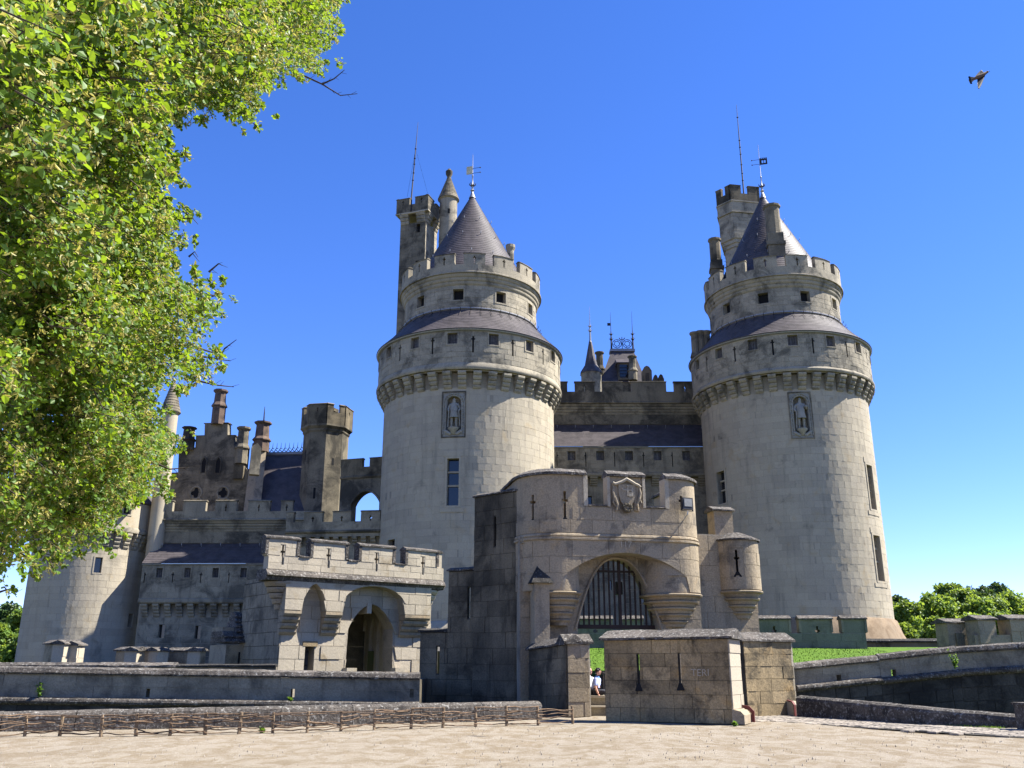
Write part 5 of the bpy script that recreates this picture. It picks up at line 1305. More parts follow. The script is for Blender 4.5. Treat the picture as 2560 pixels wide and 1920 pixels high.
# portcullis
pg = _S(F, RC - .5); ph = lambda x, y: F.hit(x, y, RC - .5); zb0 = ph(1540, 1570)[1]
pc = MB(); s0, s1 = ph(1440, 1560)[0], ph(1648, 1560)[0]; pc.slab(pg, s0, s1, -.09, .06, zb0 - .04, zb0 + .12); PC = pc.build('portcullis', 'rust_iron', mg)
nbar = 16
for i in range(nbar):
    s = s0 + (s1 - s0) * (i + .5) / nbar; w = .055 if i == nbar // 2 else .032
    mb = MB(); mb.slab(pg, s - w, s + w, -w, w, zb0 - .02, point(s) + .6); mb.build('bar', 'rust_iron', PC)
mb = MB(); zq = ph(1540, 1429)[1]; mb.slab(pg, s0 + .3, s1 - .3, -.05, .05, zq - .04, zq + .04); mb.build('crossbar', 'rust_iron', PC)
ln = F.hit(1546, 1470, RC - 1.6); mb = MB(); lf = _S(F, RC - 1.6); mb.slab(lf, ln[0] - .14, ln[0] + .14, -.14, .14, F.hit(1546, 1487, RC - 1.6)[1], F.hit(1546, 1455, RC - 1.6)[1]); lt = mb.build('hanging_lantern', 'iron'); tag(lt, 'dark lantern hanging in the gate arch behind the portcullis', 'lantern')
zl = F.hit(1546, 1455, RC - 1.6)[1]; mb = MB(); mb.tube([lf(ln[0], 0, zl), lf(ln[0], 0, z_cord - .1)], .015, 4); mb.build('chain', 'iron', lt)
# floodlight on a bracket
fl_s, fl_z = hit(1711, 1260); base = f2p(hit(1709, 1303)[0])
fo = thing('floodlight', 'small black floodlight on a bracket at the gatehouse battlement', 'floodlight', PT(base, .1, hit(1709, 1303)[1]))
zb_, zt_ = hit(1711, 1277)[1], hit(1711, 1248)[1]; mb = MB(); d0 = .42
mb.slab(PT, base - .19, base + .19, d0 - .16, d0, zb_, zt_); hb_ = mb.build('housing', 'lamp_body', fo)
mb = MB(); mb.slab(PT, base - .14, base + .14, d0, d0 + .012, zb_ + .12, zt_ - .05); mb.build('lens', 'lamp_glass', hb_)
mb = MB(); mb.slab(PT, base - .22, base - .20, d0 - .1, d0 - .04, zb_ - .06, (zb_ + zt_) / 2); mb.slab(PT, base + .20, base + .22, d0 - .1, d0 - .04, zb_ - .06, (zb_ + zt_) / 2); mb.slab(PT, base - .199, base + .199, d0 - .1, d0 - .04, zb_ - .06, zb_ - .04); mb.build('yoke', 'lamp_body', fo)
mb = MB(); mb.tube([PT(base, d0 - .07, zb_ - .05), PT(base, d0 - .1, zb_ - .2), PT(base, -.05, hit(1709, 1303)[1])], .03, 6); mb.build('bracket', 'steel', fo)
# ---- wing with corbelled bartizan at the right of the gate
A2 = F(L - .05, -1.4, 0); B2 = P(1888, 1450, 39.9)
F4 = Flat((A2[0], A2[1]), (B2.x, B2.y)); h4 = F4.hit
wg = thing('gate_wing', 'beige wing wall with corbelled round bartizan right of the gate', 'wall', (F4(1, 0, 0)[0], F4(1, 0, 0)[1], 0))
zt4 = h4(1830, 1338)[1]
mb = MB(); mb.slab(F4, 0, F4.L, -1.2, 0, -2, zt4); mb.build('wall', 'mortar', wg)
ashlar(wg, F4, 0, F4.L, 0, zt4 - .05, .62, 1.1, 'stone_warm', (), .03, .015, 60, 64, tint=.07)
er = Flat(F4(F4.L, 0, 0), F4(F4.L, -1.2, 0)); ashlar(wg, er, 0, 1.2, 0, zt4 - .05, .62, .7, 'stone_warm', (), .03, .015, 20, 65, tint=.07)
cb = F4(h4(1847, 1400)[0], -.25, 0); rb = 54 * 40.5 / FPX; zr4 = zat(1474, cb[1] - rb); ztb = zat(1349, cb[1] - rb)
BC = Cyl(cb[0], cb[1], rb); ssl = BC.hit(1842, 1405)[0]; zs1, zs2 = BC.hit(1842, 1430)[1], BC.hit(1842, 1374)[1]
mb = MB(); slit_panel(mb, BC, -1.9 * rb, 1.9 * rb, -.35, 0, zr4, ztb, [(ssl, zs1, zs2, .1, zs1 + (zs2 - zs1) * .62)]); bt = mb.build('bartizan', 'stone_warm', wg)
ashlar(bt, BC, -1.9 * rb, 1.9 * rb, zr4 + .02, ztb - .02, .55, 1.0, 'stone_warm', [(ssl - .3, ssl + .3, zs1 - .2, zs2 + .1)], .02, .014, 24, 66, tint=.07)
q = [(-.18, -.2), (.18, -.2), (.05, .02), (-.05, .02)]; mb = MB(); mb.add([BC(ssl + x, .012, zs1 + y) for x, y in q], [(0, 1, 2, 3)]); mb.slab(BC, ssl - .15, ssl + .15, -.2, .01, zs1 - .22, zs1 - .19); mb.slab(BC, ssl - .05, ssl + .05, -.34, -.3, zs1, zs2); mb.build('arrow_slit', 'dark', bt)
mb = MB(); mb.lathe(cb[0], cb[1], [(rb + .1, ztb), (rb + .1, ztb + .07), (rb * .3, ztb + .4), (.02, ztb + .42)], 32); mb.build('bartizan_coping', 'coping', bt)
nt = 4; zb4 = zat(1546, cb[1] - .5); h = (zr4 - zb4) / nt
for k in range(nt):
    zk = zr4 - h * k; rk = rb * (1 - .17 * k) + .04; mb = MB()
    mb.lathe(cb[0], cb[1], [(rk * .7, zk - h), (rk * .8, zk - h), (rk * .88, zk - h * .5), (rk + .02, zk - h * .38), (rk + .05, zk - h * .18), (rk + .02, zk - .02), (rk * .7, zk - .01)], 32); mb.build('corbel_ring', 'stone_warm', bt, smooth=True)
g = Flat((P(1786, 1300, 40.4).x, 40.4), (P(1832, 1300, 40.6).x, 40.6)); z0, z1 = zat(1345, 40.4), zat(1277, 40.4); mb = MB(); mb.slab(g, 0, g.L, -.7, 0, z0 - 1, z1); mm = mb.build('merlon', 'stone_warm', wg)
mb = MB(); mb.extrude(g, gable_sec(-.7, 0, z1, .26, .1, .07), -.1, g.L + .1, 4, 0, .01); mb.build('coping_stone', 'coping', mm)

# ================================================================ dark stepped wall left of the gate
A5 = P(1187, 1300, 39.2); B5 = F(.25, -1.2, 0)
w5 = Flat((A5.x, A5.y), (B5[0], B5[1])); h5 = w5.hit
dk = thing('flank_wall', 'tall black-stained wall running left from the main gatehouse', 'wall', (A5.x + 1, A5.y, -2))
zt5 = h5(1240, 1236)[1]
def loop(Fw, px, y0, y1, w=.13): s, z0 = Fw.hit(px, y1); _, z1 = Fw.hit(px, y0); return (s, z0, z1, w, None)
S1 = loop(w5, 1238, 1292, 1366)
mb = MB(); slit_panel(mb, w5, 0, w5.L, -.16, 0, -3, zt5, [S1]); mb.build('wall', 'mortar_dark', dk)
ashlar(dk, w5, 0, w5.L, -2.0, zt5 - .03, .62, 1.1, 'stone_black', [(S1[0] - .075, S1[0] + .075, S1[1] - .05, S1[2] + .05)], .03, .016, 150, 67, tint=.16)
coping_run(dk, w5, -.08, w5.L, gable_sec(-.7, 0, zt5, .22, .1, .07), 'coping', 1.2, 3, .012, .01, 8)
A6 = P(1121, 1500, 40.2); w6 = Flat((A6.x, A6.y), (A5.x + .15, A5.y + .3)); h6 = w6.hit; zt6 = h6(1150, 1427)[1]; S2 = loop(w6, 1172, 1468, 1546)
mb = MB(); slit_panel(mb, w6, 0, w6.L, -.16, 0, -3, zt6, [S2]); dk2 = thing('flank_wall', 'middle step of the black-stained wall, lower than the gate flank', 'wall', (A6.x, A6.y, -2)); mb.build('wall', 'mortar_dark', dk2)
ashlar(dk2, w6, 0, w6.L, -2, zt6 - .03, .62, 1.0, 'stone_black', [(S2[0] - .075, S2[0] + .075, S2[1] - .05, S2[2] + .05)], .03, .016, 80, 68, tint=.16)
coping_run(dk2, w6, -.08, w6.L - .1, gable_sec(-.6, 0, zt6, .18, .1, .06), 'coping', .8, 3, .012, .01, 9)
A7 = P(1050, 1620, 40.6); w7 = Flat((A7.x, A7.y), (A6.x + .1, A6.y + .12)); zt7 = w7.hit(1090, 1580)[1]; S3 = loop(w7, 1094, 1617, 1684, .14)
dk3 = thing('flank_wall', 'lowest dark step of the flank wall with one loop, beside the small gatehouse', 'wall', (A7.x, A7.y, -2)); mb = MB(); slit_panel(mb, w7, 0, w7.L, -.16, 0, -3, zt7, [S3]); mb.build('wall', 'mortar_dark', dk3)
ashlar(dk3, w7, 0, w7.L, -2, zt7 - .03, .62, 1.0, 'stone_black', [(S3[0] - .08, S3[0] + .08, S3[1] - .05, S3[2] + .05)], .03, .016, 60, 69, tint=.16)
coping_run(dk3, w7, -.1, w7.L - .05, gable_sec(-.5, 0, zt7, .16, .1, .08), 'coping_dark', .9, 3, .01, .01, 10)

# ================================================================ forework walls in front of the gate
def forewall(label, Fw, zt, th, mat, loops=(), hip=True, seed=80, cop='coping', ends=True, zb=-.2, endmat='stone_gate_pale', keep=120, ch=.43, bw=.85):
    T = thing('forework_wall', label, 'wall', Fw(Fw.L / 2, -th / 2, 0))
    mb = MB(); slit_panel(mb, Fw, 0, Fw.L, -th if not loops else -.2, 0, zb, zt, loops); mb.build('wall', 'mortar_dark', T)
    hl = [(l[0] - l[3] * .6, l[0] + l[3] * .6, l[1] - .03, l[2] + .03) for l in loops]
    ashlar(T, Fw, .02, Fw.L - .005, zb + .2, zt - .01, ch, bw, mat, hl, .035, .012, keep, seed, tint=.2, vary=.014)
    if ends:
        er = Flat(Fw(Fw.L, 0, 0), Fw(Fw.L, -th, 0)); ashlar(T, er, -.03, th, zb + .2, zt - .01, ch, th * 1.4, endmat, (), .035, .012, 30, seed + 1, tint=.06)  # end face paler than the front: sunlight painted into the stone colour
    for l in loops:
        q = [(-.13, -.2), (.13, -.2), (.05, .0), (-.05, .0)]; mb = MB(); mb.add([Fw(l[0] + x, .052, l[1] + y) for x, y in q], [(0, 1, 2, 3)]); mb.slab(Fw, l[0] - .11, l[0] + .11, -.1, .05, l[1] - .22, l[1] - .2); mb.build('slit_foot', 'dark', T)
    coping_run(T, Fw, -.14, Fw.L + .16, gable_sec(-th, 0, zt, .34, .12, .07), cop, 1.15, 5, .014, .008, seed + 3)
    return T
a, b = ground(1515, 1802), ground(1834, 1810); FC = Flat((a.x, a.y), (b.x, b.y)); ztc = (FC.hit(1515, 1604)[1] + FC.hit(1834, 1593)[1]) / 2
def loop2(Fw, px, y0, y1, w=.085): s, z0 = Fw.hit(px, y1); _, z1 = Fw.hit(px, y0); return (s, z0, z1, w, None)
fc = forewall('brown lichened forework wall with two loops, nearest the camera', FC, ztc, 1.5, 'stone_brown', [loop2(FC, 1598, 1636, 1710), loop2(FC, 1702, 1634, 1708)], seed=81)
q = FC(FC.hit(1752, 1690)[0], .056, FC.hit(1752, 1690)[1]); text_mesh('TERI', .3, .004, 'scratched_letters', 'stone_gate_pale', fc, q, (rad(90), 0, math.atan2(FC.dir.y, FC.dir.x)))
er = Flat(FC(FC.L, .1, 0), FC(FC.L, -.85, 0)); mb = MB(); mb.extrude(er, [(0, 0), (.36, 0), (.36, .26), (.26, .38), (0, .42)], 0, .95, 3, 0, .01); gs_ = mb.build('guard_stone', 'stone_warm', fc)
mb = MB(); mb.extrude(er, [(.3, .02), (.47, .02), (.47, .34), (.33, .49), (.1, .53), (.1, .44), (.28, .4), (.38, .28)], .96, 1.02, 1); mb.build('iron_rim', 'oxide_red', gs_)
a, b, c = P(1323, 1700, 36.6), P(1418, 1700, 33.7), P(1473, 1700, 33.95)
F1 = Flat((a.x, a.y), (b.x, b.y), k=.04); z1 = F1.hit(1400, 1613)[1] - .02
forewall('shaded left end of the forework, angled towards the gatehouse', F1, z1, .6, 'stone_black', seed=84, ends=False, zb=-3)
F1b = Flat((b.x, b.y), (c.x, c.y)); z1b = F1b.hit(1450, 1609)[1]
forewall('short forework pier half lit by a diagonal of sun', F1b, z1b, .6, 'stone_warm', seed=87, zb=-.2, ch=.5, bw=.9)
a, b = P(1862, 1700, 33.6), P(1984, 1700, 34.9); F8 = Flat((a.x, a.y), (b.x, b.y)); z8 = F8.hit(1920, 1604)[1]
f8 = forewall('grey-brown forework wall with sunlit right end, beside the cobbles', F8, z8, .7, 'stone_brown', seed=90)
er = Flat(F8(F8.L - .5, .0, 0), F8(F8.L - .1, .0, 0)); mb = MB(); mb.extrude(er, [(.04, 0), (.34, 0), (.34, .36), (.26, .46), (.04, .5)], 0, .4, 3, 0, .01); gs_ = mb.build('guard_stone', 'stone_gate_pale', f8)
mb = MB(); mb.extrude(er, [(.35, .0), (.38, .0), (.38, .38), (.28, .5), (.05, .54), (.05, .505), (.26, .465), (.35, .36)], -.02, .08, 1); mb.build('iron_rim', 'oxide_red', gs_)
# ================================================================ low bench wall inside, dark retaining wall, people
bw_ = thing('stone_bench', 'two-step pale stone bench wall inside the forework gap', 'bench', (P(1494, 1760, 35).x, 35, 0))
Fb = Flat((P(1440, 1740, 35.2).x, 35.2), (P(1540, 1740, 35.0).x, 35.0)); zb1, zb2 = Fb.hit(1494, 1739)[1], Fb.hit(1494, 1764)[1]
mb = MB(); mb.slab(Fb, 0, Fb.L, -.9, 0, 0, zb1 - .08); mb.build('wall', 'stone_grey', bw_); mb = MB(); mb.slab(Fb, -.05, Fb.L + .05, -.95, .06, zb1 - .08, zb1); mb.build('seat_slab', 'stone_gate_pale', bw_)
mb = MB(); mb.slab(Fb, -.05, Fb.L + .05, .0, .5, 0, zb2 - .05); mb.build('step', 'stone_grey', bw_); mb = MB(); mb.slab(Fb, -.05, Fb.L + .05, .0, .54, zb2 - .05, zb2); mb.build('step_slab', 'stone_gate_pale', bw_)
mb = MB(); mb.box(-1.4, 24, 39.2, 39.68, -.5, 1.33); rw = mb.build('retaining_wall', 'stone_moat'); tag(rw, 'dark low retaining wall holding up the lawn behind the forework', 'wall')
p = P(1509, 1735, 36.4); mb = MB(); mb.tube([(p.x, p.y, .3), (p.x, p.y, zat(1684, 36.4))], .035, 6); mb.ball((p.x, p.y, zat(1683, 36.4)), .06, 6); po = mb.build('iron_post', 'iron'); tag(po, 'thin black iron post standing behind the seated man', 'post')
def head(parent, c, r, look, skin_m, hair, name='head'):
    """simple head with face, ears and hair; look = unit direction in plan"""
    lx, ly = look; sxx, syy = -ly, lx
    Q = lambda f, s, u: (c[0] + (lx * f + sxx * s) * r, c[1] + (ly * f + syy * s) * r, c[2] + u * r)
    mb = MB(); mb.ball(c, r, 14, (.82, .82, 1.12)); mb.ball(Q(.35, 0, -.55), r * .58, 10, (.9, .9, .95))
    mb.tube([Q(.78, 0, .15), Q(1.0, 0, -.22), Q(.8, 0, -.28)], [r * .09, r * .15, r * .06], 6)
    for s in (-1, 1): mb.ball(Q(-.05, .8 * s, -.05), r * .2, 8, (.7, .7, 1.2))
    mb.tube([Q(.74, .25, -.58), Q(.84, 0, -.56), Q(.74, -.25, -.58)], r * .07, 5)
    h = mb.build(name, skin_m, parent, smooth=True)
    mb = MB()
    for s in (-1, 1): mb.ball(Q(.74, .3 * s, .08), r * .09, 6)
    mb.build('eye', 'hair_black', h)
    if hair:
        mb = MB()
        for f, s, u, k in ((-.12, 0, .28, .93), (-.35, 0, -.05, .78), (.35, .2, .78, .42), (.4, -.2, .76, .42), (-.1, .45, .3, .6), (-.1, -.45, .3, .6)): mb.ball(Q(f, s, u), r * k, 10)
        mb.build('hair', hair, h, smooth=True)
    return h
def seated(label, base, look, shirt, skin_m, hair, lean, arm_down=True, scale=1.0):
    """base: seat point under the hips; look: direction the body faces"""
    lx, ly = look; rx, ry = ly, -lx; T = thing('person', label, 'person', base)
    K = lambda f, s, u: (base[0] + (lx * f + rx * s) * scale, base[1] + (ly * f + ry * s) * scale, base[2] + u * scale)
    V = [K(0, 0, .12), K(lean * .3, 0, .3), K(lean * .75, 0, .5), K(lean, 0, .62), K(lean + .02, 0, .72),
         K(.1, -.1, .1), K(.48, -.14, .13), K(.5, -.14, -.32), K(.62, -.15, -.38), K(.1, .1, .1), K(.48, .14, .13), K(.5, .14, -.32), K(.62, .15, -.38),
         K(lean, -.2, .55), K(lean - .02, -.27, .3), K(lean + .16, -.2, .16) if not arm_down else K(lean + .02, -.3, .02),
         K(lean, .2, .55), K(lean + .0, .27, .3), K(lean + .12, .28, .04) if arm_down else K(lean + .2, .18, .18)]
    E_ = [(0, 1), (1, 2), (2, 3), (3, 4), (0, 5), (5, 6), (6, 7), (7, 8), (0, 9), (9, 10), (10, 11), (11, 12), (2, 13), (13, 14), (14, 15), (2, 16), (16, 17), (17, 18)]
    R_ = [.15, .14, .16, .07, .06, .1, .08, .055, .045, .1, .08, .055, .045, .075, .05, .035, .075, .05, .035]
    skin('body', skin_m, T, V, E_, [r * scale for r in R_], 2)
    sv = [0, 1, 2, 13, 14, 16, 17]; mp_ = {v: i for i, v in enumerate(sv)}
    v2 = [Vector(V[i]) for i in sv]; v2[0] = Vector(K(0, 0, .16)); v2[4] = v2[3].lerp(v2[4], .95); v2[6] = v2[5].lerp(v2[6], .95)
    skin('shirt', shirt, T, v2, [(0, 1), (1, 2), (2, 3), (3, 4), (2, 5), (5, 6)], [.17, .165, .185, .1, .075, .1, .075], 2)
    v3 = [V[0], V[5], V[6], Vector(V[6]).lerp(Vector(V[7]), .9), V[9], V[10], Vector(V[10]).lerp(Vector(V[11]), .9)]
    skin('trousers', 'trousers_dark', T, v3, [(0, 1), (1, 2), (2, 3), (0, 4), (4, 5), (5, 6)], [.165, .12, .095, .075, .12, .095, .075], 2)
    for idx, el in ((15, 14), (18, 17)):
        w = Vector(V[idx]); d = (w - Vector(V[el])).normalized(); mb = MB(); sd = Vector((lx, ly, 0)).cross(d)
        if sd.length < .1: sd = Vector((rx, ry, 0))
        sd.normalize(); up = sd.cross(d)
        mb.ball(w + d * .04, .042, 8, (1, 1, 1))
        for k in range(4):
            b0 = w + d * .06 + sd * (.018 * (k - 1.5)); ln_ = (.07, .08, .075, .06)[k]; mb.tube([b0, b0 + d * ln_ * .6 + up * .008, b0 + d * ln_ + up * .025], [.011, .010, .007], 5)
        b0 = w + d * .03 + sd * .035; mb.tube([b0, b0 + sd * .025 + d * .025, b0 + sd * .03 + d * .055], [.012, .011, .008], 5); mb.build('hand', skin_m, T, smooth=True)
    mb = MB(); c = K(lean + .0, 0, .63); mb.lathe(c[0], c[1], [(.1, c[2] - .05), (.085, c[2] + .02), (.08, c[2] + .05), (.07, c[2] + .02)], 12); mb.build('collar', 'collar_blue' if hair else shirt, T)
    head(T, K(lean + .05, 0, .84), .115 * scale, look, skin_m, hair)
    for s in (-1, 1):
        mb = MB(); f = K(.62, .145 * s, -.42); mb.ball(f, .075, 8, (1.0, 1.0, .6)); mb.ball(K(.72, .145 * s, -.43), .06, 8, (1, 1, .55)); mb.build('shoe', 'hair_black', T)
    return T
p = P(1487, 1733, 35.5); seated('dark-haired man in light blue shirt seated in the forework gap', (p.x, 35.5, zb1), (.93, -.36), 'shirt_blue', 'skin_tan', 'hair_black', .1, True, 1.0)
p = P(1476, 1733, 36.0); seated('bald man in white shirt seated behind the man in blue', (p.x - .08, 35.95, zb1 + .02), (.75, -.66), 'shirt_white', 'skin_pink', None, .02, False, 1.0)
# ================================================================ left parapet wall and kerb
def ledge_wall(T, Fw, s0, s1, z_led, z_cop, th, mat, low, lowmat, seed, holes=(), cop='coping', keep=100, covs=.26):
    """wall: dark retaining part, round ledge, plain parapet with drain holes, round coping"""
    mb = MB(); mb.wall(Fw, s0, s1, z_led + .12, z_cop, list(holes), depth=th); mb.wall(Fw, s0, s1, z_led + .12, z_cop, list(holes), d=-th, depth=0); mb.build('parapet', 'mortar', T)
    ashlar(T, Fw, s0, s1, z_led + .13, z_cop, max(.3, (z_cop - z_led - .13) / 2), 1.7, mat, holes, .02, .012, keep, seed, tint=.09, vary=.006)
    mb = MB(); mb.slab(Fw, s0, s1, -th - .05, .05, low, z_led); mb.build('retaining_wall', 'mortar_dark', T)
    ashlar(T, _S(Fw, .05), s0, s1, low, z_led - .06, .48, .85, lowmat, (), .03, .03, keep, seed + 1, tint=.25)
    n = int((s1 - s0) / 1.5) + 1
    for i in range(n):
        a, b = s0 + (s1 - s0) * i / n, s0 + (s1 - s0) * (i + 1) / n
        mb = MB(); mb.extrude(Fw, [(-.1, z_led - .13)] + [(.05 + .2 * math.sin(math.pi * k / 6), z_led - .13 + .27 * (1 - math.cos(math.pi * k / 6)) / 2) for k in range(7)] + [(-.1, z_led + .14)], a + .006, b - .006, 4, random.uniform(-.15, .15), .008); mb.build('ledge_stone', cop, T)
    n = int((s1 - s0) / 1.3) + 1
    for i in range(n):
        a, b = s0 + (s1 - s0) * i / n, s0 + (s1 - s0) * (i + 1) / n
        mb = MB(); mb.extrude(Fw, [(.09, z_cop), (.12, z_cop + .06), (.05, z_cop + covs * .75), (-th / 2, z_cop + covs), (-th - .05, z_cop + covs * .75), (-th - .12, z_cop + .06), (-th - .09, z_cop)], a + .005, b - .005, 4, random.uniform(-.15, .15), .01); mb.build('coping_stone', cop, T)
a, b = P(-420, 1700, 33.0), P(1050, 1700, 34.6)
FL = Flat((a.x, a.y), (b.x, b.y)); zl, zc = FL.hit(350, 1755)[1], FL.hit(350, 1689)[1]; kk = (FL.hit(1000, 1758)[1] - FL.hit(50, 1751)[1]) / (FL.hit(1000, 1758)[0] - FL.hit(50, 1751)[0])
FL.k = (FL.hit(1000, 1699)[1] - FL.hit(50, 1685)[1]) / (FL.hit(1000, 1699)[0] - FL.hit(50, 1685)[0]); zc = FL.hit(350, 1689)[1]; zl = FL.hit(350, 1756)[1]
hl = []
for px in (369, 731, 1069 - 40):
    s, z0 = FL.hit(px, 1744); hl.append((s - .07, s + .07, z0, z0 + .3))
lp = thing('parapet_wall', 'long shaded parapet wall with rounded coping left of the gate', 'wall', (-8, 34, -3))
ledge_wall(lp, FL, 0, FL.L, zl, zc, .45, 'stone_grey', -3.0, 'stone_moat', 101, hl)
FLr = Flat(FL(FL.L, 0, 0), (w7(.4, .1, 0)[0], w7(.4, .1, 0)[1])); mb = MB(); mb.slab(FLr, 0, FLr.L, -.45, 0, -3, zc + FL.k * FL.L); mb.build('return_wall', 'stone_black', lp)
# second coping seen over it, farther back
F9 = Flat((P(-100, 1670, 40).x, 40), (P(690, 1670, 41).x, 41)); z9 = F9.hit(300, 1668)[1]
b9 = thing('terrace_wall', 'low lichened terrace wall behind the left parapet', 'wall', (F9(5, 0, 0)[0], 40, -1)); mb = MB(); mb.slab(F9, 0, F9.L, -.4, 0, -2, z9); mb.build('wall', 'stone_grey', b9)
coping_run(b9, F9, 0, F9.L - 4.2, gable_sec(-.4, 0, z9, .2, .1, .08), 'coping', 1.5, 4, .015, .01, 12); coping_run(b9, F9, F9.L - 4.2, F9.L, gable_sec(-.4, 0, z9, .14, .1, .08), 'coping_dark', 1.5, 3, .01, .01, 13)
def kerb(label, pts, z0, z1, th, mat, seed, ln=2.0):
    """low kerb wall with a rounded top"""
    T = thing('kerb_wall', label, 'wall', ((pts[0][0] + pts[-1][0]) / 2, (pts[0][1] + pts[-1][1]) / 2, 0)); rn = random.Random(seed)
    for i, (p, q) in enumerate(zip(pts, pts[1:])):
        Fk = Flat(p[:2], q[:2]); n = max(1, int(Fk.L / ln + .5))
        for k in range(n):
            a, b = Fk.L * k / n, Fk.L * (k + 1) / n; ha = z1(p, q, k / n); 
            t0, t1 = k / n, (k + 1) / n; h0 = p[2] + (q[2] - p[2]) * t0; h1 = p[2] + (q[2] - p[2]) * t1
            Fk.k = (h1 - h0) / (b - a); hb = h0 - Fk.k * a
            sec = [(0, z0), (.03, z0 + .1)] + [(.03 - th * .5 * (1 - math.cos(math.pi * j / 6)), hb - .16 + .16 * math.sin(math.pi * j / 6)) for j in range(7)] + [(-th, z0)]
            mb = MB(); mb.extrude(Fk, sec, a + .008, b - .008, 6, rn.uniform(-.15, .15), .012); mb.build('kerb_stone', mat, T)
    return T
z1_ = lambda p, q, t: 0
kl = []
for px, by, ty in ((-500, 1838, 1786), (0, 1828, 1779), (700, 1816, 1765), (1355, 1798, 1753)):
    g = ground(px, by); kl.append((g.x, g.y, P(px, ty, g.y).z))
kerb('long low lichened kerb wall behind the wattle fence', kl, -.3, z1_, .55, 'coping', 7)
kr = []
for px, by, ty in ((1994, 1792, 1738), (2290, 1812, 1764), (2545, 1823, 1786)):
    g = ground(px, by); kr.append((g.x, g.y, P(px, ty, g.y).z))
kerb('low lichened kerb wall descending to the right along the cobbles', kr, -.3, z1_, .5, 'coping', 8)
g = ground(2562, 1826); mb = MB(); mb.box(g.x - .1, g.x + .6, g.y - .5, g.y + .2, -.1, P(2562, 1762, g.y).z); o = mb.build('stone_bollard', 'coping'); tag(o, 'squared stone block at the right end of the kerb', 'bollard')
mb = MB(); mb.box(g.x - .14, g.x + .64, g.y - .54, g.y + .24, P(2562, 1762, g.y).z, P(2562, 1756, g.y).z); mb.build('cap', 'coping', o)
# ---- right parapet: ramps upwards to the right and bends
def rpt(px, Y): q = P(px, 1690, Y); return (q.x, q.y)
rp = thing('parapet_wall', 'shaded parapet wall climbing to the right over the dark moat wall', 'wall', (16, 36, -3))
prev = None
for i, (x0, x1, Ya, Yb, yc0, yc1, yl0, yl1) in enumerate(((1985, 2200, 36.4, 36.8, 1660, 1637, 1722, 1703), (2200, 2400, 36.8, 36.5, 1637, 1618, 1703, 1682), (2400, 2640, 36.5, 35.2, 1618, 1607, 1682, 1664))):
    A_, B_ = rpt(x0, Ya), rpt(x1, Yb); Fr = Flat(A_, B_); z0 = Fr.hit(x0, yl0)[1]; z1 = Fr.hit(x1, yl1)[1]; c0 = Fr.hit(x0, yc0)[1]; c1 = Fr.hit(x1, yc1)[1]
    Fr.k = ((z1 - z0) + (c1 - c0)) / 2 / Fr.L
    hl = []
    for px, y in ((2098, 1706), (2235, 1693)):
        if x0 < px < x1: s, zq = Fr.hit(px, y); hl.append((s - .09, s + .09, zq - .05, zq + .28))
    ledge_wall(rp, Fr, 0, Fr.L, z0, c0 - .22, .45, 'stone_grey', -3.0, 'stone_moat', 110 + i * 5, hl, keep=60)
# ---- cobbled path along the kerb
ga, gb2 = Vector(kr[0][:2]), Vector(kr[-1][:2]); dirv = (gb2 - ga).normalized(); nrm = Vector((dirv.y, -dirv.x))
cp = thing('cobbled_path', 'path of pale stone setts beside the right-hand kerb', 'path', (ga.x, ga.y, 0)); cp['kind'] = 'structure'; del cp['category']
rn = random.Random(9); u = -1.0; rest = MB(); cnt = 0
mb = MB(); q0, q1 = ga - dirv * 1.2, ga + dirv * 17
sgn = 1 if nrm.x < 0 else -1
wpath = 3.1
mb.add([(*(q0 + nrm * sgn * .02), .004), (*(q1 + nrm * sgn * .02), .004), (*(q1 + nrm * sgn * (wpath + .05)), .004), (*(q0 + nrm * sgn * (wpath + .05)), .004)], [(0, 1, 2, 3)]); mb.build('bedding', 'mortar_dark', cp)
while u < 16:
    w = rn.uniform(.34, .46); v = .04
    while v < wpath + rn.uniform(-.25, .15):
        d = rn.uniform(.24, .36); c = ga + dirv * u + nrm * sgn * v
        h = .012 + rn.uniform(0, .014); e = .042; b0 = ga + dirv * u
        def CP(a, b): q = ga + dirv * a + nrm * sgn * b; return (q.x, q.y)
        bx = [CP(u + e, v + e), CP(u + w - e, v + e), CP(u + w - e, v + d - e), CP(u + e, v + d - e)]; tp = [CP(u + e + .03, v + e + .03), CP(u + w - e - .03, v + e + .03), CP(u + w - e - .03, v + d - e - .03), CP(u + e + .03, v + d - e - .03)]
        m2 = MB() if cnt < 290 and u > 1.0 else rest
        m2.add([(x, y, -.02) for x, y in bx] + [(x, y, h) for x, y in bx] + [(x, y, h + .012) for x, y in tp], [(0, 1, 5, 4), (1, 2, 6, 5), (2, 3, 7, 6), (3, 0, 4, 7), (4, 5, 9, 8), (5, 6, 10, 9), (6, 7, 11, 10), (7, 4, 8, 11), (8, 9, 10, 11)], rn.uniform(-.38, .25))
        if m2 is not rest: m2.build('cobble', 'cobble', cp); cnt += 1
        v += d
    u += w
if rest.v: rest.build('cobbles', 'cobble', cp, kind='stuff')

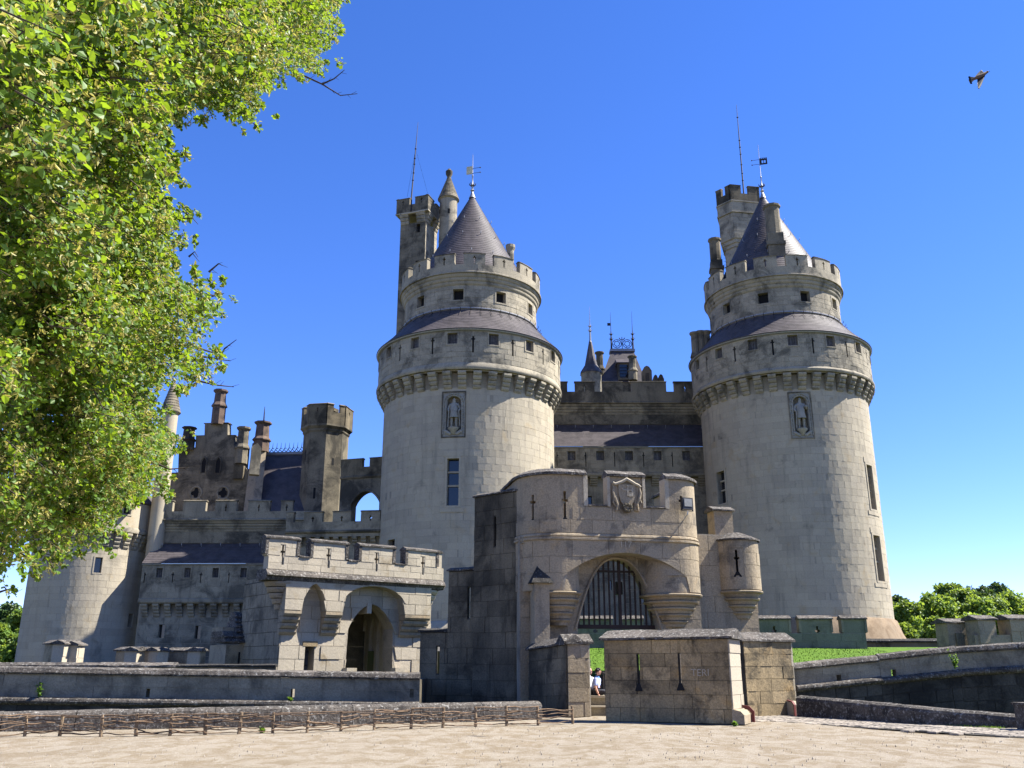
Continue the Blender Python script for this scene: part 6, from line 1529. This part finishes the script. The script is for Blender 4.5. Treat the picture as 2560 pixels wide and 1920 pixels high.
# ================================================================ low battlement on the lawn (behind the gate and at the right)
FW = Flat((P(1400, 1600, 52).x, 52), (P(2166, 1600, 51.6).x, 51.6)); hW = FW.hit
bwl = thing('battlement_wall', 'low greenish battlement wall at the back of the lawn', 'wall', (FW(8, 0, 0)[0], 52, 2)); zt1, zt0 = hW(2000, 1549)[1], hW(2000, 1583)[1]
mb = MB(); mb.slab(FW, 0, FW.L, -.5, 0, 1.5, zt0); mb.build('wall', 'mortar', bwl); ashlar(bwl, FW, 0, FW.L, 2.2, zt0 - .01, .5, 1.1, 'stone_green', (), .025, .014, 150, 120, tint=.08)
for x0, x1, sx in ((1420, 1529, 1488), (1556, 1606, 0), (1640, 1720, 0), (1760, 1860, 0), (1893, 1974, 1935), (2000, 2078, 2043), (2106, 2164, 0)):
    a, b = hW(x0, 1560)[0], hW(x1, 1560)[0]; mb = MB()
    slit_panel(mb, FW, a, b, -.5, .004, zt0, zt1, [(hW(sx, 1570)[0], zt0 + .02, zt1 - .35, .11, zt1 - .6)] if sx else []); o = mb.build('merlon', 'stone_green', bwl)
    mb = MB(); mb.extrude(FW, gable_sec(-.5, 0, zt1, .24, .1, .07), a - .1, b + .1, 4, 0, .012); mb.build('coping_stone', 'coping', o)
    for e_ in (a, b): mb = MB(); mb.slab(FW, e_ - .06, e_ + .06, -.51, .04, zt0 + .04, zt1); mb.build('edge_moulding', 'stone_grey', o)
FD = Flat((P(2150, 1610, 54).x, 54), (P(2420, 1610, 54).x, 54)); dkw = thing('moat_wall', 'black low moat wall at the foot of the right great tower', 'wall', (FD(3, 0, 0)[0], 54, 0)); zD = FD.hit(2280, 1606)[1]
mb = MB(); mb.slab(FD, 0, FD.L, -.5, 0, 0, zD); mb.build('wall', 'stone_black', dkw); coping_run(dkw, FD, 0, FD.L, gable_sec(-.5, 0, zD, .22, .1, .08), 'coping_dark', 1.4, 3, .012, .01, 15)
# ---- right-hand merlons
def cube_merlon(T, px0, pxc, px1, y0, y1, Y, mat='stone_warm', zb=1.0, th=.9, turn=.35, slit=None):
    c = P(pxc, y0, Y); e = P(px1, y0, Y + .15); Fm = Flat((c.x, c.y), (e.x, e.y)); zt = c.z
    mb = MB(); mb.slab(Fm, 0, Fm.L, -th, 0, zb, zt); o = mb.build('merlon', mat, T)
    ashlar(o, Fm, 0, Fm.L, zt - 1.5, zt - .01, .5, .9, mat, (), .02, .012, 12, int(px0) + 3, tint=.12)
    mb = MB(); mb.extrude(Fm, gable_sec(-th, 0, zt, .24, .1, .07), -.12, Fm.L + .12, 4, 0, .012); mb.build('coping_stone', 'coping', o); return Fm, zt
rm = thing('battlement_wall', 'broken pale battlement with three merlons at the right edge', 'wall', (P(2450, 1600, 44).x, 44, 1))
for (x0, xc, x1, y0, Y) in ((2345, 2366, 2412, 1558, 43), (2412, 2443, 2487, 1550, 42), (2508, 2523, 2600, 1549, 42)):
    cube_merlon(rm, x0, xc, x1, y0, 1620, Y)
Fq = Flat((P(2440, 1600, 42).x, 42.05), (P(2620, 1600, 42).x, 42.05)); mb = MB(); mb.slab(Fq, 0, Fq.L, -.6, -.02, .5, Fq.hit(2500, 1587)[1]); mb.build('wall', 'stone_warm', rm)
mb = MB(); q = P(2402, 1597, 42.9); mb.box(q.x - .18, q.x + .18, 42.9, 43.02, q.z - .35, q.z + .25); mb.build('recess', 'stone_old', rm)
# ---- left small merlons; sunlit strips get paler stone, sunlight put into the colour
def fl_merlon(label, items):
    T = thing('merlon_block', label, 'merlon', (P(items[0][0], 1650, 44).x, 44, 1))
    for (x0, x1, y0, y1, Y0, Y1, mat) in items:
        a, b = P(x0, y0, Y0), P(x1, y0, Y1); Fm = Flat((a.x, a.y), (b.x, b.y)); zt = a.z; mb = MB(); mb.slab(Fm, 0, Fm.L, -.55, 0, .2, zt); o = mb.build('block', mat, T)
        ashlar(o, Fm, 0, Fm.L, zt - 1.6, zt - .01, .5, .9, mat, (), .015, .012, 10, int(x0) + 1, tint=.06)
        mb = MB(); mb.extrude(Fm, gable_sec(-.55, 0, zt, .2, .1, .06), -.1, Fm.L + .1, 4, 0, .012); mb.build('coping_stone', 'coping', T)
    return T
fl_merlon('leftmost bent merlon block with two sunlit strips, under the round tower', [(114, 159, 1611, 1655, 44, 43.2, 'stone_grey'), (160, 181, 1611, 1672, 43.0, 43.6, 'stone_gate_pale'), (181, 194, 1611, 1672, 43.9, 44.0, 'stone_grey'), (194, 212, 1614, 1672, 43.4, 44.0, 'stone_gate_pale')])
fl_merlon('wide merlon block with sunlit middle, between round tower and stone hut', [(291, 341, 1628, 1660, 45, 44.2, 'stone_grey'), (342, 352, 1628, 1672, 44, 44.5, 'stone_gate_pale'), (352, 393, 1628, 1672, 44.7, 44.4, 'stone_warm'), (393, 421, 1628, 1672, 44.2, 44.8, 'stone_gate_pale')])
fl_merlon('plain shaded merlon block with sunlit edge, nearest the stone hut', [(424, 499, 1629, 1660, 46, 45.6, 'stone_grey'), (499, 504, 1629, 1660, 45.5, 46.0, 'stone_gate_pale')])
# ---- stone-roofed hut
ht = thing('stone_hut', 'little hut with stepped stone-slab roof beside the small gatehouse', 'hut', (P(600, 1650, 49).x, 49, .5))
Fh = Flat((P(563, 1640, 49).x, 49), (P(636, 1640, 50).x, 50)); zh = Fh.hit(600, 1612)[1]; mb = MB(); mb.slab(Fh, 0, Fh.L, -2.2, 0, -.5, zh); mb.build('wall', 'mortar', ht); ashlar(ht, Fh, 0, Fh.L, 0, zh - .02, .5, .9, 'stone_grey', (), .02, .014, 30, 130, tint=.08)
q = Fh.hit(596, 1655); mb = MB(); mb.slab(Fh, q[0] - .05, q[0] + .05, -.02, .03, q[1] - .3, q[1] + .5); mb.build('arrow_slit', 'dark', ht)
lev = [1607, 1594, 1580, 1567, 1555, 1543]; zprev = zh
for k, y in enumerate(lev):
    z0, z1 = Fh.hit(600, y)[1] - .0, Fh.hit(600, y - 13)[1] + .05; x0, x1 = (558, 640) if k < 2 else (592 + (k - 2) * 3, 644 - (k - 2) * 8)
    a, b = Fh.hit(x0, y)[0], Fh.hit(x1, y)[0]; dd = .2 - .18 * k; n = 6 if k < 2 else 4
    for i in range(n):
        u0, u1 = a + (b - a) * i / n, a + (b - a) * (i + 1) / n; mb = MB(); mb.extrude(Fh, [(dd + .1, z0), (dd + .1, z0 + .07), (dd - .25, z1), (-1.8 + .1 * k, z1), (-1.8 + .1 * k, z0)], u0 + .01, u1 - .01, 3, random.uniform(-.2, .2), .015); mb.build('roof_slab', 'coping', ht)
mb = MB(); a, b = Fh.hit(564, 1590)[0], Fh.hit(594, 1590)[0]; mb.slab(Fh, a, b, -1.9, -.45, Fh.hit(580, 1595)[1], Fh.hit(580, 1567)[1]); mb.build('chimney_block', 'stone_grey', ht)

# ================================================================ wattle fence
wf = thing('wattle_fence', 'low wattle fence of stakes and woven rods along the gravel', 'fence', (ground(600, 1834).x, 25.5, 0))
posts = [(-40, 1847, 1787), (62, 1841, 1788), (149, 1840, 1787), (252, 1841, 1787), (340, 1839, 1784), (425, 1838, 1784), (513, 1836, 1781), (597, 1834, 1780), (682, 1832, 1781), (767, 1831, 1779), (852, 1827, 1777), (935, 1824, 1773), (1027, 1821, 1769), (1107, 1819, 1768), (1189, 1816, 1766), (1267, 1814, 1765), (1345, 1812, 1764), (1432, 1808, 1764)]
pw = []; rn = random.Random(12)
for px, yb, yt in posts:
    g = ground(px, yb); h = P(px, yt, g.y).z; lean = rn.uniform(-.03, .03); r = rn.uniform(.035, .05)
    mb = MB(); mb.tube([(g.x, g.y, -.1), (g.x + lean * .5, g.y, h * .5), (g.x + lean, g.y + rn.uniform(-.02, .02), h)], [r * 1.05, r, r * .92], 7, rn.uniform(-.2, .3)); mb.build('post', 'wood_post', wf); pw.append((g.x, g.y, h))
for lvl in range(7):
    for i in range(len(pw) - 1):
        if rn.random() < (.06 if lvl not in (0, 5) else .02): continue
        span = rn.choice((1, 1, 2)); j = min(i + span, len(pw) - 1)
        if span == 2 and rn.random() < .6: j = min(i + 1, len(pw) - 1)
        a, b = pw[i], pw[j]; zz_ = .05 + .078 * lvl + rn.uniform(-.02, .02); side = 1 if (lvl + i) % 2 else -1; n = 7 * (j - i); pts_ = []
        over = rn.uniform(-.05, .25); drift = rn.uniform(-.05, .05) if rn.random() < .8 else rn.uniform(-.2, .2)
        for k in range(n + 1):
            t = (k / n) * (1 + over * .3) - over * .12; q = [a[m] + (b[m] - a[m]) * t for m in (0, 1)]
            w_ = math.cos(math.pi * t * (j - i)) * side * .055
            pts_.append((q[0], q[1] + w_, max(.03, min(zz_ + drift * t + .015 * math.sin(k * 1.3 + lvl), a[2] - .02)) + rn.uniform(-.006, .006)))
        r0 = rn.uniform(.013, .023); mb = MB(); mb.tube(pts_, [r0 * (1 - .4 * k / n) for k in range(n + 1)], 5, rn.uniform(-.35, .45)); mb.build('rod', 'wood_rod', wf)
# grit, straw and leaf litter on the court
rn = random.Random(77); mb = MB()
for i in range(800):
    y = 15.5 + (rn.random() ** 1.4) * 13; x = rn.uniform(-12, 13)
    if y > edgeY(x) - .4: continue
    s = rn.uniform(.006, .016); a = rn.uniform(0, 6.28); zg = .028
    mb.add([(x + s * math.cos(a + k * 1.57) * rn.uniform(.7, 1.3), y + s * math.sin(a + k * 1.57) * rn.uniform(.7, 1.3), -.01) for k in range(4)] + [(x, y, zg + s * rn.uniform(.2, .9))], [(0, 1, 4), (1, 2, 4), (2, 3, 4), (3, 0, 4)], rn.uniform(-.1, .7))
o = mb.build('grit', 'cobble', kind='stuff'); tag(o, 'loose grit and small stones strewn over the gravel court', 'gravel')

# ================================================================ plants
def leaf(mb, p, d, up, size, tint, mi=0, w=.42):
    d = d.normalized(); x = d.cross(up)
    if x.length < .05: x = d.cross(Vector((1, .2, 0)))
    x.normalize(); n = x.cross(d)
    a = p; t = p + d * size - n * size * .12
    l1 = p + d * size * .3 - x * size * w + n * size * .1; l2 = p + d * size * .72 - x * size * w * .72 + n * size * .06
    r1 = p + d * size * .3 + x * size * w + n * size * .1; r2 = p + d * size * .72 + x * size * w * .72 + n * size * .06
    mb.add([tuple(q) for q in (a, l1, l2, t, r2, r1)], [(0, 1, 2, 3), (0, 3, 4, 5)], tint, mi)
def rvec(rn): 
    while True:
        v = Vector((rn.uniform(-1, 1), rn.uniform(-1, 1), rn.uniform(-1, 1)))
        if .05 < v.length < 1: return v.normalized()
def weed(label, p, h, n, seed, nm='weed'):
    rn = random.Random(seed); T = thing(nm, label, 'plant', p); st, lf = MB(), MB()
    for i in range(n):
        d = Vector((rn.uniform(-.5, .5), rn.uniform(-.4, .1), 1)).normalized(); L = h * rn.uniform(.5, 1); pts_ = [Vector(p) + d * L * t / 4 + Vector((rn.uniform(-.02, .02), 0, -.04 * t * t / 16)) for t in range(5)]
        st.tube(pts_, [.01, .009, .008, .006, .004], 4)
        for q in pts_[1:]:
            for k in range(4): leaf(lf, q, rvec(rn) + Vector((0, 0, .2)), Vector((0, 0, 1)), rn.uniform(.05, .1), rn.uniform(-.3, .4))
    st.build('stem', 'weed_leaf', T); lf.build('foliage', 'weed_leaf', T)
q = FL.hit(100, 1750); weed('small green weed on the ledge of the left parapet', FL(q[0], .12, zl + .12), .5, 6, 1)
q = P(2385, 1672, 36.2); weed('wild seedling growing from the climbing right parapet', (q.x, q.y - .1, q.z), .75, 9, 2)
q = P(731, 1752, 33.9); weed('tuft in a drain hole under the small gatehouse', (q.x, q.y - .3, q.z), .18, 4, 3); q = ground(655, 1831); weed('low tuft at the foot of a fence stake', (q.x, q.y, 0), .14, 6, 4); q = ground(1835, 1812); weed('grass tuft at the corner of the brown forework wall', (q.x, q.y - .1, 0), .12, 7, 5)
mb = MB(); rn = random.Random(3)
for i in range(900):
    t = rn.random(); c = ga + (gb2 - ga) * (.72 + .26 * t) + nrm * sgn * rn.uniform(.05, .5); h = rn.uniform(.03, .09); a = rn.uniform(0, 6.28)
    mb.add([(c.x - .012 * math.cos(a), c.y - .012 * math.sin(a), 0), (c.x + .012 * math.cos(a), c.y + .012 * math.sin(a), 0), (c.x + rn.uniform(-.03, .03), c.y + rn.uniform(-.03, .03), h)], [(0, 1, 2)], rn.uniform(-.2, .3))
o = mb.build('grass_strip', 'weed_leaf', kind='stuff'); tag(o, 'strip of grass at the foot of the right kerb', 'grass')

def far_tree(label, px, ytop, Y, wpx, zb, seed, dark=False, group='trees beyond the right-hand wall'):
    rn = random.Random(seed); c = P(px, ytop, Y); zt = c.z; w = wpx * Y / FPX / 2; hgt = zt - zb
    T = thing('broadleaf_tree', label, 'tree', (c.x, Y, zb), group)
    tb = MB(); tb.tube([(c.x, Y, zb), (c.x + .1, Y, zb + hgt * .35), (c.x, Y + .2, zb + hgt * .75)], [w * .07 + .1, w * .05 + .08, .05], 7)
    for k in range(6):
        a = rn.uniform(0, 6.28); z0 = zb + hgt * rn.uniform(.25, .5); tb.tube([(c.x, Y, z0), (c.x + math.cos(a) * w * .4, Y + math.sin(a) * w * .4, z0 + hgt * .18), (c.x + math.cos(a) * w * .75, Y + math.sin(a) * w * .7, z0 + hgt * .3)], [.12, .08, .03], 5)
    tb.build('trunk', 'bark', T)
    cr = MB(); blobs = []
    for k in range(62):
        u = rn.random(); a = rn.uniform(0, 6.28); zz_ = zb + hgt * (.18 + .8 * u); rr = w * math.sqrt(max(1 - (2 * (.18 + .8 * u) - 1.0) ** 2 * .95, .05)) * rn.uniform(.35, .85)
        blobs.append((Vector((c.x + math.cos(a) * rr, Y + math.sin(a) * rr, min(zz_, zt - w * .22))), w * rn.uniform(.13, .28)))
    blobs.append((Vector((c.x, Y, zt - w * .3)), w * .3))
    ls = .0032 * Y
    for (b, r) in blobs:
        tb_ = rn.uniform(-.25, .25)
        for k in range(120):
            n = rvec(rn); p = b + n * r * rn.uniform(.6, 1.08); leaf(cr, p, rvec(rn) + n * .6, n + Vector((0, 0, .6)), ls * rn.uniform(.7, 1.4), tb_ + rn.uniform(-.25, .25))
    cr.build('crown', 'far_leaf_dark' if dark else 'far_leaf', T)
k = 0
for px, yt, Y, w, dk_ in ((2240, 1492, 150, 90, 1), (2262, 1506, 118, 140, 0), (2330, 1486, 120, 160, 0), (2395, 1474, 128, 120, 0), (2372, 1462, 160, 110, 0), (2440, 1468, 165, 120, 1), (2490, 1463, 170, 110, 1), (2462, 1496, 118, 150, 0), (2525, 1478, 125, 150, 0), (2590, 1490, 130, 120, 0), (2250, 1560, 88, 80, 0), (2335, 1545, 90, 100, 0), (2420, 1535, 95, 110, 0)):
    side = ('dark' if dk_ else 'bright green'); pos = ('first', 'second', 'third', 'fourth', 'fifth', 'sixth', 'seventh', 'eighth', 'ninth', 'tenth', 'eleventh', 'twelfth', 'thirteenth')[k]
    lab = {0: 'dark tree just beside the right tower foot on the skyline', 1: 'green tree touching the right edge of the right great tower', 2: 'broad green tree above the dark low moat wall', 3: 'green tree behind the leftmost of the broken merlons', 4: 'tall loose tree on the skyline right of the great tower', 5: 'dark evergreen crown on the skyline above the broken merlons', 6: 'darkest round crown highest above the rightmost merlons', 7: 'mid green tree directly behind the gap between merlons', 8: 'yellow-green tree above the right-hand merlon', 9: 'green tree cut by the right picture edge', 10: 'small bush tree at the foot of the right great tower', 11: 'small bushy tree over the middle of the dark moat wall', 12: 'small bushy tree close behind the broken battlement'}[k]
    far_tree(lab, px, yt, Y, w, 0 if Y > 100 else 1.0, 200 + k, dk_); k += 1
for i, (px, yt, Y, w, dk_, lab) in enumerate(((20, 1512, 120, 110, 1, 'dark tree at the left picture edge, tallest of the group'), (62, 1522, 112, 80, 0, 'green tree touching the far-left round tower'), (8, 1560, 100, 90, 0, 'lower green tree at the left picture edge'), (55, 1590, 95, 70, 0, 'low leafy tree behind the left parapet, beside the round tower'), (-40, 1530, 115, 100, 0, 'green tree just outside the left picture edge'))):
    far_tree(lab, px, yt, Y, w, 0, 300 + i, dk_, 'trees left of the far round tower')

# ---- lime tree overhead at the left
lt_ = thing('lime_tree', 'flowering lime tree overhanging the whole left side', 'tree', (-10.5, 10.5, 0))
rn = random.Random(42)
poly = [(-420, -420), (870, -420), (862, 60), (850, 95), (820, 120), (815, 185), (790, 200), (715, 195), (650, 250), (685, 305), (610, 320), (545, 285), (470, 290), (430, 330), (460, 400), (420, 470), (480, 500), (470, 545), (430, 560), (488, 580), (480, 600), (450, 640), (450, 670), (560, 680), (565, 730), (545, 790), (530, 850), (560, 880), (588, 855), (560, 900), (555, 930), (480, 960), (430, 970), (395, 975), (430, 1035), (420, 1050), (470, 1080), (460, 1120), (430, 1140), (400, 1190), (440, 1180), (450, 1190), (410, 1250), (350, 1240), (330, 1260), (300, 1275), (305, 1310), (320, 1350), (260, 1380), (215, 1365), (175, 1400), (130, 1440), (130, 1460), (60, 1420), (40, 1460), (20, 1440), (5, 1500), (-30, 1480), (-420, 1480)]
def inside(x, y):
    c = False; j = len(poly) - 1
    for i in range(len(poly)):
        (a, b), (e, f) = poly[i], poly[j]
        if (b > y) != (f > y) and x < (e - a) * (y - b) / (f - b) + a: c = not c
        j = i
    return c
def edge(x, y):
    best = 1e9; j = len(poly) - 1
    for i in range(len(poly)):
        (a, b), (e, f) = poly[j], poly[i]; dx, dy = e - a, f - b; t = max(0, min(1, ((x - a) * dx + (y - b) * dy) / (dx * dx + dy * dy)))
        best = min(best, math.hypot(x - a - dx * t, y - b - dy * t)); j = i
    return best
def flank(px, py):
    """x of the crown's sunny flank, seen obliquely along its length"""
    x0 = -3.15 - 2.5 * min(max((py - 250) / 1050, 0), 1)
    if px > 400 and 600 < py < 1000: x0 += .5
    return x0 + .75 * math.sin(px * .017 + py * .009) * math.sin(py * .014 - px * .006 + 1) + .3 * math.sin(px * .045 - 1) * math.sin(py * .041)
cr = MB(); tw = MB()
cnt = 0; tries = 0
while cnt < 5600 and tries < 140000:
    tries += 1
    px, py = rn.uniform(-380, 880), rn.uniform(-380, 1490)
    if (px < -60 or py < -60) and rn.random() < .8: continue
    jx = 26 * math.sin(py * .083 + 2) * math.sin(px * .05) + 14 * math.sin(py * .21 + px * .13); jy = 22 * math.sin(px * .077 + 1) * math.sin(py * .06)
    if not inside(px + jx, py + jy): continue
    if edge(px, py) < 40 and rn.random() < .45: continue
    if px < 170 and py > 980 and rn.random() < .35: continue
    thin = (px > 400 and 640 < py < 960) or py > 1300
    if thin and rn.random() < .5: continue
    r = ray(px, py); t_in = rn.random() ** 1.8 * 2.3
    Y = (flank(px, py) - t_in) / (r[0] / r[1])
    if Y > 19: Y = 19 - rn.random() * 2
    if rn.random() > min(1, (Y / 11.5) ** 1.5): continue
    c = P(px, py, Y); e = edge(px, py) * Y / FPX; R_ = min(.32, max(.05, e * .8)) * rn.uniform(.7, 1.15)
    nl = int(10 + 24 * R_ / .32 * rn.uniform(.7, 1.2)); ax = Vector((rn.uniform(.3, 1), rn.uniform(-.6, .3), rn.uniform(-.5, .15))).normalized(); cb_ = rn.uniform(-.2, .2)
    L = R_ * 1.7; pts_ = [c - ax * L * .5 + ax * L * t / 3 + Vector((0, 0, -.03 * t)) for t in range(4)]
    tw.tube(pts_, [.007, .006, .004, .003], 4)
    big = rn.uniform(.75, 1.45)
    for k in range(nl):
        t = rn.random(); b = pts_[0].lerp(pts_[3], t) + rvec(rn) * R_ * rn.uniform(.15, .75)
        if rn.random() < .2:
            for m in range(2): leaf(cr, b, rvec(rn) + Vector((0, 0, -.5)), rvec(rn), rn.uniform(.04, .075), rn.uniform(-.2, .3), 1, .2)
            for m in range(4): leaf(cr, b + rvec(rn) * .03, rvec(rn) + Vector((0, 0, -.6)), rvec(rn), rn.uniform(.012, .02), rn.uniform(0, .4), 1, .5)
        else: leaf(cr, b, rvec(rn) + Vector((.3, -.2, -.35)), Vector((.55, -.25, .7)) + rvec(rn) * .75, rn.uniform(.036, .075) * big, cb_ + rn.uniform(-.25, .3))
    cnt += 1
cr.build('crown', ['lime_leaf', 'lime_bract'], lt_, kind='stuff')
tw.build('twigs', 'bark', lt_, kind='stuff')
tb = MB(); tb.tube([(-10.6, 10.5, -.2), (-10.5, 10.5, 1.5), (-10.3, 10.6, 4), (-10.1, 10.7, 7), (-9.7, 10.8, 10.5)], [.42, .33, .3, .24, .12], 12); tb.build('trunk', 'bark', lt_)
def bough(pts_, r0):
    mb = MB(); n = len(pts_); mb.tube(pts_, [r0 * (1 - .85 * i / (n - 1)) for i in range(n)], 7); mb.build('branch', 'bark', lt_)
for tgt, z0, r0 in (((180, 250, 8.0), 6.2, .09), ((420, 60, 9.8), 6.8, .08), ((650, 150, 13), 7.6, .08), ((300, 600, 10.5), 5.6, .09), ((330, 850, 12), 5.0, .1), ((250, 1050, 12.5), 4.4, .09), ((150, 1200, 12.5), 3.9, .08), ((100, 500, 8.5), 5.8, .08), ((540, 740, 15.5), 5.6, .09), ((560, 890, 15.5), 5.2, .08), ((380, 1120, 14), 4.4, .07), ((800, 60, 17), 8.2, .08)):
    e = P(*tgt); a = Vector((-10.35, 10.6, z0)); pts_ = [a.lerp(e, t / 6) + Vector((0, 0, .55 * math.sin(math.pi * t / 6))) + (rvec(rn) * .1 if 0 < t < 6 else Vector((0, 0, 0))) for t in range(7)]; bough(pts_, r0)
# bare twigs sticking out against the sky
for chain, Y in (([(760, 190), (805, 210), (850, 238), (892, 235)], 17), ([(805, 210), (835, 195), (862, 175)], 17), ([(440, 545), (486, 543)], 10), ([(430, 775), (490, 755), (560, 735)], 15.5), ([(500, 890), (545, 898), (577, 904)], 15.5), ([(490, 950), (540, 962), (583, 967)], 15.5), ([(520, 680), (545, 660), (556, 662)], 15.5), ([(395, 1160), (425, 1172), (470, 1168)], 14), ([(470, 640), (485, 628)], 11), ([(0, 1482), (20, 1475), (45, 1480)], 14.5), ([(545, 898), (560, 870), (590, 850)], 15.5)):
    pts_ = [P(x, y, Y) + rvec(rn) * .015 for x, y in chain]; n = len(pts_); mb = MB(); mb.tube(pts_, [(.016 - .011 * i / (n - 1)) * Y / 12 for i in range(n)], 5)
    for p0, p1 in zip(pts_, pts_[1:]):
        for k in range(2):
            q = p0.lerp(p1, rn.random()); mb.tube([q, q + Vector((rn.uniform(.05, .14), 0, rn.uniform(-.12, .12)))], [.006, .003], 4)
    mb.build('twig', 'bark', lt_)

# ================================================================ bird
bd = thing('pigeon', 'pigeon in flight with fanned tail against the blue sky', 'bird', P(2445, 197, 26))
def BP(x, y, dy=0.0): return P(2380 + x * 140 / 2212, 140 + y * 105 / 1659, 26 + dy)
skin('body', 'feather_brown', bd, [BP(760, 950), BP(900, 890), BP(1080, 820), BP(1230, 740), BP(1350, 660), BP(1420, 625)], [(0, 1), (1, 2), (2, 3), (3, 4), (4, 5)], [.03, .055, .075, .07, .045, .038], 2, 2)
def fin(name, mat, pts, th=.012, par=bd):
    mb = MB(); k = len(pts); f = [Vector(p) for p in pts]; n = (f[1] - f[0]).cross(f[-1] - f[0]).normalized() * th
    mb.add([tuple(p + n) for p in f] + [tuple(p - n) for p in f], [tuple(range(k)), tuple(reversed(range(k, 2 * k)))] + [(i, (i + 1) % k, (i + 1) % k + k, i + k) for i in range(k)]); return mb.build(name, mat, par)
fin('wing', 'feather_dark', [BP(1320, 740), BP(1220, 1000, -.1), BP(1160, 1150, -.15), BP(1080, 1290, -.2), BP(1025, 1270, -.2), BP(1000, 1080, -.1), BP(1000, 930), BP(1100, 860)])
fin('wing', 'feather_dark', [BP(1300, 690), BP(1230, 640, .1), BP(1190, 570, .25), BP(1140, 570, .25), BP(1030, 680, .2), BP(920, 810, .1), BP(900, 920), BP(1060, 850)])
fin('tail', 'feather_pale', [BP(900, 850), BP(800, 830), BP(680, 830), BP(660, 960), BP(720, 1080), BP(830, 1000), BP(910, 930)])
for k in range(5):
    y0 = 810 + k * 60; x0 = 640 + k * 18; fin('tail_feather', 'feather_dark', [BP(x0 + 75, y0 - 10, -.02), BP(x0 + 5, y0 + 0, -.02), BP(x0 + 10, y0 + 55, -.02), BP(x0 + 90, y0 + 50, -.02)], .006)
mb = MB(); mb.ball(BP(1395, 630), .042, 8); mb.tube([BP(1420, 612), BP(1500, 605)], [.018, .004], 5); mb.build('head', 'feather_dark', bd, smooth=True)
